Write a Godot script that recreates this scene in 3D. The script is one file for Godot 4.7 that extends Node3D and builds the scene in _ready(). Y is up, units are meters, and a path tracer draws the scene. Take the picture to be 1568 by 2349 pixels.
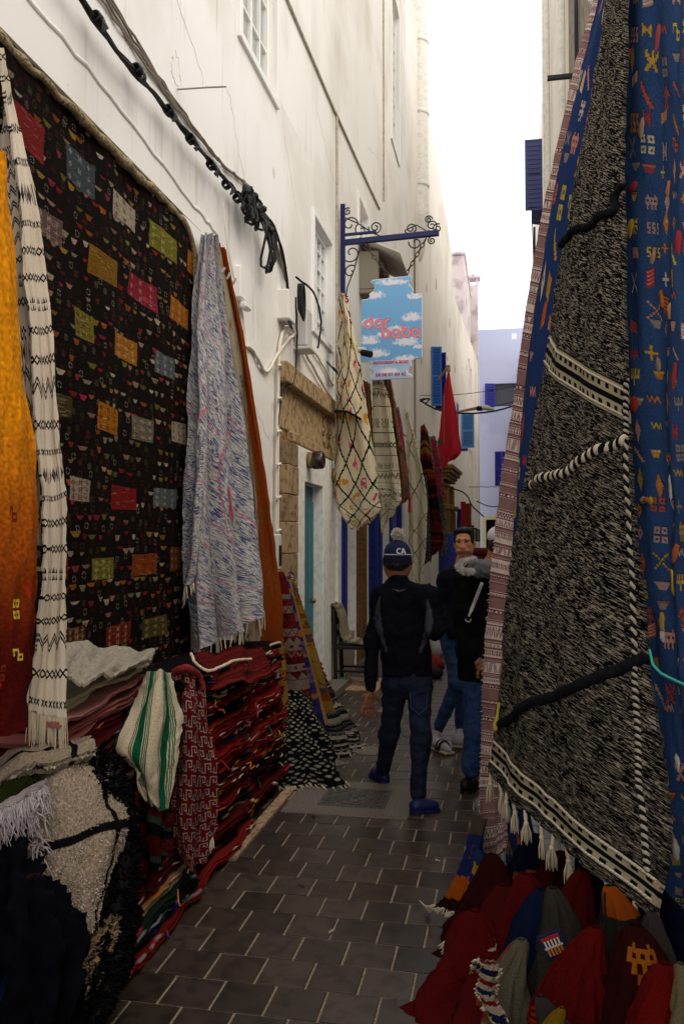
extends Node3D
# A narrow medina lane between whitewashed houses, hung with rugs. s is metres down the lane from the camera (-z), x across it, y up.

const EYE := 1.72
const YAW := 11.1
const PITCH := 2.0
var rng := RandomNumberGenerator.new()
var used := {}
var M := {}
var T := {}

func _ready():
	rng.seed = 7
	var cam := Camera3D.new()
	cam.name = "camera"
	cam.position = Vector3(0, EYE, 0)
	cam.rotation_degrees = Vector3(PITCH, YAW, 0)
	cam.fov = 63.7
	cam.near = 0.05
	cam.far = 300.0
	add_child(cam)
	var env := Environment.new()
	env.background_mode = Environment.BG_SKY
	var sm := ProceduralSkyMaterial.new()
	sm.sky_top_color = Color(0.97, 0.985, 1.0)
	sm.sky_horizon_color = Color(1.0, 1.0, 1.0)
	sm.ground_bottom_color = Color(0.3, 0.28, 0.26)
	sm.ground_horizon_color = Color(0.5, 0.5, 0.5)
	sm.sky_energy_multiplier = 1.0
	var sky := Sky.new()
	sky.sky_material = sm
	env.sky = sky
	env.background_energy_multiplier = 1.6
	env.tonemap_mode = Environment.TONE_MAPPER_LINEAR
	env.tonemap_exposure = 1.2
	env.sdfgi_enabled = true
	env.ssao_enabled = true
	env.ssil_enabled = true
	var we := WorldEnvironment.new()
	we.name = "world_environment"
	we.environment = env
	add_child(we)
	var sun := DirectionalLight3D.new()
	sun.name = "overcast_sun"
	sun.light_energy = 0.5
	sun.light_color = Color(1.0, 0.97, 0.93)
	sun.light_angular_distance = 40.0
	sun.shadow_enabled = true
	add_child(sun)
	sun.look_at_from_position(Vector3(8, 19, -1), Vector3(-2, 4, -7))
	make_materials()
	build_ground()
	build_left_house()
	build_far_houses()
	build_right_house()
	build_wall_fittings()
	build_left_rugs()
	build_left_piles()
	build_middle_rugs()
	build_right_rugs()
	build_right_pile()
	build_far_things()
	build_people()

# ------------------------------------------------------------------ places
func ray(u, v) -> Vector3:
	var d := Vector3((u - 784.0) / 1890.0, -(v - 1174.3) / 1890.0, -1)
	d = d.rotated(Vector3(1, 0, 0), deg_to_rad(PITCH))
	return d.rotated(Vector3(0, 1, 0), deg_to_rad(YAW))

func P(u, v, s) -> Vector3:
	var r := ray(u, v)
	return Vector3(0, EYE, 0) + r * (-s / r.z)

func X(u, v, x) -> Vector3:
	var r := ray(u, v)
	return Vector3(0, EYE, 0) + r * (x / r.x)

func sv(s, y, x = -2.05) -> Vector3:
	return Vector3(x, y, -s)

# ------------------------------------------------------------------ naming
func numbered(n: String) -> String:
	if not used.has(n):
		used[n] = 0
		return n
	used[n] += 1
	return "%s_%03d" % [n, used[n]]

func tag(o: Node, label: String, category: String, group := "", kind := ""):
	if label: o.set_meta("label", label)
	if category: o.set_meta("category", category)
	if group: o.set_meta("group", group)
	if kind: o.set_meta("kind", kind)
	return o

func thing(called: String, label: String, category: String, at := Vector3.ZERO, group := "") -> Node3D:
	var o := Node3D.new()
	o.name = numbered(called)
	o.position = at
	add_child(o)
	tag(o, label, category, group)
	return o

func obj(called: String, mesh: Mesh, mat: Material, parent: Node = null) -> MeshInstance3D:
	var o := MeshInstance3D.new()
	o.mesh = mesh
	o.material_override = mat
	if parent == null or parent == self:
		o.name = numbered(called)
		add_child(o)
	else:
		o.name = called
		parent.add_child(o, true)
	return o

func struct(called: String, mesh: Mesh, mat: Material) -> MeshInstance3D:
	var o := obj(called, mesh, mat, null)
	o.set_meta("kind", "structure")
	return o

# ------------------------------------------------------------------ mesh builder
class MB:
	var v := PackedVector3Array()
	var n := PackedVector3Array()
	var t := PackedVector2Array()
	var c := PackedColorArray()
	var ix := PackedInt32Array()
	var col := Color.WHITE

	func vert(p: Vector3, nn: Vector3, uv := Vector2.ZERO) -> int:
		v.append(p); n.append(nn); t.append(uv); c.append(col)
		return v.size() - 1

	func tri(i: int, j: int, k: int):
		var cr := (v[j] - v[i]).cross(v[k] - v[i])
		if cr.dot(n[i] + n[j] + n[k]) > 0:
			ix.append(i); ix.append(k); ix.append(j)
		else:
			ix.append(i); ix.append(j); ix.append(k)

	func flat(pts: Array, hint := Vector3.ZERO, uvs := []):
		var nn: Vector3 = (pts[1] - pts[0]).cross(pts[2] - pts[0])
		if nn.length_squared() < 1e-16 and pts.size() > 3:
			nn = (pts[2] - pts[0]).cross(pts[3] - pts[0])
		nn = nn.normalized()
		if hint != Vector3.ZERO and nn.dot(hint) < 0:
			nn = -nn
		var b := v.size()
		for q in pts.size():
			vert(pts[q], nn, uvs[q] if uvs.size() else Vector2(pts[q].x, pts[q].y))
		for q in range(1, pts.size() - 1):
			tri(b, b + q, b + q + 1)

	func box(o: Vector3, h: Vector3, bv := 0.0, bs := Basis()):
		# centre, half sizes, chamfer, axes
		bv = minf(bv, minf(h.x, minf(h.y, h.z)) * 0.9)
		for ax in 3:
			for sg in [-1.0, 1.0]:
				var a := Vector3.ZERO; a[ax] = sg
				var b1 := (ax + 1) % 3
				var b2 := (ax + 2) % 3
				var pts := []
				for q in [[-1, -1], [1, -1], [1, 1], [-1, 1]]:
					var p := Vector3.ZERO
					p[ax] = sg * h[ax]
					p[b1] = q[0] * (h[b1] - bv)
					p[b2] = q[1] * (h[b2] - bv)
					pts.append(o + bs * p)
				flat(pts, bs * a)
		if bv <= 0.0:
			return
		for ax in 3:
			var b1 := (ax + 1) % 3
			var b2 := (ax + 2) % 3
			for s1 in [-1.0, 1.0]:
				for s2 in [-1.0, 1.0]:
					var pts := []
					for q in [[-1, 0], [1, 0], [1, 1], [-1, 1]]:
						var p := Vector3.ZERO
						p[ax] = q[0] * (h[ax] - bv)
						p[b1] = s1 * (h[b1] - (bv if q[1] else 0.0))
						p[b2] = s2 * (h[b2] - (0.0 if q[1] else bv))
						pts.append(o + bs * p)
					var hn := Vector3.ZERO; hn[b1] = s1; hn[b2] = s2
					flat(pts, bs * hn)
		for s0 in [-1.0, 1.0]:
			for s1 in [-1.0, 1.0]:
				for s2 in [-1.0, 1.0]:
					var q := Vector3(s0, s1, s2)
					var i0 := Vector3(h.x, h.y - bv, h.z - bv) * q
					var i1 := Vector3(h.x - bv, h.y, h.z - bv) * q
					var i2 := Vector3(h.x - bv, h.y - bv, h.z) * q
					flat([o + bs * i0, o + bs * i1, o + bs * i2], bs * q)

	func bar(a: Vector3, b: Vector3, w: float, h: float, up := Vector3.UP, bv := 0.0):
		var d := (b - a)
		var l := d.length()
		d /= l
		var sx := d.cross(up)
		if sx.length() < 0.01: sx = d.cross(Vector3.RIGHT)
		sx = sx.normalized()
		box((a + b) / 2, Vector3(w / 2, h / 2, l / 2), bv, Basis(sx, sx.cross(d).normalized() * -1.0, d))

	func tube(pts: Array, r, sides := 6, cap := true, cols = null):
		var k := pts.size()
		var up := Vector3.UP
		var ring0 := v.size()
		var prev := Vector3.ZERO
		for q in k:
			var d: Vector3 = (pts[mini(q + 1, k - 1)] - pts[maxi(q - 1, 0)]).normalized()
			if q == 0:
				up = Vector3.UP if absf(d.y) < 0.9 else Vector3.RIGHT
				prev = d.cross(up).normalized()
			prev = (prev - d * prev.dot(d)).normalized()
			var sec := d.cross(prev).normalized()
			var rr: float = r[q] if r is Array or r is PackedFloat32Array else r
			if cols != null: col = cols[q]
			for j in sides + 1:
				var an := TAU * j / sides
				var nn := prev * cos(an) + sec * sin(an)
				vert(pts[q] + nn * rr, nn, Vector2(float(j) / sides, float(q) / maxi(1, k - 1)))
		for q in k - 1:
			for j in sides:
				var a0 := ring0 + q * (sides + 1) + j
				tri(a0, a0 + 1, a0 + sides + 2)
				tri(a0, a0 + sides + 2, a0 + sides + 1)
		if cap:
			for e in [0, k - 1]:
				var d2: Vector3 = (pts[0] - pts[1]).normalized() if e == 0 else (pts[k - 1] - pts[k - 2]).normalized()
				if cols != null: col = cols[e]
				var ce := vert(pts[e], d2)
				var b0 := v.size()
				for j in sides + 1:
					vert(v[ring0 + e * (sides + 1) + j], d2)
				for j in sides:
					tri(ce, b0 + j, b0 + j + 1)

	func grid(rows: Array, uvs = null, wrap := false, colors = null):
		# rows of points -> smooth sheet
		var nr := rows.size()
		var nc: int = rows[0].size()
		var b := v.size()
		for i in nr:
			for j in nc:
				var du: Vector3
				if wrap:
					du = rows[i][1 if j == nc - 1 else j + 1] - rows[i][nc - 2 if j == 0 else j - 1]
				else:
					du = rows[i][mini(j + 1, nc - 1)] - rows[i][maxi(j - 1, 0)]
				var dv: Vector3 = rows[mini(i + 1, nr - 1)][j] - rows[maxi(i - 1, 0)][j]
				if du.length_squared() < 1e-14 or dv.length_squared() < 1e-14:
					du = rows[mini(i + 1, nr - 1)][mini(j + 1, nc - 1)] - rows[i][maxi(j - 1, 0)] if du.length_squared() < 1e-14 else du
				var nn := du.cross(dv).normalized()
				if colors != null: col = colors[i][j]
				vert(rows[i][j], nn, uvs[i][j] if uvs != null else Vector2(float(j) / (nc - 1), float(i) / (nr - 1)))
		for i in nr - 1:
			for j in nc - 1:
				var a := b + i * nc + j
				# du x dv is the normal; front faces run clockwise
				ix.append(a); ix.append(a + nc); ix.append(a + 1)
				ix.append(a + 1); ix.append(a + nc); ix.append(a + nc + 1)

	func lathe(o: Vector3, prof: Array, sides := 16, bs := Basis()):
		var rows := []
		for p in prof:
			var row := []
			for j in sides + 1:
				var an := TAU * j / sides
				row.append(o + bs * Vector3(cos(an) * p[0], p[1], -sin(an) * p[0]))
			rows.append(row)
		grid(rows, null, true)

	func ball(o: Vector3, r: Vector3, rings := 8, sides := 12, bs := Basis()):
		var b := v.size()
		for i in rings + 1:
			var th := PI * i / rings
			for j in sides + 1:
				var an := TAU * j / sides
				var d := Vector3(sin(th) * cos(an), cos(th), sin(th) * sin(an))
				vert(o + bs * (d * r), (bs * (d / r)).normalized())
		for i in rings:
			for j in sides:
				var a := b + i * (sides + 1) + j
				tri(a, a + 1, a + sides + 2)
				tri(a, a + sides + 2, a + sides + 1)

	func prism(poly: PackedVector2Array, z0: float, z1: float, xf := Transform3D(), uvf = null):
		# outline in xy, pushed along z
		var idx := Geometry2D.triangulate_polygon(poly)
		for e in [[z1, 1.0], [z0, -1.0]]:
			var b := v.size()
			for p in poly:
				vert(xf * Vector3(p.x, p.y, e[0]), xf.basis * Vector3(0, 0, e[1]), uvf.call(p) if uvf != null else p)
			for q in range(0, idx.size(), 3):
				tri(b + idx[q], b + idx[q + 1], b + idx[q + 2])
		var m := Vector2.ZERO
		var area := 0.0
		for q in poly.size():
			area += poly[q].cross(poly[(q + 1) % poly.size()])
		for q in poly.size():
			var a := poly[q]
			var bb := poly[(q + 1) % poly.size()]
			var d := bb - a
			var nn := Vector2(d.y, -d.x) * signf(area)
			flat([xf * Vector3(a.x, a.y, z0), xf * Vector3(bb.x, bb.y, z0), xf * Vector3(bb.x, bb.y, z1), xf * Vector3(a.x, a.y, z1)], xf.basis * Vector3(nn.x, nn.y, 0), [uvf.call(a), uvf.call(bb), uvf.call(bb), uvf.call(a)] if uvf != null else [])

	func mesh() -> ArrayMesh:
		var a := []
		a.resize(Mesh.ARRAY_MAX)
		a[Mesh.ARRAY_VERTEX] = v
		a[Mesh.ARRAY_NORMAL] = n
		a[Mesh.ARRAY_TEX_UV] = t
		a[Mesh.ARRAY_COLOR] = c
		a[Mesh.ARRAY_INDEX] = ix
		var m := ArrayMesh.new()
		m.add_surface_from_arrays(Mesh.PRIMITIVE_TRIANGLES, a)
		return m

# a smooth sheet through a net of points, rows from top to bottom
class Surf:
	var net: Array
	var amp := 0.0
	var waves := 4.0
	var drift := 0.0
	var ph := 0.0
	var rough := 0.0
	var a0 := 0.3
	var nz := FastNoiseLite.new()

	func _init(rows: Array, o := {}):
		net = rows
		amp = o.get("amp", 0.012)
		waves = o.get("waves", 3.0)
		drift = o.get("drift", 0.3)
		rough = o.get("rough", 0.008)
		a0 = o.get("a0", 1.0)
		nz.seed = o.get("seed", 1)
		ph = float(nz.seed) * 0.7
		nz.frequency = 1.0

	static func cr(a: Vector3, b: Vector3, c: Vector3, d: Vector3, t: float) -> Vector3:
		return 0.5 * ((2.0 * b) + (c - a) * t + (2.0 * a - 5.0 * b + 4.0 * c - d) * t * t + (3.0 * b - a - 3.0 * c + d) * t * t * t)

	static func line(pts: Array, t: float) -> Vector3:
		var k := pts.size() - 1
		var f := clampf(t, 0, 1) * k
		var i := mini(int(f), k - 1)
		var p0: Vector3 = pts[i - 1] if i > 0 else 2.0 * pts[0] - pts[1]
		var p3: Vector3 = pts[i + 2] if i + 2 <= k else 2.0 * pts[k] - pts[k - 1]
		return cr(p0, pts[i], pts[i + 1], p3, f - i)

	func raw(u: float, vv: float) -> Vector3:
		var col := []
		var k := net.size() - 1
		var f := clampf(vv, 0, 1) * k
		var i := mini(int(f), k - 1)
		for q in [i - 1, i, i + 1, i + 2]:
			if q >= 0 and q <= k:
				col.append(line(net[q], u))
			else:
				col.append(null)
		if col[0] == null: col[0] = 2.0 * col[1] - col[2]
		if col[3] == null: col[3] = 2.0 * col[2] - col[1]
		return cr(col[0], col[1], col[2], col[3], f - i)

	func normal(u: float, vv: float) -> Vector3:
		var e := 0.02
		var du := raw(minf(u + e, 1), vv) - raw(maxf(u - e, 0), vv)
		var dv := raw(u, minf(vv + e, 1)) - raw(u, maxf(vv - e, 0))
		return dv.cross(du).normalized()

	func at(u: float, vv: float, lift := 0.0) -> Vector3:
		var p := raw(u, vv)
		var n := normal(u, vv)
		var w := amp * lerpf(a0, 1.0, vv) * sin(TAU * (waves * u + drift * vv + ph + 0.35 * nz.get_noise_2d(u * 2.0, vv * 1.5 + 7.0)))
		w += rough * nz.get_noise_2d(u * 6.0 + 20.0, vv * 9.0)
		return p + n * (w + lift)

func sheet_mesh(sf: Surf, o := {}) -> ArrayMesh:
	var nu: int = o.get("nu", 26)
	var nv: int = o.get("nv", 40)
	var th: float = o.get("thick", 0.008)
	var rot: float = deg_to_rad(o.get("uvrot", 0.0))
	var uo: Vector2 = o.get("uv0", Vector2.ZERO)
	var us: Vector2 = o.get("uvs", Vector2.ONE)
	var f := []; var k := []; var uv := []
	var rag: float = o.get("rag", 0.004)
	for i in nv + 1:
		var a := []; var b := []; var c := []
		for j in nu + 1:
			var u := float(j) / nu
			var vv := float(i) / nv
			var p := sf.at(u, vv)
			if j == 0 or j == nu or i == nv:
				p += Vector3(rng.randf_range(-1, 1), rng.randf_range(-1, 1), rng.randf_range(-1, 1)) * rag
			var n := sf.normal(u, vv)
			a.append(p + n * th * 0.5)
			b.append(p - n * th * 0.5)
			var q := Vector2(u, vv) * us
			if rot != 0.0: q = (q - Vector2(0.5, 0.5)).rotated(rot) + Vector2(0.5, 0.5)
			c.append(q + uo)
		f.append(a); k.append(b); uv.append(c)
	var m := MB.new()
	m.grid(f, uv)
	for i in k: i.reverse()
	var uvb := []
	for r in uv:
		var r2: Array = r.duplicate()
		r2.reverse()
		uvb.append(r2)
	m.grid(k, uvb)
	for i in k: i.reverse()
	var er := func(A, B, ua):
		m.grid([A, B], [ua, ua])
	var c0 := []; var c1 := []; var d0 := []; var d1 := []; var uc := []; var ud := []
	for i in nv + 1:
		c0.append(f[i][0]); c1.append(k[i][0]); d0.append(f[i][nu]); d1.append(k[i][nu]); uc.append(uv[i][0]); ud.append(uv[i][nu])
	er.call(c0, c1, uc)
	er.call(d1, d0, ud)
	er.call(f[nv], k[nv], uv[nv])
	er.call(k[0], f[0], uv[0])
	return m.mesh()

func rug(called, label, category, net, mat, o := {}, group := "") -> Dictionary:
	# a hanging or lying textile: a thing with a cloth part, and whatever is added to it later
	var sf := Surf.new(net, o)
	var t := thing(called, label, category, Vector3.ZERO, group)
	var c := obj("cloth", sheet_mesh(sf, o), mat, t)
	return {"node": t, "surf": sf, "cloth": c}

func fringe(parent: Node, pts: Callable, n: int, length: float, down: Vector3, r: float, mat: Material, o := {}):
	# n strands from points pts(t)
	var m := MB.new()
	for i in n:
		var t := (i + rng.randf_range(0.1, 0.9)) / n
		var p: Vector3 = pts.call(t)
		var l := length * rng.randf_range(0.75, 1.1)
		var sway := Vector3(rng.randf_range(-1, 1), rng.randf_range(-0.3, 0.3), rng.randf_range(-1, 1)) * l * float(o.get("sway", 0.15))
		m.col = Color.WHITE.darkened(rng.randf_range(0, 0.25))
		m.tube([p, p + down * l * 0.5 + sway * 0.5, p + down * l + sway], [r, r * 0.9, r * 0.5], 4, false)
	var q := obj(o.get("called", "fringe"), m.mesh(), mat, parent)
	q.set_meta("kind", "stuff")
	return q

# ------------------------------------------------------------------ textures
func hexc(h: String) -> Color:
	return Color.html(h)

func poly(im: Image, pts: Array, c: Color):
	var y0 := INF; var y1 := -INF
	for p in pts:
		y0 = minf(y0, p.y); y1 = maxf(y1, p.y)
	for y in range(maxi(0, int(y0)), mini(im.get_height() - 1, int(y1)) + 1):
		var xs := []
		var yy := y + 0.5
		for q in pts.size():
			var a: Vector2 = pts[q]
			var b: Vector2 = pts[(q + 1) % pts.size()]
			if (a.y <= yy) != (b.y <= yy):
				xs.append(a.x + (yy - a.y) / (b.y - a.y) * (b.x - a.x))
		xs.sort()
		for q in range(0, xs.size() - 1, 2):
			var l := int(round(xs[q])); var r := int(round(xs[q + 1]))
			if r > l: im.fill_rect(Rect2i(l, y, r - l, 1), c)

func pline(im: Image, pts: Array, w: float, c: Color, jit := 0.0):
	for q in pts.size() - 1:
		var a: Vector2 = pts[q]
		var b: Vector2 = pts[q + 1]
		var k := maxi(1, int(a.distance_to(b) / maxf(1.0, w * 0.4)))
		for i in k + 1:
			var p := a.lerp(b, float(i) / k)
			var ww := w * (1.0 + jit * rng.randf_range(-0.5, 0.5))
			p += Vector2(rng.randf_range(-1, 1), rng.randf_range(-1, 1)) * w * jit * 0.5
			im.fill_rect(Rect2i(int(p.x - ww / 2), int(p.y - ww / 2), maxi(1, int(round(ww))), maxi(1, int(round(ww)))), c)

func disc(im: Image, p: Vector2, r: float, c: Color):
	for y in range(int(p.y - r), int(p.y + r) + 1):
		var h := sqrt(maxf(0, r * r - (y + 0.5 - p.y) * (y + 0.5 - p.y)))
		im.fill_rect(Rect2i(int(round(p.x - h)), y, int(round(2 * h)), 1), c)

func stamp(im: Image, bits: Array, x: float, y: float, cw: float, ch: float, c: Color, c2 := Color.BLACK):
	for j in bits.size():
		var row: String = bits[j]
		for i in row.length():
			if row[i] == "#":
				im.fill_rect(Rect2i(int(x + i * cw), int(y + j * ch), maxi(1, int(ceil(cw))), maxi(1, int(ceil(ch)))), c)
			elif row[i] == "o":
				im.fill_rect(Rect2i(int(x + i * cw), int(y + j * ch), maxi(1, int(ceil(cw))), maxi(1, int(ceil(ch)))), c2)

func ragged(im: Image, amp: float) -> Image:
	# each weft row slips a little
	var o := im.duplicate() as Image
	var w := im.get_width()
	for y in im.get_height():
		var d := int(round(rng.randf_range(-amp, amp)))
		if d > 0: o.blit_rect(im, Rect2i(0, y, w - d, 1), Vector2i(d, y))
		elif d < 0: o.blit_rect(im, Rect2i(-d, y, w + d, 1), Vector2i(0, y))
	return o

func noise_img(w: int, h: int, sw: float, sh: float, sd: int, oct := 3) -> Image:
	# grey noise whose grains are sw by sh pixels
	var n := FastNoiseLite.new()
	n.seed = sd
	n.noise_type = FastNoiseLite.TYPE_SIMPLEX_SMOOTH
	n.fractal_octaves = oct
	var k := minf(sw, sh)
	n.frequency = 0.5
	var gw := maxi(2, int(w / sw * 2.0)); var gh := maxi(2, int(h / sh * 2.0))
	var im := n.get_image(mini(gw, w), mini(gh, h))
	im.convert(Image.FORMAT_L8)
	im.resize(w, h, Image.INTERPOLATE_BILINEAR)
	return im

func speckle(im: Image, sw: float, sh: float, amt: float, sd: int) -> Image:
	# lighter and darker yarn all over
	var w := im.get_width(); var h := im.get_height()
	var nb := noise_img(w, h, sw, sh, sd, 2).get_data()
	im.convert(Image.FORMAT_RGB8)
	var d := im.get_data()
	for i in w * h:
		var k := 1.0 + (float(nb[i]) / 128.0 - 1.0) * amt
		var j := i * 3
		d[j] = clampi(int(d[j] * k), 0, 255)
		d[j + 1] = clampi(int(d[j + 1] * k), 0, 255)
		d[j + 2] = clampi(int(d[j + 2] * k), 0, 255)
	return Image.create_from_data(w, h, false, Image.FORMAT_RGB8, d)

func melange(w: int, h: int, base: Color, inks: Array, shares: Array, sw: float, sh: float, sd: int) -> Image:
	# broken streaks of coloured yarn on a base
	var im := Image.create(w, h, false, Image.FORMAT_RGB8)
	var d := PackedByteArray()
	d.resize(w * h * 3)
	var nb := []
	for q in inks.size():
		nb.append(noise_img(w, h, sw, sh, sd + q * 17, 2).get_data())
	var big := noise_img(w, h, sw * 2.0, sh * 9.0, sd + 5, 2).get_data()
	var fine := noise_img(w, h, sw * 0.35, sh * 0.7, sd + 9, 1).get_data()
	var cb := [int(base.r8), int(base.g8), int(base.b8)]
	var ci := []
	for c in inks: ci.append([int(c.r8), int(c.g8), int(c.b8)])
	for i in w * h:
		var c: Array = cb
		var f := (int(fine[i]) - 128) / 3
		for q in ci.size():
			if int(nb[q][i]) + (int(big[i]) - 128) / 4 * (1 if q == 0 else 0) + f > shares[q]:
				c = ci[q]
		var k := 256 + f
		d[i * 3] = mini(255, c[0] * k / 256)
		d[i * 3 + 1] = mini(255, c[1] * k / 256)
		d[i * 3 + 2] = mini(255, c[2] * k / 256)
	return Image.create_from_data(w, h, false, Image.FORMAT_RGB8, d)

func blank(w: int, h: int, c: Color) -> Image:
	var im := Image.create(w, h, false, Image.FORMAT_RGB8)
	im.fill(c)
	return im

const MOTIFS := [
	["..#..", ".###.", "##.##", ".###.", "..#.."],
	["#...#", "##.##", "#####", "##.##", "#...#"],
	["..#..", "..#..", "#####", "..#..", "..#.."],
	["#.#.#.#", "#.#.#.#", "#######", "...#...", "...#..."],
	["#######", ".#####.", "..###.."],
	["#.....#", ".#...#.", "..#.#..", "...#...", "..#.#..", ".#...#.", "#.....#"],
	["..#..", ".#.#.", "#...#", "#.#.#", "#...#", ".#.#.", "..#.."],
	["#..#..#", "##.#.##", ".#####.", "..###..", ".##.##.", "##...##"],
	["####...", "#..#...", "#..####", "...#..#", "...####"],
	["#......", "##.....", ".##....", "..##...", "...##..", "....##.", ".....##"],
	["###.###", "#.#.#.#", "###.###", ".......", "###.###", "#.#.#.#", "###.###"],
	["...#...", "..###..", ".##.##.", "##.#.##", "..###..", "..#.#..", "..#.#..", ".##.##."],
	["#.#.#", "#####", "..#..", "#####", "#.#.#", "..#..", ".#.#."],
	["##.##.##", "#..#..#.", "##.##.##", ".#..#..#", "##.##.##"],
	[".#...#.", "#######", "#.#.#.#", "#######", ".#.#.#.", ".#.#.#."],
]

func tex_black_kilim() -> Image:
	# 2.43 m wide, 3.3 m tall, from s 2.92 and y 3.95
	var w := 1024; var h := 1408
	var im := blank(w, h, hexc("17100d"))
	var cols := [hexc("d8c8ac"), hexc("c06a24"), hexc("a02a24"), hexc("b89038"), hexc("c0927c"), hexc("8a8a34"), hexc("b03a4c"), hexc("cbb497")]
	var y := 8.0
	var row := 0
	while y < h:
		var x := -20.0 + (row % 2) * 17
		while x < w:
			var pick := rng.randi() % 10
			var c: Color = cols[rng.randi() % cols.size()].darkened(rng.randf_range(0.0, 0.3))
			var y00 := y
			y += rng.randf_range(-6, 6)
			if (row % 2) == 0:
				if pick < 6:
					var ww := rng.randf_range(9, 20); var hh := rng.randf_range(7, 14)
					poly(im, [Vector2(x - ww, y), Vector2(x + ww, y), Vector2(x + ww * 0.4, y + hh), Vector2(x - ww * 0.4, y + hh)], c)
				elif pick < 9:
					stamp(im, [".#.#.", "#.#.#", ".#.#.", "#.#.#", ".#.#."], x - 7, y - 2, 2.9, 2.9, c.darkened(0.35))
			else:
				if pick < 7:
					stamp(im, [".#.#.", "#...#", ".....", "#...#", ".#.#."], x - 7, y - 2, 2.9, 2.9, [hexc("a99a86"), hexc("54201c"), hexc("6b4326")][rng.randi() % 3])
				elif pick < 8:
					stamp(im, MOTIFS[rng.randi() % 4], x - 8, y - 2, 3.0, 2.4, hexc("5a2018"))
			y = y00
			x += rng.randf_range(28, 44)
		y += 18.5
		row += 1
	var pp := [
		[70, 305, 75, 95, "a83030", 0], [190, 395, 66, 84, "5a6470", 1], [290, 485, 54, 62, "ddd0b8", 2], [375, 555, 55, 52, "a09a34", 1], [240, 610, 66, 62, "b08024", 0], [330, 668, 62, 58, "b83248", 1],
		[120, 520, 62, 62, "8a6f68", 1], [447, 610, 34, 48, "d88420", 0], [410, 717, 47, 50, "d8841e", 1], [293, 800, 52, 54, "da8a1e", 1], [200, 745, 38, 62, "9a9634", 2], [375, 838, 43, 50, "737c84", 1],
		[438, 865, 14, 52, "a02a24", 0], [250, 960, 50, 64, "dc8e1c", 2], [327, 985, 46, 54, "8d8272", 1], [410, 992, 40, 46, "dcd0b4", 2], [185, 1122, 42, 52, "cfc0a6", 2], [287, 1140, 54, 50, "ac2a26", 2],
		[378, 1142, 54, 44, "76848a", 1], [238, 1305, 54, 48, "969030", 1], [332, 1295, 54, 50, "b4561c", 2], [405, 1280, 34, 52, "94521e", 1], [275, 1455, 52, 46, "9a361c", 1], [358, 1437, 54, 46, "7a6a30", 1],
		[152, 1300, 16, 52, "9c2822", 0], [175, 1460, 42, 46, "6c3a1c", 1], [150, 930, 40, 50, "5a5020", 0]]
	for p in pp:
		var a := X(p[0] - p[2] / 2.0, p[1], -2.075); var b := X(p[0] + p[2] / 2.0, p[1], -2.075)
		var mid := X(p[0], p[1], -2.075)
		var up := X(p[0], p[1] - p[3] / 2.0, -2.075); var dn := X(p[0], p[1] + p[3] / 2.0, -2.075)
		var x0 := (-a.z - 2.92) / 2.43 * w; var x1 := (-b.z - 2.92) / 2.43 * w
		var y0 := (3.95 - up.y) / 3.3 * h; var y1 := (3.95 - dn.y) / 3.3 * h
		var c := hexc(p[4])
		c = c.darkened(0.12)
		poly(im, [Vector2(x0 + rng.randf_range(-4, 4), y0 + rng.randf_range(-4, 4)), Vector2(x1 + rng.randf_range(-4, 4), y0 + rng.randf_range(-5, 5)), Vector2(x1 + rng.randf_range(-4, 4), y1 + rng.randf_range(-4, 4)), Vector2(x0 + rng.randf_range(-4, 4), y1 + rng.randf_range(-5, 5))], c)
		for q in 26:
			im.fill_rect(Rect2i(int(rng.randf_range(x0, x1 - 22)), int(rng.randf_range(y0, y1 - 3)), 20, 2), c.lerp(Color.WHITE if rng.randf() < 0.5 else hexc("402010"), 0.3))
		if p[5] > 0:
			for q in 3:
				for r in 3:
					stamp(im, MOTIFS[(q + int(p[0])) % 5], x0 + (q + 0.25) * (x1 - x0) / 3, y0 + (r + 0.25) * (y1 - y0) / 3, 2.6, 2.6, c.lerp([hexc("e8d8b8"), hexc("6c1c20")][p[5] - 1], 0.55))
	return speckle(ragged(im, 1.2), 8, 2, 0.5, 3)

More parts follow.
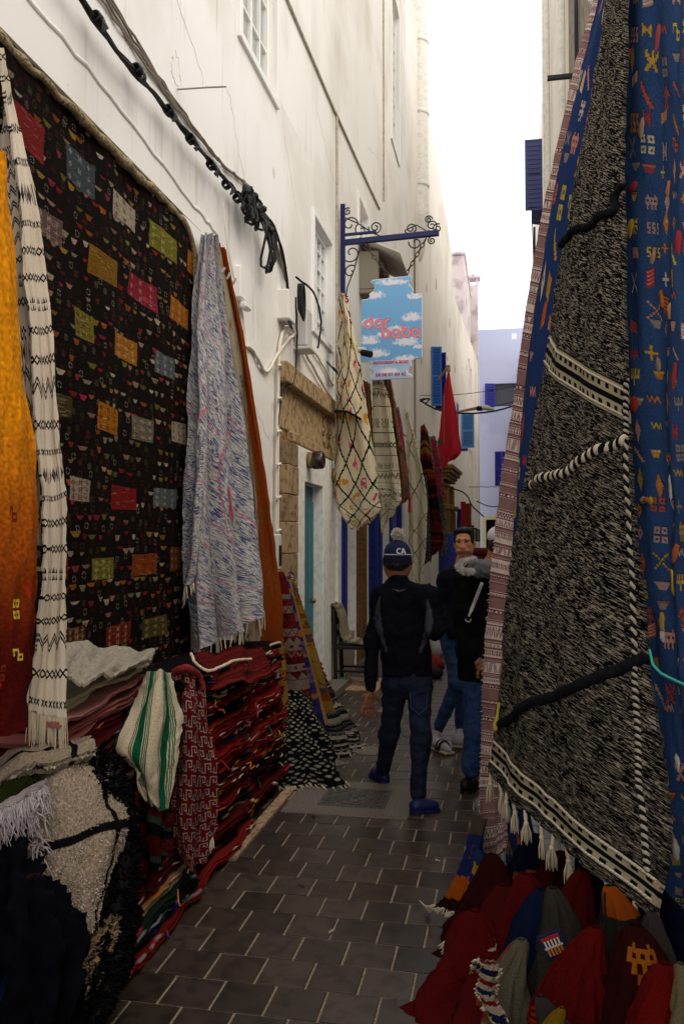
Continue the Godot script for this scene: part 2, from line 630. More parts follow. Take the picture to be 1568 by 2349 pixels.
func tex_bands(w: int, h: int, base: Color, ink: Color, step: float, sc: float, order: Array) -> Image:
	# rows of simple woven figures: 0 chain, 1 crosses, 2 zigzag, 3 hourglasses, 4 line, 5 little houses, 6 checks
	var im := blank(w, h, base)
	var y := step * 0.4
	var k := 0
	while y < h:
		var what: int = order[k % order.size()]
		var p := 26.0 * sc
		var x := -rng.randf_range(0, p)
		if what == 0:
			while x < w + p:
				pline(im, [Vector2(x, y), Vector2(x + p / 2, y - 6 * sc), Vector2(x + p, y), Vector2(x + p / 2, y + 6 * sc), Vector2(x, y)], 3.2 * sc, ink)
				x += p
		elif what == 1:
			while x < w + p:
				pline(im, [Vector2(x, y - 4 * sc), Vector2(x + 10 * sc, y + 4 * sc)], 3 * sc, ink)
				pline(im, [Vector2(x, y + 4 * sc), Vector2(x + 10 * sc, y - 4 * sc)], 3 * sc, ink)
				x += 19 * sc
		elif what == 2:
			while x < w + p:
				for q in 2:
					pline(im, [Vector2(x, y + q * 8 * sc), Vector2(x + p, y - 20 * sc + q * 8 * sc), Vector2(x + 2 * p, y + q * 8 * sc)], 3.2 * sc, ink)
				x += 2 * p
		elif what == 3:
			while x < w + p:
				for q in 2:
					var xx := x + q * 30 * sc
					poly(im, [Vector2(xx, y - 15 * sc), Vector2(xx + 13 * sc, y), Vector2(xx, y + 15 * sc)], ink)
					poly(im, [Vector2(xx + 28 * sc, y - 15 * sc), Vector2(xx + 15 * sc, y), Vector2(xx + 28 * sc, y + 15 * sc)], ink)
				im.fill_rect(Rect2i(int(x + 66 * sc), int(y - 16 * sc), int(3 * sc), int(32 * sc)), ink)
				im.fill_rect(Rect2i(int(x + 72 * sc), int(y - 16 * sc), int(3 * sc), int(32 * sc)), ink)
				x += 88 * sc
		elif what == 4:
			im.fill_rect(Rect2i(0, int(y), w, maxi(1, int(2.5 * sc))), ink)
		elif what == 5:
			while x < w + p:
				for q in 3:
					for r in 2:
						var c := Vector2(x + (q - 1) * 12 * sc, y + r * 13 * sc - 7 * sc)
						poly(im, [c + Vector2(0, -6 * sc), c + Vector2(5 * sc, 5 * sc), c + Vector2(-5 * sc, 5 * sc)], ink)
				x += 52 * sc
		elif what == 6:
			for r in 4:
				var xx := x + (r % 2) * 10 * sc
				while xx < w + p:
					im.fill_rect(Rect2i(int(xx), int(y + r * 5 * sc), int(10 * sc), int(5 * sc)), ink)
					xx += (20 if r < 9 else 40) * sc + (30 * sc if int(xx / 60 / sc) % 2 == 0 else 0.0)
		y += step
		k += 1
	return speckle(ragged(im, 1.0), 6, 2, 0.12, 11)

func tex_motifs(w: int, h: int, base: Color, density: float, sc: float, cols: Array) -> Image:
	# many separate knotted figures scattered over plain cloth
	var im := blank(w, h, base)
	var cell := 76.0 * sc
	var y := 0.0
	while y < h:
		var x := -20.0
		while x < w:
			if rng.randf() < density:
				var c: Color = cols[rng.randi() % cols.size()]
				var c2: Color = cols[rng.randi() % cols.size()]
				var px := x + rng.randf_range(0, cell * 0.3); var py := y + rng.randf_range(0, cell * 0.3)
				var kind := rng.randi() % 12
				if kind < 7:
					stamp(im, MOTIFS[rng.randi() % MOTIFS.size()], px, py, rng.randf_range(5, 8) * sc, rng.randf_range(5, 9) * sc, c)
				elif kind < 9:
					var ww := rng.randf_range(26, 46) * sc; var hh := rng.randf_range(24, 48) * sc
					var sk := rng.randf_range(-14, 14) * sc
					poly(im, [Vector2(px, py), Vector2(px + ww, py + sk), Vector2(px + ww, py + hh + sk), Vector2(px, py + hh)], c)
					for q in 4:
						pline(im, [Vector2(px + 5 * sc, py + hh * (q + 0.6) / 4.6), Vector2(px + ww - 5 * sc, py + hh * (q + 0.6) / 4.6 + sk * 0.8)], 3 * sc, c2)
				elif kind == 9:
					var ww := rng.randf_range(40, 66) * sc
					poly(im, [Vector2(px, py), Vector2(px + ww, py), Vector2(px + ww * 0.72, py + 22 * sc), Vector2(px + ww * 0.28, py + 22 * sc)], c)
					pline(im, [Vector2(px + 6 * sc, py + 6 * sc), Vector2(px + ww - 6 * sc, py + 6 * sc)], 4 * sc, c2)
				elif kind == 10:
					poly(im, [Vector2(px + 20 * sc, py - 14 * sc), Vector2(px + 36 * sc, py + 18 * sc), Vector2(px + 20 * sc, py + 52 * sc), Vector2(px + 6 * sc, py + 18 * sc)], c)
					disc(im, Vector2(px + 20 * sc, py + 14 * sc), 5 * sc, c2)
				else:
					var pts := []
					for q in 6: pts.append(Vector2(px + q * 9 * sc, py + (q % 2) * 14 * sc))
					pline(im, pts, 5 * sc, c)
			x += cell
		y += cell * 0.86
	return speckle(ragged(im, 1.3), 7, 2.2, 0.3, 21)

func tex_lattice(w: int, h: int, base: Color, ink: Color, px: float, py: float, lw: float, scrib: Array, jit := 0.6) -> Image:
	var im := blank(w, h, base)
	var nx := int(w / px) + 2; var ny := int(h / py) + 2
	if scrib.size():
		for i in nx * 2:
			for j in ny * 2:
				if rng.randf() < 0.62:
					var c: Color = scrib[rng.randi() % scrib.size()]
					var o := Vector2(i * px / 2, j * py / 2) + Vector2(rng.randf_range(-9, 9), rng.randf_range(-9, 9))
					var pts := []
					for q in rng.randi_range(4, 9):
						pts.append(o + Vector2(rng.randf_range(-0.2, 0.2) * px, rng.randf_range(-0.17, 0.17) * py))
					pline(im, pts, lw * 0.85, c, 0.6)
	for i in range(-ny, nx + ny):
		for sg in [-1, 1]:
			var pts := []
			for j in ny * 2 + 1:
				pts.append(Vector2(i * px + sg * j * px / 2, j * py / 2) + Vector2(rng.randf_range(-1, 1) * px * 0.09, rng.randf_range(-1, 1) * py * 0.07))
			pline(im, pts, lw, ink, jit)
	return speckle(im, 5, 5, 0.16, 31)

func tex_stripes(w: int, h: int, cols: Array, step: Array, motif := true) -> Image:
	# weft stripes, some with small repeated figures
	var im := blank(w, h, cols[0])
	var y := 0.0
	while y < h:
		var hh := rng.randf_range(step[0], step[1])
		var c: Color = cols[rng.randi() % cols.size()]
		im.fill_rect(Rect2i(0, int(y), w, int(hh) + 1), c)
		if motif and hh > 7:
			var c2: Color = cols[rng.randi() % cols.size()]
			var k := rng.randi() % 4
			var x := 0.0
			while x < w:
				if k == 0: poly(im, [Vector2(x, y + hh - 1), Vector2(x + hh * 0.6, y + 1), Vector2(x + hh * 1.2, y + hh - 1)], c2)
				elif k == 1: im.fill_rect(Rect2i(int(x), int(y + hh * 0.3), int(hh * 0.5), int(hh * 0.4)), c2)
				elif k == 2: pline(im, [Vector2(x, y + 2), Vector2(x + hh * 0.6, y + hh - 2), Vector2(x + hh * 1.2, y + 2)], 2, c2)
				x += hh * 1.3
		y += hh
	return speckle(ragged(im, 1.0), 6, 2, 0.25, 41)

func tex_geo(w: int, h: int, base: Color, ink: Color, sc: float) -> Image:
	# close rows of zigzags, triangles, dots and slanted hatching
	var im := blank(w, h, base)
	var y := 0.0
	var k := 0
	while y < h:
		var hh: float = [22.0, 9.0, 30.0, 8.0, 18.0, 9.0, 34.0, 8.0, 14.0][k % 9] * sc
		var kind: int = [0, 1, 2, 1, 3, 1, 4, 1, 5][(k + k / 9) % 9]
		var x := -rng.randf_range(0, 20)
		im.fill_rect(Rect2i(0, int(y), w, maxi(1, int(2.5 * sc))), ink)
		if kind == 0:
			while x < w:
				pline(im, [Vector2(x, y + hh * 0.85), Vector2(x + 12 * sc, y + hh * 0.2), Vector2(x + 24 * sc, y + hh * 0.85)], 4 * sc, ink)
				x += 24 * sc
		elif kind == 1:
			im.fill_rect(Rect2i(0, int(y + 3 * sc), w, maxi(1, int(hh - 4 * sc))), ink.lerp(base, 0.35))
		elif kind == 2:
			while x < w:
				poly(im, [Vector2(x, y + hh * 0.9), Vector2(x + 15 * sc, y + hh * 0.15), Vector2(x + 30 * sc, y + hh * 0.9)], ink)
				poly(im, [Vector2(x + 7 * sc, y + hh * 0.8), Vector2(x + 15 * sc, y + hh * 0.4), Vector2(x + 23 * sc, y + hh * 0.8)], base)
				x += 32 * sc
		elif kind == 3:
			while x < w:
				stamp(im, ["#.#", ".#.", "#.#"], x, y + 4 * sc, 4 * sc, 4 * sc, ink)
				x += 20 * sc
		elif kind == 4:
			while x < w:
				for q in 4:
					pline(im, [Vector2(x + q * 7 * sc, y + hh * 0.9), Vector2(x + q * 7 * sc + 15 * sc, y + hh * 0.15)], 3 * sc, ink)
				for q in 3:
					pline(im, [Vector2(x + 44 * sc + q * 7 * sc, y + hh * 0.15), Vector2(x + 44 * sc + q * 7 * sc + 13 * sc, y + hh * 0.9)], 3 * sc, ink)
				x += 84 * sc
		else:
			while x < w:
				im.fill_rect(Rect2i(int(x), int(y + hh * 0.35), int(7 * sc), int(hh * 0.4)), ink)
				x += 14 * sc
		y += hh
		k += 1
	return speckle(ragged(im, 1.0), 5, 2, 0.25, 51)

func tex_bw() -> Image:
	# the big black and cream mottled rug with its two bands, and its braided bands at 0.47 and the hem
	var w := 768; var h := 2048
	var im := melange(w, h, hexc("121116"), [hexc("bfb5a2")], [133], 38, 2.3, 61)
	for band in [0.5, 0.968]:
		var y: float = band * h
		im.fill_rect(Rect2i(0, int(y - 36), w, 72), hexc("d2c5a8"))
		im.fill_rect(Rect2i(0, int(y - 6), w, 12), hexc("111014"))
		for sg in [-1, 1]:
			var x := rng.randf_range(0, 20)
			while x < w:
				im.fill_rect(Rect2i(int(x), int(y + sg * 20 - 6), 17, 12), hexc("15141a"))
				x += 40
		for sg in [-38, 35]:
			im.fill_rect(Rect2i(0, int(y + sg), w, 3), hexc("2a2725"))
	return ragged(im, 1.0)

func tex_sign() -> Image:
	# print of the hanging sign: sky, small clouds, three-line lettering
	var w := 640; var h := 1056
	var im := blank(w, h, hexc("4f9fdd"))
	for y in h:
		im.fill_rect(Rect2i(0, y, w, 1), hexc("78b0dc").lerp(hexc("669fd0"), float(y) / h) if y < 860 else hexc("a9bedb"))
	var d := im.get_data()
	var nn := FastNoiseLite.new()
	nn.seed = 4
	nn.frequency = 0.022
	nn.fractal_octaves = 4
	var clouds := [[120, 190, 150, 46], [330, 62, 190, 34], [560, 220, 90, 34], [110, 470, 120, 40], [530, 440, 120, 46], [380, 560, 140, 40], [90, 660, 120, 50], [480, 690, 150, 48], [170, 800, 140, 46], [470, 872, 150, 40], [600, 740, 60, 24], [230, 600, 80, 28], [300, 985, 120, 30], [520, 1000, 70, 22]]
	for cl in clouds:
		for y in range(maxi(0, cl[1] - cl[3] * 2), mini(h, cl[1] + cl[3])):
			for x in range(maxi(0, cl[0] - cl[2]), mini(w, cl[0] + cl[2])):
				var ex: float = float(x - cl[0]) / cl[2]
				var ey: float = float(y - cl[1]) / cl[3]
				if ey < 0: ey *= 0.62
				else: ey *= 1.5
				var a := clampf((1.0 - ex * ex - ey * ey + nn.get_noise_2d(x, y) * 0.8) * 1.3, 0, 0.95)
				if a > 0:
					var i := (y * w + x) * 3
					d[i] = int(lerpf(d[i], 232 - ey * 8, a)); d[i + 1] = int(lerpf(d[i + 1], 222 - ey * 10, a)); d[i + 2] = int(lerpf(d[i + 2], 230 - ey * 4, a))
	im = Image.create_from_data(w, h, false, Image.FORMAT_RGB8, d)
	for y in range(860, h):
		pass
	var red := hexc("d83a52"); var pale := hexc("f0c8d0"); var teal := hexc("3fa0b4")
	var arc := func(c: Vector2, rx: float, a0: float, a1: float) -> Array:
		var p := []
		for q in 25:
			var a := deg_to_rad(lerpf(a0, a1, q / 24.0))
			p.append(c + Vector2(cos(a), sin(a)) * rx)
		return p
	# d a r
	var strokes := []
	var r := 38.0
	strokes.append(arc.call(Vector2(78, 478), r, 0, 360)); strokes.append([Vector2(116, 396), Vector2(116, 490)])
	strokes.append(arc.call(Vector2(190, 478), r, 0, 360)); strokes.append([Vector2(228, 450), Vector2(228, 580)])
	strokes.append([Vector2(262, 520), Vector2(262, 470)]); strokes.append(arc.call(Vector2(292, 468), 30, 180, 290))
	# b a b a
	strokes.append([Vector2(228, 540), Vector2(228, 588)]); strokes.append(arc.call(Vector2(266, 586), r, 0, 360))
	strokes.append(arc.call(Vector2(368, 586), r, 0, 360)); strokes.append([Vector2(406, 570), Vector2(406, 628)])
	strokes.append([Vector2(440, 504), Vector2(440, 588)]); strokes.append(arc.call(Vector2(478, 586), r, 0, 360))
	strokes.append(arc.call(Vector2(576, 586), r, 0, 360)); strokes.append([Vector2(614, 570), Vector2(614, 628)])
	for s in strokes:
		var sh := []
		for p in s: sh.append(p + Vector2(5, 5))
		pline(im, sh, 24, teal)
	for s in strokes: pline(im, s, 24, red)
	for s in strokes: pline(im, s, 12, pale)
	for s in strokes: pline(im, s, 5, red)
	im.fill_rect(Rect2i(116, 868, 400, 4), red)
	im.fill_rect(Rect2i(116, 920, 400, 3), teal)
	return im

func tex(im: Image) -> ImageTexture:
	return ImageTexture.create_from_image(im)

func cloth_mat(t: Texture2D, bump := 0.25, rough := 0.95, rim := 0.0) -> StandardMaterial3D:
	var m := StandardMaterial3D.new()
	m.albedo_texture = t
	m.albedo_color = Color(0.76, 0.75, 0.74)
	m.roughness = rough
	m.metallic_specular = 0.2
	if bump > 0:
		m.heightmap_enabled = true
		m.heightmap_texture = t
		m.heightmap_scale = bump
	m.rim_enabled = rim > 0
	m.rim = rim
	m.detail_enabled = true
	m.detail_albedo = T.weave
	m.detail_blend_mode = BaseMaterial3D.BLEND_MODE_MUL
	m.detail_uv_layer = BaseMaterial3D.DETAIL_UV_2
	m.uv2_triplanar = true
	m.uv2_scale = Vector3(9, 9, 9)
	return m

func plain(c: Color, rough := 0.8, vc := false, spec := 0.4) -> StandardMaterial3D:
	var m := StandardMaterial3D.new()
	m.albedo_color = c
	m.roughness = rough
	m.metallic_specular = spec
	m.vertex_color_use_as_albedo = vc
	return m

func grainy(c: Color, lo: Color, scale: float, rough := 0.85, bump := 0.0, sd := 1, vc := false, freq := 0.02) -> StandardMaterial3D:
	# a world-mapped mottled surface with fine relief
	var m := plain(Color.WHITE, rough, vc)
	var key := "%s%s%d%f" % [c.to_html(), lo.to_html(), sd, freq]
	if not T.has(key):
		var n := FastNoiseLite.new()
		n.seed = sd
		n.frequency = freq
		n.fractal_octaves = 6
		n.fractal_gain = 0.58
		var im := n.get_seamless_image(512, 512)
		im.convert(Image.FORMAT_L8)
		var b := im.get_data()
		var d := PackedByteArray()
		d.resize(512 * 512 * 3)
		var lut := []
		for i in 256: lut.append(lo.lerp(c, smoothstep(0.18, 0.6, i / 255.0)))
		var l3 := PackedByteArray()
		for i in 256:
			l3.append(lut[i].r8); l3.append(lut[i].g8); l3.append(lut[i].b8)
		for i in 512 * 512:
			var k := int(b[i]) * 3
			d[i * 3] = l3[k]; d[i * 3 + 1] = l3[k + 1]; d[i * 3 + 2] = l3[k + 2]
		T[key] = tex(Image.create_from_data(512, 512, false, Image.FORMAT_RGB8, d))
	m.albedo_texture = T[key]
	m.uv1_triplanar = true
	m.uv1_world_triplanar = true
	m.uv1_scale = Vector3.ONE * scale
	if bump > 0:
		m.heightmap_enabled = true
		m.heightmap_texture = T[key]
		m.heightmap_scale = bump
	return m

func make_materials():
	var wv := noise_img(256, 256, 5, 2.5, 77, 2)
	wv.convert(Image.FORMAT_RGB8)
	var wd := wv.get_data()
	for i in wd.size(): wd[i] = clampi(int(lerpf(205, 255, smoothstep(60, 180, wd[i]))), 0, 255)
	wv = Image.create_from_data(256, 256, false, Image.FORMAT_RGB8, wd)
	T.weave = tex(wv)
	# the setting
	M.plaster = grainy(hexc("efece7"), hexc("e2ddd5"), 0.11, 0.9, 1.6, 2, false, 0.006)
	M.plaster.detail_enabled = true
	M.plaster.detail_albedo = tex(stain_img())
	M.plaster.detail_blend_mode = BaseMaterial3D.BLEND_MODE_MUL
	M.plaster.detail_uv_layer = BaseMaterial3D.DETAIL_UV_2
	M.plaster.uv2_triplanar = true
	M.plaster.uv2_world_triplanar = true
	M.plaster.uv2_scale = Vector3(0.23, 0.17, 0.23)
	M.plaster2 = M.plaster.duplicate()
	M.plaster2.albedo_color = hexc("fffcf8")
	M.plaster2.uv2_scale = Vector3(0.13, 0.07, 0.13)
	M.lavender = grainy(hexc("bcc2e0"), hexc("afb6d8"), 0.1, 0.9, 1.0, 5, false, 0.006)
	M.pinkwash = grainy(hexc("cfc2c4"), hexc("a89ca0"), 0.16, 0.9, 1.0, 6, false, 0.012)
	M.brownwall = grainy(hexc("8d8375"), hexc("6a6157"), 0.4, 0.9, 1.0, 7)
	M.white = grainy(hexc("e9e6df"), hexc("d6d2c8"), 0.7, 0.55, 0.3, 8)
	M.whitepaint = plain(hexc("ebe9e4"), 0.45)
	M.sand = grainy(hexc("a98f6a"), hexc("7d6444"), 0.5, 0.9, 2.5, 9, false, 0.03)
	M.sanddark = grainy(hexc("8a6a3a"), hexc("5c4424"), 0.6, 0.9, 2.0, 10, false, 0.03)
	M.tile = grainy(hexc("493e36"), hexc("342c26"), 0.9, 0.36, 0.3, 12, true, 0.02)
	M.tile.metallic_specular = 0.45
	M.grout = grainy(hexc("978975"), hexc("706454"), 2.2, 0.95, 0.5, 13, false, 0.06)
	M.concrete = grainy(hexc("756c62"), hexc("524b44"), 2.0, 0.95, 1.0, 14, false, 0.06)
	M.iron = grainy(hexc("55504b"), hexc("2e2b29"), 2.0, 0.6, 0.5, 15, false, 0.05)
	M.rubble = grainy(hexc("a39a90"), hexc("5c544c"), 1.6, 0.95, 5.0, 16, false, 0.07)
	M.blue = grainy(hexc("1d2f8a"), hexc("16246e"), 0.8, 0.45, 0.2, 17)
	M.skyblue = grainy(hexc("5f92cc"), hexc("4c7db8"), 0.8, 0.6, 0.2, 18)
	M.midblue = grainy(hexc("3a70c4"), hexc("2f60ae"), 0.8, 0.5, 0.2, 19)
	M.farblue = grainy(hexc("34389c"), hexc("2a2c86"), 0.8, 0.6, 0.2, 20)
	M.teal = grainy(hexc("17697a"), hexc("0e5364"), 0.8, 0.4, 0.3, 21)
	M.navy = plain(hexc("171b50"), 0.4)
	M.ironblack = plain(hexc("1e1e26"), 0.5)
	M.cable = plain(hexc("131315"), 0.55)
	M.wire = plain(hexc("8f8678"), 0.8)
	M.conduit = plain(hexc("d8d0c2"), 0.7)
	M.plastic = plain(hexc("c9c7c2"), 0.5)
	M.wood = grainy(hexc("b09274"), hexc("7c6148"), 1.3, 0.8, 1.0, 22, false, 0.03)
	M.oldwood = grainy(hexc("7d5a2a"), hexc("3c2812"), 1.2, 0.7, 1.5, 23, false, 0.03)
	M.darkwood = plain(hexc("1f1713"), 0.45)
	M.lampbrown = plain(hexc("301a14"), 0.22, false, 0.6)
	M.brass = plain(hexc("8a7450"), 0.4)
	M.brass.metallic = 0.6
	M.black = plain(hexc("0c0b0c"), 0.9)
	M.curtain = plain(hexc("b9b6ae"), 0.9)
	M.glass = plain(Color(0.75, 0.8, 0.82, 0.22), 0.05, false, 0.5)
	M.glass.transparency = BaseMaterial3D.TRANSPARENCY_ALPHA
	M.yarn = plain(Color.WHITE, 0.95, true, 0.2)
	M.cream = plain(hexc("cfc1a8"), 0.95, true, 0.2)
	M.crimson = plain(hexc("b01e38"), 0.6)

func stain_img() -> Image:
	# faint drips and scuffs, tileable enough at this scale
	var w := 768; var h := 1024
	var im := blank(w, h, Color.WHITE)
	var d := im.get_data()
	var a := noise_img(w, h, 150, 170, 91, 4).get_data()
	var b := noise_img(w, h, 9, 160, 92, 3).get_data()
	var c := noise_img(w, h, 7, 9, 93, 2).get_data()
	for i in w * h:
		var k := 1.0
		var drip := clampf((float(b[i]) - 158) / 60.0, 0, 1) * clampf((float(a[i]) - 105) / 60.0, 0, 1)
		k -= drip * 0.10
		k -= clampf((float(a[i]) - 150) / 80.0, 0, 1) * 0.05
		if c[i] > 208: k -= 0.12 * clampf((float(a[i]) - 90) / 60.0, 0, 1)
		d[i * 3] = int(255 * k); d[i * 3 + 1] = int(255 * k - (1 - k) * 30); d[i * 3 + 2] = int(255 * k - (1 - k) * 60)
	return Image.create_from_data(w, h, false, Image.FORMAT_RGB8, d)

# ------------------------------------------------------------------ ground
func build_ground():
	var m := MB.new()
	m.flat([Vector3(-150, -0.006, 150), Vector3(150, -0.006, 150), Vector3(150, -0.006, -250), Vector3(-150, -0.006, -250)], Vector3.UP)
	var g := struct("ground", m.mesh(), M.grout)
	# paving: square dark setts in running bond; the nearest are separate stones
	var variants := []
	for q in 6:
		var b := MB.new()
		b.box(Vector3.ZERO, Vector3(0.0968, 0.02, 0.0972), 0.0025)
		variants.append(b.mesh())
	var mats := []
	for q in 5:
		var mm: StandardMaterial3D = M.tile.duplicate()
		mm.vertex_color_use_as_albedo = false
		mm.albedo_color = [hexc("f0eae6"), hexc("cfc8c8"), hexc("fffaf4"), hexc("ded2c6"), hexc("b9b0aa")][q]
		mats.append(mm)
	var far := MB.new()
	var count := 0
	for r in range(-4, 186):
		var s := 2.94 + 0.203 * r + 0.1015
		var ph := 0.72 + 0.0225 * minf(r, 40) + (0.52 if r % 2 else 0.0)
		for k in range(-12, 14):
			var x := 0.2039 * (ph + k) + 0.102
			if x < -2.3 or x > 1.3:
				continue
			if s > 5.14 and s < 5.82 and x > -1.40 and x < -0.70:
				continue
			var y := -0.021 + rng.randf_range(-0.0012, 0.0012)
			var near := s < 8.1 and s > 2.3 and x < 0.35 + 0.0 and x > -1.72
			if near and count < 296:
				var o := obj("paving_stone", variants[(r + k + 40) % 6], mats[rng.randi() % 5], g)
				o.transform = Transform3D(Basis.from_euler(Vector3(rng.randf_range(-0.004, 0.004), rng.randf_range(-0.006, 0.006), rng.randf_range(-0.004, 0.004))), Vector3(x, y, -s))
				count += 1
			else:
				var c := rng.randf_range(0.78, 1.0)
				far.col = Color(c, c * 0.985, c * 0.97)
				if s < 14:
					far.box(Vector3(x, y, -s), Vector3(0.0968, 0.02, 0.0972), 0.0025)
				else:
					far.flat([Vector3(x - 0.0965, y + 0.02, -s - 0.0985), Vector3(x + 0.0965, y + 0.02, -s - 0.0985), Vector3(x + 0.0965, y + 0.02, -s + 0.0985), Vector3(x - 0.0965, y + 0.02, -s + 0.0985)], Vector3.UP)
	var fo := obj("distant_paving", far.mesh(), M.tile, g)
	fo.set_meta("kind", "stuff")
	# cover set in a cement patch
	var t := thing("manhole_cover", "square iron access cover set in a rough cement patch in the paving", "manhole cover", Vector3(-1.0, 0, -5.48))
	var c := MB.new()
	c.box(Vector3(0, -0.012, 0), Vector3(0.405, 0.018, 0.36), 0.004)
	obj("cement_patch", c.mesh(), M.concrete, t)
	var f := MB.new()
	f.box(Vector3(0.02, 0.003, 0.0), Vector3(0.22, 0.008, 0.2), 0.003)
	obj("iron_lid", f.mesh(), M.iron, t)
	for i in 9:
		for j in 8:
			if (i + j) % 5 == 4: continue
			var b := MB.new()
			b.box(Vector3(-0.16 + i * 0.045, 0.014, -0.155 + j * 0.044), Vector3(0.015, 0.004, 0.017) if (i + j) % 2 else Vector3(0.019, 0.004, 0.011), 0.002)
			obj("raised_stud", b.mesh(), M.iron, t)
	var t2 := thing("drain_cover", "small round iron drain cover in the paving behind the walking person's heels", "drain cover", Vector3(-0.78, 0, -7.35))
	var l := MB.new()
	l.lathe(Vector3.ZERO, [[0.0, 0.006], [0.1, 0.006], [0.105, 0.003], [0.12, 0.003], [0.125, -0.01]], 24)
	obj("iron_lid", l.mesh(), M.iron, t2)
	# spilt whitish stain on the stones
	for q in [[-1.12, 6.75, 0.19, 0.16], [-1.3, 6.3, 0.13, 0.1], [-1.42, 7.6, 0.1, 0.14], [-1.2, 8.3, 0.12, 0.08]]:
		var pts := PackedVector2Array()
		for i in 18:
			var a := TAU * i / 18
			pts.append(Vector2(cos(a) * q[2], sin(a) * q[3]) * rng.randf_range(0.6, 1.1))
		var sm := MB.new()
		sm.prism(pts, 0.0012, 0.0036, Transform3D(Basis(Vector3(1, 0, 0), Vector3(0, 0, -1), Vector3(0, 1, 0)), Vector3(q[0], 0, -q[1])))
		var so := obj("dried_spill", sm.mesh(), M.concrete, g)

# ------------------------------------------------------------------ houses
func facade(called, label, cat, xf: Transform3D, a0: float, a1: float, y1: float, holes: Array, mat, back := 5.0, top = null) -> Node3D:
	# outer face at o = 0; holes are [a0, a1, y0, y1, reveal]; top is an optional second height at a1
	var t := thing(called, label, cat)
	t.transform = xf
	var m := MB.new()
	var ya: float = y1; var yb: float = y1 if top == null else top
	var as_ := [a0, a1]; var ys := [0.0, minf(ya, yb)]
	for h in holes:
		for q in [h[0], h[1]]: if not as_.has(q): as_.append(q)
		for q in [h[2], h[3]]: if not ys.has(q): ys.append(q)
	as_.sort(); ys.sort()
	for i in as_.size() - 1:
		for j in ys.size() - 1:
			var ca: float = (as_[i] + as_[i + 1]) / 2; var cy: float = (ys[j] + ys[j + 1]) / 2
			var open := false
			for h in holes:
				if ca > h[0] and ca < h[1] and cy > h[2] and cy < h[3]: open = true
			if not open:
				m.flat([Vector3(as_[i], ys[j], 0), Vector3(as_[i + 1], ys[j], 0), Vector3(as_[i + 1], ys[j + 1], 0), Vector3(as_[i], ys[j + 1], 0)], Vector3(0, 0, 1))
	if ya != yb:
		m.flat([Vector3(a0, minf(ya, yb), 0), Vector3(a1, minf(ya, yb), 0), Vector3(a1, yb, 0) if yb > ya else Vector3(a0, ya, 0)], Vector3(0, 0, 1))
	for h in holes:
		var d: float = -h[4]
		m.flat([Vector3(h[0], h[2], 0), Vector3(h[0], h[3], 0), Vector3(h[0], h[3], d), Vector3(h[0], h[2], d)], Vector3(1, 0, 0))
		m.flat([Vector3(h[1], h[2], 0), Vector3(h[1], h[3], 0), Vector3(h[1], h[3], d), Vector3(h[1], h[2], d)], Vector3(-1, 0, 0))
		m.flat([Vector3(h[0], h[3], 0), Vector3(h[1], h[3], 0), Vector3(h[1], h[3], d), Vector3(h[0], h[3], d)], Vector3(0, -1, 0))
		m.flat([Vector3(h[0], h[2], 0), Vector3(h[1], h[2], 0), Vector3(h[1], h[2], d), Vector3(h[0], h[2], d)], Vector3(0, 1, 0))
	var b := -back
	m.flat([Vector3(a0, 0, 0), Vector3(a0, ya, 0), Vector3(a0, ya, b), Vector3(a0, 0, b)], Vector3(-1, 0, 0))
	m.flat([Vector3(a1, 0, 0), Vector3(a1, yb, 0), Vector3(a1, yb, b), Vector3(a1, 0, b)], Vector3(1, 0, 0))
	m.flat([Vector3(a0, 0, b), Vector3(a0, ya, b), Vector3(a1, yb, b), Vector3(a1, 0, b)], Vector3(0, 0, -1))
	m.flat([Vector3(a0, ya, 0), Vector3(a1, yb, 0), Vector3(a1, yb, b), Vector3(a0, ya, b)], Vector3(0, 1, 0))
	obj("wall", m.mesh(), mat, t)
	return t

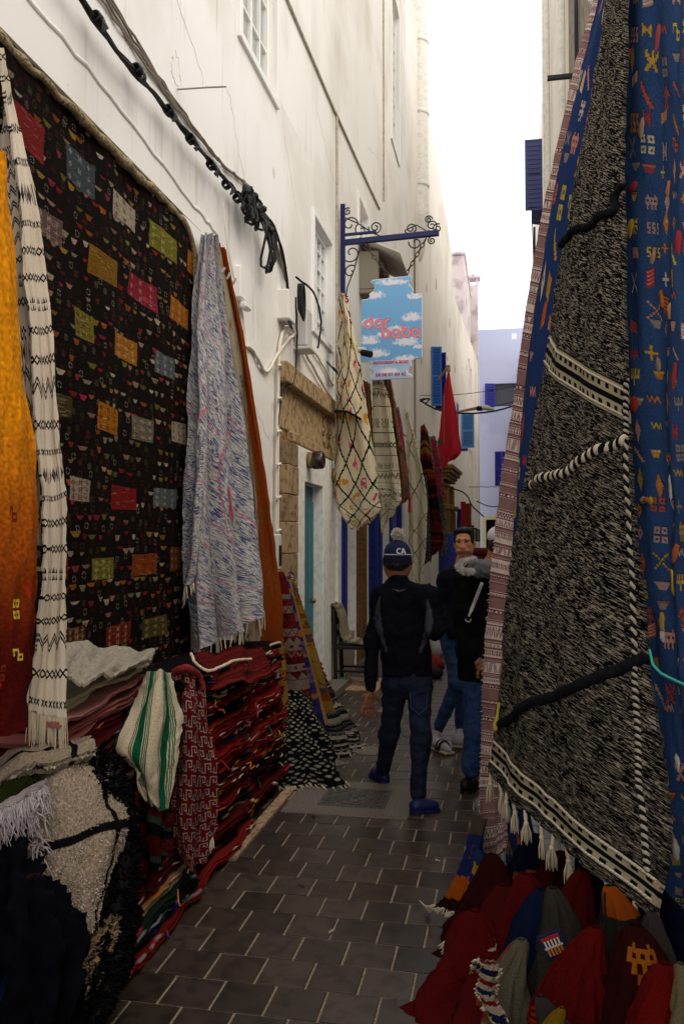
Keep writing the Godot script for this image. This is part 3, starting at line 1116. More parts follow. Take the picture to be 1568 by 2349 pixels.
func window(parent, a0, a1, y0, y1, cols, rows, o := {}):
	# glazed window with glazing bars, set back in its hole; local coordinates of its house
	var z: float = o.get("z", -0.08)
	var fm: Material = o.get("mat", M.whitepaint)
	var fw: float = o.get("fw", 0.06)
	var bw: float = o.get("bw", 0.028)
	var f := MB.new()
	var ca: float = (a0 + a1) / 2; var cy: float = (y0 + y1) / 2
	for sg in [-1, 1]:
		f.box(Vector3(ca + sg * ((a1 - a0) / 2 - fw / 2), cy, z), Vector3(fw / 2, (y1 - y0) / 2, 0.03), 0.004)
		f.box(Vector3(ca, cy + sg * ((y1 - y0) / 2 - fw / 2), z), Vector3((a1 - a0) / 2 - fw, fw / 2, 0.028), 0.004)
	var w := obj("window_frame", f.mesh(), fm, parent)
	if o.get("surround", true):
		var s := MB.new()
		for sg in [-1, 1]:
			s.box(Vector3(ca + sg * ((a1 - a0) / 2 + 0.035), cy, 0.012), Vector3(0.035, (y1 - y0) / 2 + 0.07, 0.018), 0.005)
			s.box(Vector3(ca, cy + sg * ((y1 - y0) / 2 + 0.035), 0.010), Vector3((a1 - a0) / 2, 0.035, 0.018), 0.005)
		obj("surround", s.mesh(), fm, w)
	if o.get("sill", true):
		var s := MB.new()
		s.box(Vector3(ca, y0 - 0.1, 0.05), Vector3((a1 - a0) / 2 + 0.1, 0.03, 0.06), 0.008)
		obj("sill", s.mesh(), fm, w)
	for i in range(1, cols):
		var b := MB.new()
		b.box(Vector3(a0 + (a1 - a0) * i / cols, cy, z), Vector3(bw / 2 * (1.7 if cols % 2 == 0 and i == cols / 2 else 1.0), (y1 - y0) / 2 - fw, 0.018), 0.003)
		obj("glazing_bar", b.mesh(), fm, w)
	for j in range(1, rows):
		var b := MB.new()
		b.box(Vector3(ca, y0 + (y1 - y0) * j / rows, z + 0.001), Vector3((a1 - a0) / 2 - fw, bw / 2, 0.015), 0.003)
		obj("glazing_bar", b.mesh(), fm, w)
	for i in cols:
		for j in rows:
			var b := MB.new()
			var pw: float = (a1 - a0) / cols; var phh: float = (y1 - y0) / rows
			b.flat([Vector3(a0 + i * pw, y0 + j * phh, z - 0.01), Vector3(a0 + (i + 1) * pw, y0 + j * phh, z - 0.01), Vector3(a0 + (i + 1) * pw, y0 + (j + 1) * phh, z - 0.01), Vector3(a0 + i * pw, y0 + (j + 1) * phh, z - 0.01)], Vector3(0, 0, 1))
			obj("pane", b.mesh(), M.glass, w)
	var rows_ := []
	for i in 2:
		var r := []
		for j in 41:
			r.append(Vector3(lerpf(a0, a1, j / 40.0), [y1, y0][i], z - 0.14 + 0.018 * sin(j * 1.1)))
		rows_.append(r)
	var cu := MB.new()
	cu.grid(rows_)
	obj("curtain", cu.mesh(), o.get("curtain", M.curtain), w)
	return w

func leaf(parent: Node3D, w: float, h: float, mat: Material, slats := 16, xf := Transform3D(), panels := 2, called := "shutter", solid := false):
	# louvred shutter leaf from its hinge at x = 0
	var f := MB.new()
	var fw := minf(0.07, w * 0.16)
	for x in [fw / 2, w - fw / 2]:
		f.box(Vector3(x, h / 2, 0), Vector3(fw / 2, h / 2, 0.02), 0.004)
	for j in panels + 1:
		f.box(Vector3(w / 2, fw / 2 + (h - fw) * j / panels, 0), Vector3(w / 2 - fw, fw / 2, 0.018), 0.004)
	for i in f.v.size():
		f.v[i] = xf * f.v[i]; f.n[i] = xf.basis * f.n[i]
	var sh := obj(called, f.mesh(), mat, parent)
	if solid:
		var bk := MB.new()
		bk.box(Vector3(w / 2, h / 2, -0.014), Vector3(w / 2 - fw * 0.5, h / 2 - fw * 0.5, 0.004))
		for i in bk.v.size():
			bk.v[i] = xf * bk.v[i]; bk.n[i] = xf.basis * bk.n[i]
		obj("backing", bk.mesh(), mat, sh)
	var m0: ArrayMesh = null
	for p in panels:
		var y0 := fw + (h - fw) * p / panels
		var y1 := (h - fw) * (p + 1) / panels
		var k := maxi(2, int(slats / panels))
		for q in k:
			if m0 == null:
				var b := MB.new()
				b.box(Vector3.ZERO, Vector3(w / 2 - fw, (y1 - y0) / k * 0.56, 0.004), 0.0, Basis(Vector3(1, 0, 0), 0.6))
				m0 = b.mesh()
			var o := obj("slat", m0, mat, sh)
			o.transform = xf * Transform3D(Basis(), Vector3(w / 2, y0 + (y1 - y0) * (q + 0.5) / k, 0))
	return sh

const LEFT := Transform3D(Basis(Vector3(0, 0, -1), Vector3(0, 1, 0), Vector3(1, 0, 0)), Vector3(-2.05, 0, 0))

func build_left_house():
	var holes := [[1.0, 5.36, 0.0, 3.87, 1.1], [6.2, 7.22, 5.8, 8.3, 0.25], [8.78, 9.72, 4.08, 5.32, 0.22], [7.42, 10.05, 0.0, 3.42, 0.35], [10.12, 14.3, 0.32, 2.85, 0.3], [11.65, 12.45, 6.15, 6.72, 0.2],
		[11.75, 12.85, 5.35, 5.98, 0.3], [15.3, 16.4, 9.4, 12.4, 0.25], [14.9, 17.2, 0.1, 2.7, 0.4]]
	var t := facade("whitewashed_house", "tall whitewashed house along the left with the rug shop and small-paned windows", "house", LEFT, -4.0, 18.7, 19.0, holes, M.plaster, 6.0)
	window(t, 6.2, 7.22, 5.8, 8.3, 4, 6, {"sill": false})
	window(t, 8.78, 9.72, 4.08, 5.32, 4, 6, {"sill": false})
	window(t, 11.65, 12.45, 6.15, 6.72, 3, 2, {"sill": false})
	window(t, 15.3, 16.4, 9.4, 12.4, 4, 8, {"sill": false})
	# the rug shop: ragged rounded edge of its opening, dark room behind
	var e := MB.new()
	var pts := []; var rr := []
	for q in 60:
		var a := 0.9 + q * 0.075
		if a > 5.05: break
		pts.append(Vector3(a, 3.845 + rng.randf_range(-0.012, 0.012), -0.02))
	for q in 7:
		var an := PI / 2 * (1 - q / 6.0)
		pts.append(Vector3(5.04 + 0.29 * cos(an), 3.56 + 0.285 * sin(an) + rng.randf_range(-0.01, 0.01), -0.02))
	for q in 30:
		pts.append(Vector3(5.335 + rng.randf_range(-0.008, 0.008), 3.5 - q * 0.12, -0.02))
	for q in pts.size(): rr.append(rng.randf_range(0.016, 0.034))
	e.tube(pts, rr, 7)
	obj("worn_edge", e.mesh(), grainy(hexc("a39274"), hexc("6f5c40"), 1.5, 0.95, 3.0, 25, false, 0.05), t)
	var fl := MB.new()
	var fp := PackedVector2Array([Vector2(5.37, 3.88)])
	for q in 9:
		var an := PI / 2 * q / 8.0
		fp.append(Vector2(5.03 + 0.31 * cos(an), 3.55 + 0.31 * sin(an)))
	fl.prism(fp, -0.6, -0.002)
	obj("rounded_corner", fl.mesh(), M.plaster, t)
	var rm := MB.new()
	rm.flat([Vector3(0.9, 0, -1.1), Vector3(5.6, 0, -1.1), Vector3(5.6, 4.0, -1.1), Vector3(0.9, 4.0, -1.1)], Vector3(0, 0, 1))
	obj("shop_back_wall", rm.mesh(), M.brownwall, t)
	# awninged wooden window box
	var aw := MB.new()
	aw.box(Vector3(12.3, 5.37, 0.16), Vector3(0.56, 0.04, 0.18), 0.01)
	for a in [11.76, 12.84]: aw.box(Vector3(a, 5.66, 0.14), Vector3(0.03, 0.27, 0.15), 0.008)
	aw.box(Vector3(12.3, 5.92, 0.14), Vector3(0.56, 0.03, 0.15), 0.008)
	var wb := obj("window_box", aw.mesh(), plain(hexc("8f8676"), 0.85), t)
	for i in 5:
		var b := MB.new()
		b.box(Vector3(11.88 + i * 0.21, 5.65, 0.1), Vector3(0.03, 0.25, 0.02), 0.005)
		obj("slat", b.mesh(), M.plastic, wb)
	var ro := []
	for i in 2:
		var r := []
		for j in 57:
			r.append(Vector3(11.6 + j * 0.025, [6.12, 5.83][i] + 0.018 * sin(j * 1.25), [0.0, 0.62][i]))
		ro.append(r)
	var cw := MB.new()
	cw.grid(ro)
	for i in ro: for j in i.size(): i[j] += Vector3(0, 0.012, 0)
	cw.grid(ro)
	obj("corrugated_awning", cw.mesh(), M.conduit, wb)
	# conduits and cracks along the facade
	for l in [[[6.5, 6.98], [7.8, 7.0], [9.9, 7.08], [10.02, 7.1]], [[10.05, 7.1], [11.6, 7.2], [13.7, 7.36]], [[10.04, 7.1], [10.05, 5.6], [10.06, 3.55]], [[14.2, 7.7], [14.2, 14.0]]]:
		var m := MB.new()
		var pp := []
		for q in l: pp.append(Vector3(q[0], q[1], 0.012))
		m.tube(pp, 0.018, 6)
		obj("conduit", m.mesh(), grainy(hexc("b9b0a0"), hexc("8f8778"), 1.0, 0.9, 0.0, 27), t)
	# plastered-over cable ridges
	for l in [[[2.4, 4.05], [3.3, 4.12], [4.2, 4.08], [5.2, 4.0], [5.7, 3.97]], [[5.75, 4.5], [5.9, 4.0], [6.35, 3.42], [6.42, 2.9]], [[6.5, 4.35], [6.62, 3.7], [6.7, 3.2]]]:
		var m := MB.new()
		var pp := []
		for q in l: pp.append(Vector3(q[0], q[1], -0.004))
		var fine := []
		for q in 30: fine.append(Surf.line(pp, q / 29.0) + Vector3(0, rng.randf_range(-0.012, 0.012), 0))
		m.tube(fine, 0.016, 6)
		obj("plaster_ridge", m.mesh(), M.plaster, t)
	# hairline cracks and flaked patches in the plaster
	for q in [[4.6, 5.4, 5.4, 4.95], [5.9, 5.2, 6.3, 4.7], [7.6, 5.6, 8.1, 5.0], [3.4, 5.2, 4.4, 5.05], [9.0, 6.6, 9.9, 6.2], [11.0, 5.0, 11.3, 4.0], [7.0, 2.3, 7.05, 1.2], [6.6, 2.9, 7.1, 2.6], [12.6, 7.9, 13.6, 8.2]]:
		var m := MB.new()
		var pp := []
		for k in 14: pp.append(Vector3(lerpf(q[0], q[2], k / 13.0), lerpf(q[1], q[3], k / 13.0), 0.0) + Vector3(rng.randf_range(-0.03, 0.03), rng.randf_range(-0.03, 0.03), 0))
		m.tube(pp, 0.0028, 4)
		obj("crack", m.mesh(), M.conduit, t)
	patches(t, [[2.6, 4.2], [5.9, 3.2], [6.4, 2.6], [7.2, 5.1], [6.7, 1.7], [7.1, 4.5], [13.2, 6.6], [10.8, 4.4], [4.9, 4.75]], M.conduit)
	portal(t)
	shopfronts(t)

func patches(t: Node3D, at: Array, mat: Material):
	# places where the limewash has flaked or been filled
	for q in at:
		var pts := PackedVector2Array()
		var r := rng.randf_range(0.04, 0.13)
		var tall := rng.randf_range(0.7, 2.2)
		for i in 22:
			var a := TAU * i / 22
			pts.append(Vector2(q[0] + cos(a) * r * rng.randf_range(0.55, 1.1), q[1] + sin(a) * r * tall * rng.randf_range(0.55, 1.1)))
		var m := MB.new()
		m.prism(pts, -0.002, 0.003)
		obj("flaked_patch", m.mesh(), mat, t)

func portal(t: Node3D):
	var o := thing("stone_portal", "carved sandstone door surround round a white panel and a teal door", "doorway")
	o.transform = LEFT
	var L := MB.new()
	L.box(Vector3(8.73, 3.31, 0.0), Vector3(1.31, 0.1, 0.075), 0.012)
	obj("lintel", L.mesh(), M.sand, o)
	var m := MB.new()
	m.box(Vector3(8.73, 3.0, -0.06), Vector3(1.3, 0.208, 0.05), 0.004)
	var pn := obj("frieze_panel", m.mesh(), M.sand, o)
	m = MB.new()
	m.box(Vector3(8.78, 2.74, 0.0), Vector3(1.0, 0.05, 0.04), 0.01)
	m.box(Vector3(8.78, 2.695, -0.02), Vector3(0.98, 0.022, 0.04), 0.008)
	obj("moulding", m.mesh(), M.sand, o)
	# carved rosettes
	for c in [[9.45, 2.99], [9.8, 2.99]]:
		var r := MB.new()
		for q in 8:
			var an := TAU * q / 8
			var pts := []
			for k in 13:
				var b := TAU * k / 12
				var rad := 0.085 + 0.06 * cos(b)
				var ang := an + 0.3 * sin(b)
				pts.append(Vector3(c[0] + cos(ang) * rad, c[1] + sin(ang) * rad * 1.15, 0.0))
			r.tube(pts, 0.011, 5, false)
		r.ball(Vector3(c[0], c[1], 0.0), Vector3(0.03, 0.03, 0.025))
		obj("carved_rosette", r.mesh(), M.sand, pn)
	# jamb of sandstone blocks
	var y := 0.0
	for h in [0.36, 0.3, 0.34, 0.27, 0.33, 0.3, 0.26, 0.28, 0.22]:
		var b := MB.new()
		b.box(Vector3(7.645, y + h / 2, 0.012 + rng.randf_range(-0.006, 0.006)), Vector3(0.215, h / 2 - 0.0025, 0.06), 0.006)
		var sm: StandardMaterial3D = M.sand.duplicate()
		sm.albedo_color = Color.WHITE.darkened(rng.randf_range(0, 0.22))
		obj("stone_block", b.mesh(), sm, o)
		y += h
	var bk := MB.new()
	bk.box(Vector3(7.64, 1.5, -0.08), Vector3(0.22, 1.5, 0.06))
	obj("mortar_bed", bk.mesh(), M.sanddark, o)
	# white panel with the door hole
	var w := MB.new()
	w.box(Vector3(8.045, 1.335, 0.0), Vector3(0.175, 1.335, 0.05), 0.006)
	w.box(Vector3(9.44, 1.335, 0.0), Vector3(0.33, 1.335, 0.05), 0.006)
	w.box(Vector3(8.665, 2.5, -0.002), Vector3(0.445, 0.17, 0.05), 0.004)
	w.box(Vector3(9.9, 1.335, 0.012), Vector3(0.12, 1.335, 0.07), 0.03)
	for a in [8.215, 9.115]: w.box(Vector3(a, 1.165, -0.2), Vector3(0.006, 1.165, 0.16))
	w.box(Vector3(8.665, 2.328, -0.2), Vector3(0.445, 0.006, 0.16))
	obj("white_panel", w.mesh(), M.white, o)
	var d := MB.new()
	d.box(Vector3(8.665, 1.16, -0.1), Vector3(0.443, 1.16, 0.02))
	var dr := obj("door", d.mesh(), M.teal, o)
	for i in 6:
		var b := MB.new()
		b.box(Vector3(8.3 + i * 0.146, 1.1, -0.074), Vector3(0.069, 1.06, 0.012), 0.004)
		obj("plank", b.mesh(), M.teal, dr)
	var hd := MB.new()
	hd.ball(Vector3(9.0, 1.05, -0.04), Vector3(0.03, 0.03, 0.03))
	obj("door_knob", hd.mesh(), M.brass, dr)
	var st := MB.new()
	st.box(Vector3(8.7, 0.05, 0.12), Vector3(1.0, 0.05, 0.14), 0.01)
	obj("step", st.mesh(), M.concrete, o)
	# two drum lamps
	for q in [[8.36, 2.56, "nearer brown drum-shaped wall lamp above the teal door"], [9.62, 2.5, "farther brown drum-shaped wall lamp half hidden by the cream rug"]]:
		var lt := thing("wall_lamp", q[2], "lamp", Vector3(-2.0, q[1], -q[0]), "drum lamps over the doorway")
		var bs := Basis(Vector3(0, 0, -1), Vector3(1, 0, 0), Vector3(0, -1, 0))
		var a := MB.new()
		a.lathe(Vector3.ZERO, [[0.0, -0.01], [0.085, -0.01], [0.085, 0.05], [0.07, 0.052]], 22, bs)
		obj("base", a.mesh(), M.brass, lt)
		var b := MB.new()
		b.lathe(Vector3.ZERO, [[0.07, 0.05], [0.092, 0.055], [0.096, 0.07], [0.094, 0.15], [0.082, 0.168], [0.06, 0.172], [0.055, 0.16], [0.0, 0.158]], 22, bs)
		obj("drum", b.mesh(), M.lampbrown, lt)

func shopfronts(t: Node3D):
	# blue shop window beyond the door
	var o := thing("blue_shop_front", "blue painted shop window frame with dark panes beyond the teal door", "shop front")
	o.transform = LEFT
	for a in [[10.32, 0.13], [10.62, 0.1], [13.35, 0.16], [13.85, 0.13]]:
		var b := MB.new()
		b.box(Vector3(a[0], 1.6, -0.06), Vector3(a[1], 1.24, 0.06), 0.012)
		for k in [-0.5, 0.5]:
			b.box(Vector3(a[0] + k * a[1], 1.6, 0.005), Vector3(a[1] * 0.22, 1.16, 0.014), 0.008)
		obj("post", b.mesh(), M.blue, o)
	var r := MB.new()
	r.box(Vector3(12.2, 2.79, -0.06), Vector3(2.06, 0.06, 0.055), 0.01)
	r.box(Vector3(12.2, 0.36, -0.05), Vector3(2.06, 0.05, 0.07), 0.01)
	obj("rail", r.mesh(), M.blue, o)
	for a in [[10.16, 10.5], [12.25, 13.2], [10.72, 11.02], [13.5, 13.72], [13.98, 14.28]]:
		var p := MB.new()
		p.box(Vector3((a[0] + a[1]) / 2, 1.6, -0.1), Vector3((a[1] - a[0]) / 2, 1.2, 0.004))
		obj("pane", p.mesh(), M.glass, o)
	var bk := MB.new()
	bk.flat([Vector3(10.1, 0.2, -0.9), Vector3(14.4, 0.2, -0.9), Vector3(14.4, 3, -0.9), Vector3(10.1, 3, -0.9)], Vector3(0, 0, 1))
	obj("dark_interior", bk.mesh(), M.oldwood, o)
	# old timber post with plaster reveal between the windows
	var w := thing("timber_door_post", "worn golden brown carved timber post between blue shop windows", "door post")
	w.transform = LEFT
	var m := MB.new()
	m.box(Vector3(11.6, 1.45, -0.02), Vector3(0.46, 1.42, 0.08), 0.015)
	for k in [-0.3, -0.1, 0.12, 0.3]:
		m.box(Vector3(11.6 + k, 1.45, 0.06), Vector3(0.06, 1.38, 0.02), 0.012)
	obj("post", m.mesh(), M.oldwood, w)
	m = MB.new()
	m.box(Vector3(11.09, 1.5, 0.01), Vector3(0.04, 1.47, 0.06), 0.012)
	m.box(Vector3(12.11, 1.5, 0.01), Vector3(0.04, 1.47, 0.06), 0.012)
	obj("plaster_reveal", m.mesh(), M.white, w)
	# rough plinth
	var pl := thing("rubble_plinth", "rough grey rendered plinth under the blue shop window behind the chair", "plinth")
	pl.transform = LEFT
	m = MB.new()
	var rows := []
	for i in 9:
		var row := []
		for j in 60:
			row.append(Vector3(10.06 + j * 0.072, 0.5 - i * 0.0625, 0.06 + rng.randf_range(-0.012, 0.012)))
		rows.append(row)
	var toprow := []
	for j in 60: toprow.append(Vector3(10.06 + j * 0.072, 0.52, -0.1))
	rows.push_front(toprow)
	m.grid(rows)
	obj("render", m.mesh(), M.rubble, pl)
	# second blue door, farther
	var d := thing("far_blue_door", "deep blue open door leaf beside the long cream rug", "door")
	d.transform = LEFT
	m = MB.new()
	for k in 5:
		m.box(Vector3(15.1 + k * 0.22, 1.35, -0.05), Vector3(0.105, 1.25, 0.03), 0.008)
	m.box(Vector3(14.97, 1.4, 0.01), Vector3(0.06, 1.3, 0.05), 0.01)
	m.box(Vector3(16.3, 1.4, 0.01), Vector3(0.06, 1.3, 0.05), 0.01)
	obj("leaf", m.mesh(), M.blue, d)
	m = MB.new()
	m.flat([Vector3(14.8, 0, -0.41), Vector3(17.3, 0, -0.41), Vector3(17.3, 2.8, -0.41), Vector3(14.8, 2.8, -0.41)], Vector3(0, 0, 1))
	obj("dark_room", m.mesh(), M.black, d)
	# wooden boards the chair stands on
	var bd := thing("wooden_boards", "low platform of pale boards in front of the doorway beneath the chair", "platform")
	for k in 6:
		var b := MB.new()
		b.box(Vector3(-1.72, 0.012, -9.38 - k * 0.14), Vector3(0.3, 0.012, 0.065), 0.003)
		obj("board", b.mesh(), M.wood, bd)

func build_far_houses():
	# big white downpipe box at the end of the first house
	var pb := thing("downpipe", "wide white painted drainage shaft running down the corner of the tall house", "downpipe")
	var m := MB.new()
	m.lathe(Vector3(-2.0, 0, -20.0), [[0.0, 8.6], [0.06, 8.6], [0.12, 8.75], [0.26, 9.6], [0.27, 9.7], [0.25, 9.8], [0.24, 10.2], [0.24, 20.0]], 20)
	obj("pipe", m.mesh(), M.white, pb)
	for y in [10.4, 12.2, 14.0, 15.8]:
		m = MB.new()
		m.lathe(Vector3(-2.0, 0, -20.0), [[0.235, y], [0.262, y + 0.01], [0.262, y + 0.09], [0.235, y + 0.1]], 20)
		obj("pipe_collar", m.mesh(), M.white, pb)
	# the row beyond, turning slightly into the lane
	var dir := Vector3(0.94, 0, -21.1).normalized()
	var out := dir.cross(Vector3.UP)
	var xf := Transform3D(Basis(dir, Vector3.UP, out), Vector3(-2.05, 0, -18.7))
	var holes := [[3.4, 4.2, 5.35, 6.95, 0.25], [5.8, 6.8, 5.5, 6.9, 0.2], [2.4, 3.2, 2.9, 4.4, 0.25]]
	var t := facade("cream_house", "cream limewashed house beyond the downpipe with open blue shutters", "house", xf, 0.0, 8.9, 14.6, holes, M.plaster2, 5.0, 11.4)
	var hx := []
	for q in [4.6, 5.5]:
		pass
	# open blue shutters standing out from the wall
	var w := MB.new()
	w.flat([Vector3(3.3, 5.3, -0.24), Vector3(4.3, 5.3, -0.24), Vector3(4.3, 7.0, -0.24), Vector3(3.3, 7.0, -0.24)], Vector3(0, 0, 1))
	var wi := obj("window", w.mesh(), M.black, t)
	leaf(t, 0.27, 1.6, M.midblue, 18, Transform3D(Basis(Vector3(0.25, 0, 0.97).normalized(), Vector3.UP, Vector3(-0.97, 0, 0.25).normalized()), Vector3(3.4, 5.35, 0.02)), 2, "shutter", true)
	leaf(t, 0.3, 1.6, M.blue, 18, Transform3D(Basis(Vector3(-0.1, 0, 0.99).normalized(), Vector3.UP, Vector3(-0.99, 0, -0.1).normalized()), Vector3(4.2, 5.35, 0.02)), 2, "shutter", true)
	leaf(t, 0.5, 1.4, M.skyblue, 18, Transform3D(Basis(), Vector3(5.8, 5.5, -0.02)), 2, "shutter", true)
	leaf(t, 0.5, 1.4, M.skyblue, 18, Transform3D(Basis(), Vector3(6.3, 5.5, -0.02)), 2, "shutter", true)
	leaf(t, 0.4, 1.5, M.blue, 10, Transform3D(Basis(), Vector3(2.4, 2.9, -0.02)))
	leaf(t, 0.4, 1.5, M.blue, 10, Transform3D(Basis(), Vector3(2.8, 2.9, -0.02)))
	for l in [[[0.3, 0.2], [0.32, 6.0], [0.3, 13.0]]]:
		m = MB.new()
		m.tube([Vector3(0.35, 3.2, 0.03), Vector3(0.33, 7.0, 0.03), Vector3(0.36, 9.0, 0.03)], 0.02, 6)
		obj("conduit", m.mesh(), M.wire, t)
	var h2 := [[6.2, 6.7, 7.6, 9.2, 0.12], [7.1, 7.7, 7.3, 9.0, 0.12], [6.2, 6.8, 4.4, 5.5, 0.12], [7.1, 7.8, 4.2, 5.5, 0.12], [1.3, 2.1, 5.2, 6.6, 0.2], [5.6, 6.5, 0.1, 2.3, 0.3], [8.3, 9.2, 0.1, 2.2, 0.3]]
	var xf2 := Transform3D(xf.basis, xf * Vector3(8.9, 0, 0))
	var t2 := facade("low_cream_house", "lower cream house past the flag with pale blue shutters and tall niches", "house", xf2, 0.0, 12.2, 10.1, h2, M.plaster2, 1.2)
	for h in h2.slice(0, 4):
		m = MB.new()
		m.flat([Vector3(h[0], h[2], -0.115), Vector3(h[1], h[2], -0.115), Vector3(h[1], h[3], -0.115), Vector3(h[0], h[3], -0.115)], Vector3(0, 0, 1))
		obj("blind_niche", m.mesh(), M.plaster2, t2)
	leaf(t2, 0.4, 1.4, M.skyblue, 16, Transform3D(Basis(), Vector3(1.3, 5.2, -0.02)), 2, "shutter", true)
	leaf(t2, 0.4, 1.4, M.skyblue, 16, Transform3D(Basis(), Vector3(1.7, 5.2, -0.02)), 2, "shutter", true)
	# shutter leaf standing open across the lane
	leaf(t2, 0.47, 1.28, M.skyblue, 18, Transform3D(Basis(Vector3(0.05, 0, 0.99).normalized(), Vector3.UP, Vector3(-0.99, 0, 0.05).normalized()), Vector3(2.9, 5.13, 0.01)), 2, "shutter", true)
	m = MB.new()
	m.box(Vector3(2.95, 5.07, 0.12), Vector3(0.05, 0.05, 0.12), 0.01)
	obj("shutter_stay", m.mesh(), M.blue, t2)
	for h in h2.slice(5):
		m = MB.new()
		m.box(Vector3((h[0] + h[1]) / 2, (h[2] + h[3]) / 2, -0.12), Vector3((h[1] - h[0]) / 2, (h[3] - h[2]) / 2, 0.03), 0.01)
		obj("door", m.mesh(), M.blue, t2)
	patches(t, [[1.6, 6.2], [2.6, 8.3], [4.6, 9.0], [5.2, 6.4], [7.4, 7.5], [8.1, 8.8], [2.1, 4.6]], M.sand)
	patches(t2, [[0.8, 7.6], [3.6, 8.2], [4.6, 6.4], [5.3, 8.6], [8.6, 7.8], [9.6, 5.0]], M.sand)
	# carved stone doorway jutting into the lane
	var sd := thing("old_stone_doorway", "weathered carved stone doorway with stepped cornice under the red flag", "doorway")
	sd.transform = xf
	for q in [[4.75, 0.40, 0.12], [4.63, 0.34, 0.1], [4.53, 0.26, 0.08], [4.44, 0.2, 0.09]]:
		m = MB.new()
		m.box(Vector3(6.3, q[0] - 0.9, q[1] / 2), Vector3(0.95 + q[1], q[2] / 2, q[1] / 2 + 0.03), 0.02)
		obj("cornice_course", m.mesh(), M.sanddark, sd)
	for a in [5.55, 7.05]:
		m = MB.new()
		m.box(Vector3(a, 1.7, 0.1), Vector3(0.2, 1.7, 0.12), 0.02)
		for k in [-0.1, 0.1]: m.tube([Vector3(a + k, 0.3, 0.22), Vector3(a + k, 2.6, 0.22)], 0.05, 8)
		m.box(Vector3(a, 2.7, 0.16), Vector3(0.26, 0.07, 0.2), 0.02)
		obj("pilaster", m.mesh(), M.sanddark, sd)
	m = MB.new()
	m.box(Vector3(6.3, 1.4, 0.02), Vector3(0.6, 1.4, 0.03))
	obj("door", m.mesh(), M.oldwood, sd)
	m = MB.new()
	m.box(Vector3(6.3, 3.1, 0.05), Vector3(0.9, 0.36, 0.06), 0.02)
	obj("frieze", m.mesh(), M.sanddark, sd)
	# pinkish block above the roofs, with stair turret
	var pk := thing("pink_rooftop_block", "peeling pinkish rooftop block rising behind the lower cream house", "house")
	m = MB.new()
	m.box(Vector3(-2.6, 6.6, -36.0), Vector3(1.12, 6.6, 3.0), 0.05)
	obj("wall", m.mesh(), M.pinkwash, pk)
	m = MB.new()
	m.box(Vector3(-2.6, 13.25, -36.0), Vector3(1.16, 0.06, 3.04), 0.02)
	obj("coping", m.mesh(), M.pinkwash, pk)
	var ch := thing("rooftop_chimney", "slim white chimney with tiled cap standing above the far roofs", "chimney", Vector3(-1.36, 0, -39.2))
	m = MB.new()
	m.box(Vector3(0, 6.9, 0), Vector3(0.24, 6.9, 0.24), 0.03)
	obj("shaft", m.mesh(), M.pinkwash, ch)
	for q in [[-0.19, -0.19], [0.19, -0.19], [-0.19, 0.19], [0.19, 0.19]]:
		m = MB.new()
		m.box(Vector3(q[0], 13.95, q[1]), Vector3(0.05, 0.16, 0.05))
		obj("cap_post", m.mesh(), M.pinkwash, ch)
	m = MB.new()
	m.box(Vector3(0, 14.15, 0), Vector3(0.34, 0.06, 0.34), 0.02)
	m.lathe(Vector3(0, 14.2, 0), [[0.4, 0.0], [0.0, 0.22]], 4)
	obj("cap", m.mesh(), M.pinkwash, ch)
	# lavender house closing the lane
	var ex := Transform3D(Basis(Vector3(1, 0, 0), Vector3(0, 1, 0), Vector3(0, 0, 1)), Vector3(0, 0, -41.0))
	var hz := [[0.0, 0.0, 0.0, 0.0, 0.0]]
	var h3 := [[-0.78, 0.62, 8.32, 9.45, 0.25], [-0.42, 0.25, 4.4, 6.1, 0.25], [-0.86, 0.0, 0.0, 2.75, 0.4]]
	var t3 := facade("lavender_house", "pale lavender house closing the end of the lane with dark blue shutters", "house", ex, -1.6, 9.0, 12.15, h3, M.lavender, 6.0)
	m = MB.new()
	m.flat([Vector3(-0.8, 8.3, -0.24), Vector3(0.7, 8.3, -0.24), Vector3(0.7, 9.5, -0.24), Vector3(-0.8, 9.5, -0.24)], Vector3(0, 0, 1))
	obj("window", m.mesh(), plain(hexc("4a4c58"), 0.3), t3)
	leaf(t3, 0.5, 1.13, M.farblue, 10, Transform3D(Basis(Vector3(-0.98, 0, 0.2).normalized(), Vector3.UP, Vector3(-0.2, 0, -0.98).normalized()), Vector3(-0.38, 8.32, 0.02)), 1)
	leaf(t3, 0.5, 1.13, M.farblue, 10, Transform3D(Basis(Vector3(0.98, 0, 0.2).normalized(), Vector3.UP, Vector3(-0.2, 0, 0.98).normalized()), Vector3(0.6, 8.32, 0.02)), 1)
	leaf(t3, 0.335, 1.7, M.farblue, 14, Transform3D(Basis(), Vector3(-0.42, 4.4, -0.02)))
	leaf(t3, 0.335, 1.7, M.farblue, 14, Transform3D(Basis(), Vector3(-0.085, 4.4, -0.02)))
	m = MB.new()
	for q in [[-0.96, 1.42, 0.1, 1.42], [0.1, 1.42, 0.1, 1.42]]:
		m.box(Vector3(q[0], q[1], 0.03), Vector3(q[2], q[3], 0.04), 0.01)
	m.box(Vector3(-0.43, 2.85, 0.03), Vector3(0.62, 0.1, 0.038), 0.01)
	var df := obj("door_frame", m.mesh(), plain(hexc("c9bf9a"), 0.8), t3)
	m = MB.new()
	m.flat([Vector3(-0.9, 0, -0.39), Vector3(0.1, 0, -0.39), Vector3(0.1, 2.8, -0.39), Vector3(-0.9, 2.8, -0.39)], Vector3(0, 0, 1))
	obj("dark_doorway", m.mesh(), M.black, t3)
	m = MB.new()
	m.box(Vector3(0.55, 11.75, 0.003), Vector3(0.12, 0.14, 0.004))
	obj("painted_sky_opening", m.mesh(), M.whitepaint, t3)  # white panel painted where bright sky shows through a parapet hole

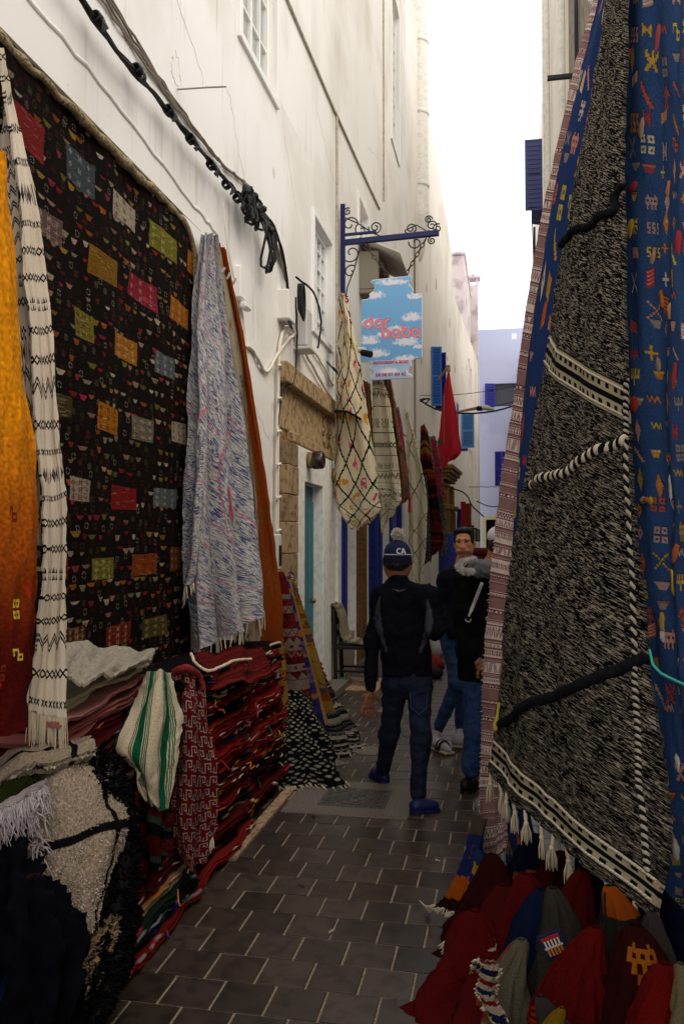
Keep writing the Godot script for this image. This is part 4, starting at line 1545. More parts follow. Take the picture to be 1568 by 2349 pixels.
func build_right_house():
	var xf := Transform3D(Basis(Vector3(0, 0, 1), Vector3(0, 1, 0), Vector3(-1, 0, 0)), Vector3(0.98, 0, 0))  # unseen roof heights lowered so more sky light reaches the left wall
	var t := facade("right_brown_house", "grey brown rendered house on the right with an iron bracket, above the rugs", "house", xf, -12.3, -9.2, 10.0, [], M.brownwall, 4.0, 7.6)
	var lowt := facade("right_shop_house", "white shop house directly behind the big hanging rugs, kept low to let light in", "house", xf, -9.18, 2.0, 4.9, [], M.plaster2, 4.0)
	var tt := facade("right_tall_house", "bright tallest white house on the right, ending in a corner pilaster by the slate shutters", "house", xf, -18.6, -15.0, 14.6, [], M.plaster2, 4.0)
	var m := MB.new()
	var mt := facade("right_middle_house", "white house with painted downpipes just past the brown wall on the right", "house", xf, -14.98, -12.32, 11.7, [], M.plaster2, 4.0)
	for q in [[-12.55, 0.05], [-12.9, 0.035], [-16.5, 0.05]]:
		m = MB.new()
		m.tube([Vector3(q[0], 0.5, 0.08), Vector3(q[0], 8, 0.08), Vector3(q[0], 11.5 if q[0] > -15 else 14.4, 0.08)], q[1], 10)
		obj("downpipe", m.mesh(), M.white, mt if q[0] > -15 else tt)
	m = MB.new()
	m.bar(Vector3(-10.6, 7.6, 0.03), Vector3(-10.6, 7.6, 0.4), 0.05, 0.05)
	m.bar(Vector3(-10.6, 7.2, 0.04), Vector3(-10.6, 8.8, 0.04), 0.05, 0.05, Vector3.RIGHT)
	obj("iron_bracket", m.mesh(), M.ironblack, t)
	m = MB.new()
	m.box(Vector3(-18.3, 7.25, 0.04), Vector3(0.25, 7.25, 0.05), 0.01)
	obj("corner_pilaster", m.mesh(), M.white, tt)
	var xf2 := Transform3D(Basis(Vector3(0, 0, 1), Vector3(0, 1, 0), Vector3(-1, 0, 0)), Vector3(1.02, 0, 0))
	var t2 := facade("far_right_white_house", "bright white house farther along on the right with slate blue shutters", "house", xf2, -28.5, -18.62, 13.0, [], M.plaster2, 4.0)
	var xf3 := Transform3D(xf2.basis, Vector3(1.45, 0, 0))
	facade("sky_blocking_house", "unseen white house added on the right to hold back sky light at the lane end", "house", xf3, -41.0, -28.52, 11.0, [], M.plaster2, 8.0)  # added out of view to keep sky light off the far end
	leaf(t2, 0.44, 1.75, plain(hexc("4a4f80"), 0.7), 14, Transform3D(Basis(Vector3(0.03, 0, 0.99).normalized(), Vector3.UP, Vector3(-0.99, 0, 0.03).normalized()), Vector3(-20.3, 9.75, 0.02)), 2, "shutter", true)
	leaf(t2, 0.3, 2.1, plain(hexc("474c74"), 0.7), 16, Transform3D(Basis(Vector3(0.4, 0, 0.9).normalized(), Vector3.UP, Vector3(-0.9, 0, 0.4).normalized()), Vector3(-20.9, 9.6, 0.02)), 2, "shutter", true)
	m = MB.new()
	m.tube([Vector3(-20.4, 9.7, 0.3), Vector3(-20.4, 8.3, 0.26), Vector3(-20.3, 7.5, 0.3)], 0.012, 5)
	m.tube([Vector3(-22.6, 10.2, 0.16), Vector3(-22.6, 5.0, 0.16)], 0.03, 8)
	obj("hanging_cable", m.mesh(), M.cable, t2)

# ------------------------------------------------------------------ fittings on the walls
func spiral(m: MB, c: Vector3, ex: Vector3, ey: Vector3, r0: float, turns: float, a0: float, rad := 0.009, sgn := 1.0):
	var pts := []
	for q in 34:
		var f := q / 33.0
		var a := a0 + sgn * TAU * turns * f
		pts.append(c + (ex * cos(a) + ey * sin(a)) * r0 * (1.0 - 0.82 * f))
	m.tube(pts, rad, 5)

func chain(m: MB, a: Vector3, b: Vector3, link := 0.06, r := 0.007):
	var n := int(a.distance_to(b) / link)
	var d := (b - a).normalized()
	var s1 := d.cross(Vector3(0, 0, 1)).normalized()
	var s2 := d.cross(s1)
	for i in n:
		var c := a.lerp(b, (i + 0.5) / n)
		var sd := s1 if i % 2 else s2
		var pts := []
		for q in 9:
			var an := TAU * q / 8
			pts.append(c + d * cos(an) * link * 0.68 + sd * sin(an) * link * 0.33)
		m.tube(pts, r, 5, false)

func wob(a: Array, n: int, amp: float) -> Array:
	var o := []
	for q in n:
		o.append(Surf.line(a, q / float(n - 1)) + Vector3(rng.randf_range(-1, 1), rng.randf_range(-1, 1), rng.randf_range(-1, 1)) * amp)
	return o

func build_wall_fittings():
	# bundle of black cables tied along the wall
	var t := thing("cable_bundle", "thick tied bundle of black cables running along the white wall above the rugs", "cables")
	var path := [sv(3.3, 4.36, -1.98), sv(3.9, 4.3, -1.98), sv(4.5, 4.33, -1.98), sv(5.1, 4.34, -1.98), sv(5.7, 4.36, -1.98), sv(6.15, 4.4, -1.98), sv(6.9, 4.52, -1.99), sv(7.35, 4.35, -2.0), sv(7.6, 3.95, -2.0)]
	for k in 5:
		var m := MB.new()
		var off := Vector3(rng.randf_range(0, 0.014), rng.randf_range(-0.011, 0.011), 0)
		var pts := []
		for q in 70:
			var f := q / 69.0
			pts.append(Surf.line(path, f) + off.rotated(Vector3(0, 0, 1), f * 14 + k) + Vector3(0, 0.012 * sin(f * 60 + k), 0))
		m.tube(pts, [0.011, 0.009, 0.007, 0.009, 0.007][k], 6)
		obj("cable", m.mesh(), M.cable, t)
	for s in [3.72, 4.18, 4.62, 4.98, 5.36, 5.68, 5.93]:
		var m := MB.new()
		var c := sv(s, 4.33, -1.965)
		for k in 5:
			var an := k * 0.3
			var ring := []
			for q in 11: ring.append(c + Vector3(-0.012 + 0.027 * cos(q * TAU / 10), 0.027 * sin(q * TAU / 10), 0.011 * k - 0.022 + 0.004 * sin(q * 1.7)))
			m.tube(ring, 0.006, 5, false)
		for k in 4:
			m.tube([c + Vector3(0.03, -0.02, rng.randf_range(-0.02, 0.04)), c + Vector3(0.05, -0.06, rng.randf_range(0.0, 0.06)), c + Vector3(0.04, -0.1, rng.randf_range(0.0, 0.08))], 0.006, 5)
		obj("cable_tie", m.mesh(), M.cable, t)
	# tangle of spare cable
	var tg := thing("cable_tangle", "tangled coil of spare black cable hanging at the end of the bundle", "cables")
	var m := MB.new()
	for k in 16:
		var s := rng.randf_range(6.05, 6.75)
		var r := rng.randf_range(0.05, 0.1)
		var low := 0.0 if s < 6.4 else 0.22
		var pts := []
		for q in 21:
			var an := TAU * q / 20 * 1.6
			pts.append(Vector3(-1.94 + 0.03 * sin(an * 2 + k), 4.36 - low * 0.7 + r * (1.5 + low * 4.0) * sin(an), -s + r * cos(an) * 0.8))
		m.tube(pts, 0.011, 5)
	for q in 12:
		m.ball(Vector3(-1.93, 4.4 + rng.randf_range(-0.06, 0.06), -rng.randf_range(6.0, 6.75)), Vector3(0.034, 0.03, 0.034), 5, 7)
	obj("coil", m.mesh(), M.cable, tg)
	# old grey wires beside it
	var ow := thing("grey_wires", "thin paint-covered grey wires running just above the black cable bundle", "wires")
	for k in 4:
		m = MB.new()
		m.tube(wob([sv(3.2, 4.62 + k * 0.035, -2.035), sv(4.4, 4.5 + k * 0.02, -2.035), sv(5.6, 4.5, -2.035 + k * 0.004), sv(6.6, 4.62, -2.035), sv(7.6, 4.35 - k * 0.05, -2.035)], 60, 0.006), 0.008, 5)
		obj("wire", m.mesh(), M.wire, ow)
	m = MB.new()
	m.tube([sv(4.9, 4.62, -2.04), sv(5.05, 4.7, -1.9), sv(5.1, 4.72, -1.78)], 0.006, 5)
	obj("loose_end", m.mesh(), M.wire, ow)
	# electric boxes
	var eb := thing("electricity_box", "grey electricity meter box under the cable end beside the window", "utility box", sv(8.05, 3.86))
	m = MB.new()
	m.box(Vector3(0.07, 0, 0), Vector3(0.07, 0.19, 0.11), 0.015)
	obj("case", m.mesh(), M.plastic, eb)
	m = MB.new()
	m.box(Vector3(0.085, -0.215, 0), Vector3(0.09, 0.015, 0.13), 0.006)
	obj("shelf", m.mesh(), M.plastic, eb)
	var jb := thing("junction_box", "plastered cream junction box left of the grey meter box", "utility box", sv(7.45, 3.92))
	m = MB.new()
	m.box(Vector3(0.05, 0, 0), Vector3(0.06, 0.14, 0.12), 0.01)
	obj("case", m.mesh(), M.plaster, jb)
	m = MB.new()
	for k in 5: m.tube([Vector3(0.08, -0.12, -0.05 + k * 0.02), Vector3(0.1, -0.2, -0.07 + k * 0.03)], 0.008, 5)
	obj("frayed_wires", m.mesh(), M.cable, jb)
	var j2 := thing("blank_plate", "small plastered square plate on the wall right of the blue rug top", "utility box", sv(6.2, 3.75))
	m = MB.new()
	m.box(Vector3(0.02, 0, 0), Vector3(0.03, 0.13, 0.1), 0.012)
	m.box(Vector3(0.05, -0.17, -0.02), Vector3(0.03, 0.025, 0.07), 0.012)
	obj("plate", m.mesh(), M.plaster, j2)
	# cables dropping from the meter
	var dr := thing("drop_cable", "thin black cable looping down from the meter box to the stone doorway", "cable")
	m = MB.new()
	m.tube(wob([sv(7.75, 4.1, -1.98), sv(7.8, 3.6, -1.98), sv(7.65, 3.25, -1.98), sv(7.4, 3.18, -2.0), sv(7.25, 2.95, -2.0), sv(7.22, 2.6, -2.02)], 30, 0.004), 0.01, 6)
	m.tube(wob([sv(7.6, 4.25, -1.94), sv(7.95, 4.2, -1.85), sv(8.25, 4.0, -1.84), sv(8.2, 3.7, -1.86)], 20, 0.003), 0.011, 6)
	for q in 6:
		var pts := []
		for k in 15:
			var an := TAU * k / 14
			pts.append(sv(7.74 + (0.03 + 0.008 * q) * cos(an), 4.1 + (0.13 + 0.01 * q) * sin(an) - q * 0.012, -1.95 + q * 0.01))
		m.tube(pts, 0.008, 5)
	obj("cable", m.mesh(), M.cable, dr)
	var wc := thing("white_conduit", "white painted conduit bending round the stone doorway head and down its side", "conduit")
	m = MB.new()
	m.tube(wob([sv(10.0, 3.5, -2.02), sv(9.7, 3.42, -2.02), sv(8.6, 3.62, -2.02), sv(7.85, 3.78, -2.02), sv(7.5, 3.72, -2.02), sv(7.3, 3.5, -2.02), sv(7.24, 3.0, -2.02), sv(7.2, 2.0, -2.02), sv(7.2, 1.3, -2.02)], 60, 0.004), 0.017, 8)
	m.tube(wob([sv(6.15, 3.25, -2.03), sv(6.5, 3.3, -2.03), sv(6.9, 3.2, -2.03), sv(7.35, 3.5, -2.02), sv(7.9, 3.8, -2.02)], 30, 0.006), 0.015, 7)
	m.tube(wob([sv(8.3, 4.05, -2.03), sv(8.35, 3.86, -2.03), sv(9.2, 3.74, -2.03), sv(9.75, 3.62, -2.03), sv(9.85, 3.8, -2.03), sv(9.86, 4.6, -2.03)], 30, 0.004), 0.013, 7)
	obj("pipe", m.mesh(), M.conduit, wc)
	for y in [3.3, 3.0, 2.7, 2.4, 2.1, 1.8]:
		m = MB.new()
		m.tube([sv(7.14, y, -2.0), sv(7.22, y + 0.02, -1.985), sv(7.3, y, -2.0)], 0.014, 6)
		obj("clip", m.mesh(), M.conduit, wc)
	# letter box like meter by the jamb
	var mb := thing("small_meter", "small grey wall meter low beside the stone jamb and orange rug", "utility box", sv(7.05, 1.62))
	m = MB.new()
	m.box(Vector3(0.05, 0, 0), Vector3(0.06, 0.16, 0.06), 0.012)
	obj("case", m.mesh(), M.plastic, mb)
	m = MB.new()
	m.box(Vector3(0.112, -0.03, 0), Vector3(0.004, 0.09, 0.04), 0.002)
	obj("window", m.mesh(), M.ironblack, mb)
	# wrought iron bracket
	var br := thing("sign_bracket", "dark blue wrought iron sign bracket with black scrolls on the white wall", "bracket")
	m = MB.new()
	m.bar(sv(10.2, 3.45, -1.99), sv(10.2, 6.02, -1.99), 0.045, 0.06, Vector3.RIGHT, 0.005)
	obj("post", m.mesh(), M.navy, br)
	m = MB.new()
	m.bar(Vector3(-1.99, 5.52, -10.2), Vector3(-0.77, 5.56, -10.2), 0.055, 0.07, Vector3.UP, 0.006)
	m.bar(Vector3(-1.99, 5.62, -10.2), Vector3(-1.56, 5.63, -10.2), 0.04, 0.03, Vector3.UP, 0.003)
	obj("arm", m.mesh(), M.navy, br)
	m = MB.new()
	var ex := Vector3(1, 0, 0); var ey := Vector3(0, 1, 0)
	m.tube([Vector3(-1.96, 5.84, -10.2), Vector3(-1.8, 5.76, -10.2), Vector3(-1.62, 5.63, -10.2), Vector3(-1.45, 5.54, -10.2)], 0.009, 5)
	m.tube([Vector3(-1.96, 4.78, -10.2), Vector3(-1.93, 4.95, -10.2), Vector3(-1.84, 5.18, -10.2), Vector3(-1.76, 5.48, -10.2)], 0.009, 5)
	for q in [[-1.9, 5.75, 0.11, 1.0, 0.0], [-1.75, 5.67, 0.09, 1.0, 2.0], [-1.57, 5.69, 0.09, 1.8, 3.0], [-1.93, 5.92, 0.05, 1.5, 1.0], [-1.88, 5.38, 0.12, 1.0, 4.0], [-1.89, 5.14, 0.09, 1.0, 1.0], [-1.95, 4.78, 0.05, 1.5, 1.0],
		[-1.12, 5.64, 0.08, 1.7, 3.5], [-0.86, 5.66, 0.075, 1.8, 4.0], [-0.79, 5.62, 0.06, 1.6, 1.0], [-1.06, 5.46, 0.09, 1.0, 3.0], [-0.86, 5.47, 0.05, 1.5, 2.0], [-1.68, 5.45, 0.05, 1.5, 1.0], [-0.9, 5.74, 0.05, 1.6, 0.0]]:
		spiral(m, Vector3(q[0], q[1], -10.2), ex, ey, q[2], q[3], q[4])
	m.tube([Vector3(-1.2, 5.62, -10.2), Vector3(-1.05, 5.68, -10.2), Vector3(-0.93, 5.6, -10.2)], 0.008, 5)
	for q in [[-1.92, 4.0, 0.06], [-1.93, 3.62, 0.06], [-1.94, 3.8, 0.05]]:
		spiral(m, Vector3(q[0], q[1], -10.2), ex, ey, q[2], 1.7, 0.5)
	obj("scrollwork", m.mesh(), M.ironblack, br)
	# the hanging sign
	var out := [[735, 636], [958, 625], [966, 640], [945, 665], [945, 690], [966, 705], [972, 725], [965, 738], [985, 750], [1028, 748], [1028, 1172], [985, 1175], [958, 1192], [955, 1212], [966, 1225], [940, 1245], [935, 1275], [965, 1290], [963, 1304], [697, 1308], [697, 1292], [716, 1275], [712, 1245], [690, 1235], [703, 1215], [703, 1198], [680, 1183], [632, 1185], [637, 768], [680, 765], [695, 748], [690, 730], [715, 715], [728, 690], [722, 665], [700, 650], [705, 640]]
	var pts := PackedVector2Array()
	var o0 := P(605.5 + 0.3511 * 632, 412.8 + 0.3511 * 1308, 10.2)
	var o1 := P(605.5 + 0.3511 * 1028, 412.8 + 0.3511 * 625, 10.2)
	for q in out:
		pts.append(Vector2(lerpf(o0.x, o1.x, (q[0] - 632) / 396.0), lerpf(o0.y, o1.y, (1308 - q[1]) / 683.0)))
	var sg := thing("hanging_sign", "blue cloud-printed scalloped restaurant sign hanging by chains from the iron bracket", "sign")
	m = MB.new()
	var uvf := func(p): return Vector2((p.x - o0.x) / (o1.x - o0.x), 1.0 - (p.y - o0.y) / (o1.y - o0.y))
	m.prism(pts, -10.21, -10.19, Transform3D(), uvf)
	var smat := plain(Color.WHITE, 0.4)
	smat.albedo_texture = tex(tex_sign())
	smat.texture_repeat = false
	obj("board", m.mesh(), smat, sg)
	m = MB.new()
	for q in pts.size():
		m.tube([Vector3(pts[q].x, pts[q].y, -10.2), Vector3(pts[(q + 1) % pts.size()].x, pts[(q + 1) % pts.size()].y, -10.2)], 0.008, 5)
	obj("white_edge", m.mesh(), M.whitepaint, sg)
	for w in [["RESTAURANT & MORE", 828.0, 1198.0, 228.0], ["08 08 51 84 42", 828.0, 1278.0, 196.0]]:
		var tm := TextMesh.new()
		var f := SystemFont.new()
		f.font_names = PackedStringArray(["Droid Sans"])
		f.font_weight = 700
		tm.font = f
		tm.text = w[0]
		tm.font_size = 32
		tm.pixel_size = 0.01
		tm.depth = 0.02
		var bb := tm.get_aabb()
		var k: float = w[3] / 396.0 * (o1.x - o0.x) / bb.size.x
		var l := obj("lettering", tm, M.crimson, sg)
		l.scale = Vector3(k, k, 0.15)
		l.position = Vector3(lerpf(o0.x, o1.x, (w[1] - 632) / 396.0), lerpf(o0.y, o1.y, (1308 - w[2]) / 683.0), -10.187) - Vector3(bb.get_center().x * k, bb.get_center().y * k, 0)
	m = MB.new()
	chain(m, Vector3(-1.72, 5.5, -10.2), P(890, 632, 10.2))
	chain(m, Vector3(-0.93, 5.5, -10.2), P(930, 630, 10.2))
	obj("chain", m.mesh(), plain(hexc("4a3a2c"), 0.6), sg)
	# security camera
	var sc := thing("security_camera", "white security camera with black lens on the blue bracket post", "camera", Vector3(-1.93, 4.06, -10.0))
	m = MB.new()
	m.tube([Vector3(-0.08, 0.02, 0), Vector3(0.28, 0.0, 0.1)], 0.035, 10)
	obj("body", m.mesh(), M.plastic, sc)
	m = MB.new()
	m.tube([Vector3(0.24, -0.03, 0.1), Vector3(0.36, -0.075, 0.16)], 0.04, 12)
	obj("lens_hood", m.mesh(), M.black, sc)

func N(rows: Array) -> Array:
	var o := []
	for r in rows:
		var q := []
		for p in r: q.append(P(p[0], p[1], p[2]))
		o.append(q)
	return o

# ------------------------------------------------------------------ rugs on the left
func build_left_rugs():
	T.kilim = tex(tex_black_kilim())
	M.kilim = cloth_mat(T.kilim, 0.2)
	var rows := []
	for i in 5:
		var r := []
		for j in 5:
			r.append(sv(2.92 + 0.6075 * j, 3.95 - 0.825 * i, -2.085 + 0.008 * sin(j * 2.1 + i)))
		rows.append(r)
	rug("black_kilim", "huge black kilim with coloured squares filling the shop opening behind the stacks", "rug", rows, M.kilim, {"amp": 0.01, "waves": 2.5, "rough": 0.012, "nu": 40, "nv": 50, "seed": 3})
	# mustard dyed to rust, with falling light also painted into the lower part
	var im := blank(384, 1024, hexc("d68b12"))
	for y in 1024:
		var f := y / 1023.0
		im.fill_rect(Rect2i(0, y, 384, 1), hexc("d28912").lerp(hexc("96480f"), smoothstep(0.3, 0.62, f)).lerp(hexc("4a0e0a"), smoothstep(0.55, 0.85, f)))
	for q in 16:
		var c: Color = [hexc("a02a14"), hexc("c8b440"), hexc("6a2a18")][q % 3]
		stamp(im, MOTIFS[[2, 8, 10, 0][q % 4]], rng.randf_range(40, 340), 340 + q * 36, 5, 6, c)
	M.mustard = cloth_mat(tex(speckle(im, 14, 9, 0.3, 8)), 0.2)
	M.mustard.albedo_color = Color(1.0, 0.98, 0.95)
	rug("mustard_rug", "mustard yellow rug fading to rust red with shade painted into its lower part, hanging at the far left edge", "rug", N([[[-110, 330, 2.5], [-55, 340, 2.62], [0, 350, 2.8]], [[-110, 800, 2.5], [-30, 800, 2.62], [49, 800, 2.82]], [[-110, 1150, 2.5], [0, 1150, 2.62], [85, 1150, 2.82]], [[-110, 1450, 2.5], [0, 1450, 2.6], [86, 1440, 2.8]], [[-110, 1700, 2.5], [0, 1690, 2.6], [66, 1655, 2.8]]]), M.mustard, {"amp": 0.02, "waves": 2.0, "seed": 5, "rough": 0.02, "thick": 0.012})
	# white runners with black figures
	M.runner = cloth_mat(tex(tex_bands(256, 1536, hexc("d9cdbc"), hexc("141315"), 62, 1.4, [0, 0, 2, 0, 1, 3, 1, 0, 0, 5])), 0.2)
	M.zig = cloth_mat(tex(tex_bands(256, 1024, hexc("d9cdbc"), hexc("141315"), 46, 1.3, [2, 2, 0, 5, 0, 6, 3, 2, 2, 2])), 0.2)
	M.runner.albedo_color = Color(0.98, 0.97, 0.96)
	M.zig.albedo_color = Color(0.98, 0.97, 0.96)
	rug("white_runner", "narrow cream runner with black figures hanging behind the mustard rug", "rug", N([[[-12, 90, 3.1], [6, 100, 3.15]], [[-12, 300, 3.05], [28, 300, 3.1]], [[5, 470, 3.0], [46, 460, 3.08]], [[25, 640, 2.98], [56, 640, 3.05]], [[45, 900, 2.96], [74, 900, 3.02]], [[60, 1250, 2.95], [95, 1250, 3.0]]]), M.zig, {"amp": 0.01, "waves": 1.0, "seed": 6})
	var b := rug("white_runner", "long cream fringed runner with rows of black figures right of the mustard rug", "rug", N([[[-3, 112, 3.0], [0, 110, 3.02], [4, 112, 3.05]], [[12, 255, 3.0], [22, 250, 3.05], [32, 256, 3.08]], [[44, 455, 2.98], [65, 455, 3.02], [82, 460, 3.05]], [[54, 630, 2.96], [80, 630, 3.0], [105, 632, 3.05]], [[74, 800, 2.95], [99, 800, 3.0], [122, 795, 3.03]], [[82, 1000, 2.93], [110, 1000, 3.0], [138, 1000, 3.02]], [[97, 1150, 2.92], [125, 1150, 2.98], [152, 1140, 3.0]], [[98, 1310, 2.9], [126, 1310, 2.98], [152, 1310, 3.0]], [[84, 1460, 2.88], [120, 1460, 2.97], [152, 1450, 2.98]], [[61, 1628, 2.85], [110, 1640, 2.93], [154, 1645, 2.96]]]), M.runner, {"amp": 0.008, "waves": 1.3, "seed": 7, "nv": 70, "thick": 0.01})
	fringe(b.node, func(f): return b.surf.at(f, 1.0), 60, 0.13, Vector3.DOWN, 0.0025, M.cream, {"sway": 0.06})
	# blue mottled rug
	M.bluemel = cloth_mat(tex(blue_melange()), 0.3)
	M.bluemel.albedo_color = Color(1.0, 0.99, 0.98)
	b = rug("blue_mottled_rug", "blue and cream mottled rug with pink lines hanging in folds from the wall hook", "rug", N([[[466, 541, 5.3], [476, 537, 5.3], [486, 537, 5.33], [495, 543, 5.36]], [[453, 690, 5.25], [471, 690, 5.22], [490, 690, 5.32], [511, 700, 5.42]], [[444, 890, 5.2], [478, 890, 5.12], [508, 890, 5.3], [548, 900, 5.5]], [[438, 1100, 5.15], [472, 1100, 5.06], [522, 1100, 5.25], [582, 1108, 5.55]], [[432, 1290, 5.12], [484, 1300, 5.04], [530, 1300, 5.2], [597, 1300, 5.55]], [[442, 1508, 5.1], [500, 1470, 5.05], [550, 1437, 5.2], [607, 1398, 5.55]]]), M.bluemel, {"amp": 0.095, "waves": 3.2, "a0": 0.25, "drift": 0.12, "seed": 2, "nu": 64, "nv": 60, "rough": 0.012, "thick": 0.012, "uvrot": -28.0})
	fringe(b.node, func(f): return b.surf.at(f, 1.0), 30, 0.1, Vector3.DOWN, 0.006, M.cream, {"called": "tassels"})
	var fl := Surf.new(N([[[440, 985, 5.12], [456, 990, 5.02], [471, 1012, 5.05]], [[429, 1110, 5.08], [450, 1115, 4.96], [470, 1120, 5.02]], [[421, 1280, 5.05], [442, 1285, 4.94], [461, 1290, 5.0]], [[414, 1395, 5.02], [432, 1345, 4.93], [456, 1325, 5.0]]]), {"amp": 0.02, "waves": 1.2, "seed": 9})
	obj("folded_flap", sheet_mesh(fl, {"nu": 16, "nv": 30, "uvs": Vector2(0.4, 0.5)}), M.bluemel, b.node)
	fringe(b.node, func(f): return fl.at(0.3 + 0.7 * f, 1.0), 14, 0.08, Vector3.DOWN, 0.005, M.cream)
	var pk := MB.new()
	for q in 5: pk.tube([b.surf.at(0.54 + q * 0.012, 0.62 + 0.004 * (q % 2), 0.012), b.surf.at(0.54 + q * 0.014, 0.65, 0.02), b.surf.at(0.535 + q * 0.018, 0.685 + 0.006 * (q % 3), 0.02)], 0.0035, 5)
	obj("pink_tassel", pk.mesh(), plain(hexc("b04460"), 0.9), b.node)
	# cream rug with small coloured signs, and the orange one
	im = blank(256, 1024, hexc("d3c4a6"))
	for q in 60:
		stamp(im, MOTIFS[rng.randi() % MOTIFS.size()], rng.randf_range(0, 230), q * 17, 5, 5, [hexc("1b1a20"), hexc("c02050"), hexc("1f6a80"), hexc("c06a20"), hexc("24306a")][rng.randi() % 5])
	b = rug("cream_sign_rug", "cream rug with small coloured signs showing between the blue and orange rugs", "rug", N([[[484, 556, 5.5], [496, 558, 5.55], [503, 562, 5.58]], [[500, 780, 5.55], [525, 785, 5.6], [549, 790, 5.62]], [[530, 1000, 5.6], [552, 1000, 5.66], [573, 1005, 5.68]], [[548, 1200, 5.62], [572, 1200, 5.68], [592, 1200, 5.7]], [[540, 1440, 5.6], [568, 1420, 5.64], [597, 1420, 5.68]], [[536, 1452, 5.6], [568, 1478, 5.62], [597, 1508, 5.66]]]), cloth_mat(tex(speckle(im, 7, 3, 0.2, 4))), {"amp": 0.01, "waves": 1.5, "seed": 12})
	fringe(b.node, func(f): return b.surf.at(f, 1.0), 40, 0.09, Vector3(-0.1, -1, 0).normalized(), 0.0035, M.cream)
	im = blank(256, 1024, hexc("b8541c"))
	for y in range(0, 1024, 7):
		var pts := []
		for q in 24: pts.append(Vector2(q * 12, y + (q % 2) * 5))
		pline(im, pts, 2, hexc("a04816"))
	for q in 26:
		var x := rng.randf_range(10, 200); var y := rng.randf_range(0, 1000)
		pline(im, [Vector2(x, y), Vector2(x + 45, y + 8), Vector2(x + 10, y + 30), Vector2(x + 50, y + 38)], 3, hexc("8a7a3a"))
	M.orange = cloth_mat(tex(speckle(im, 6, 3, 0.25, 4)), 0.25)
	b = rug("orange_rug", "orange chevron rug with green zigzags hanging right of the blue mottled rug", "rug", N([[[494, 560, 5.62], [503, 560, 5.66], [513, 578, 5.7]], [[520, 790, 5.68], [541, 790, 5.74], [560, 795, 5.78]], [[556, 1055, 5.72], [582, 1060, 5.82], [604, 1085, 5.88]], [[578, 1250, 5.74], [606, 1250, 5.86], [627, 1250, 5.92]], [[594, 1400, 5.74], [622, 1400, 5.86], [645, 1425, 5.94]], [[596, 1490, 5.72], [612, 1512, 5.84], [628, 1532, 5.9]]]), M.orange, {"amp": 0.02, "waves": 1.5, "seed": 14, "thick": 0.015})
	# wall hooks
	var hk := thing("rug_hooks", "row of metal hooks and nails holding the rugs beside the shop opening", "hooks", sv(5.55, 3.62))
	var m := MB.new()
	for q in 3:
		m.tube([Vector3(0, 0.0, -q * 0.12), Vector3(0.09, 0.01, -q * 0.12), Vector3(0.11, 0.05, -q * 0.12)], 0.01, 6)
		m.box(Vector3(0.02, 0, -q * 0.12), Vector3(0.02, 0.05, 0.03), 0.006)
	obj("hook", m.mesh(), M.plastic, hk)

func blue_melange() -> Image:
	var im := melange(640, 1024, hexc("b0aeac"), [hexc("4c5580"), hexc("d2ccc2")], [136, 156], 22, 3.2, 71)
	for y in [150, 330, 520, 700, 830, 935, 975]:
		for x in range(0, 640, 14):
			im.fill_rect(Rect2i(x, y + int(6 * sin(x * 0.01 + y)), 9, 5), hexc("c06a84"))
	for l in [[Vector2(80, 330), Vector2(200, 520), Vector2(90, 700)], [Vector2(480, 360), Vector2(330, 560), Vector2(520, 830)]]:
		for q in 40:
			var p := Surf.line([Vector3(l[0].x, l[0].y, 0), Vector3(l[1].x, l[1].y, 0), Vector3(l[2].x, l[2].y, 0)], q / 39.0)
			im.fill_rect(Rect2i(int(p.x), int(p.y), 8, 8), hexc("c06a84"))
	return im

# ------------------------------------------------------------------ stacks and drapes on the left
func ordinal(k: int) -> String:
	return ["lowest", "second", "third", "fourth", "fifth", "sixth", "seventh", "eighth", "ninth", "tenth", "eleventh", "twelfth", "thirteenth", "fourteenth", "fifteenth", "sixteenth", "seventeenth", "eighteenth", "nineteenth", "twentieth", "twenty-first", "twenty-second", "twenty-third", "twenty-fourth", "twenty-fifth", "twenty-sixth", "twenty-seventh", "twenty-eighth", "twenty-ninth", "thirtieth", "thirty-first"][k]

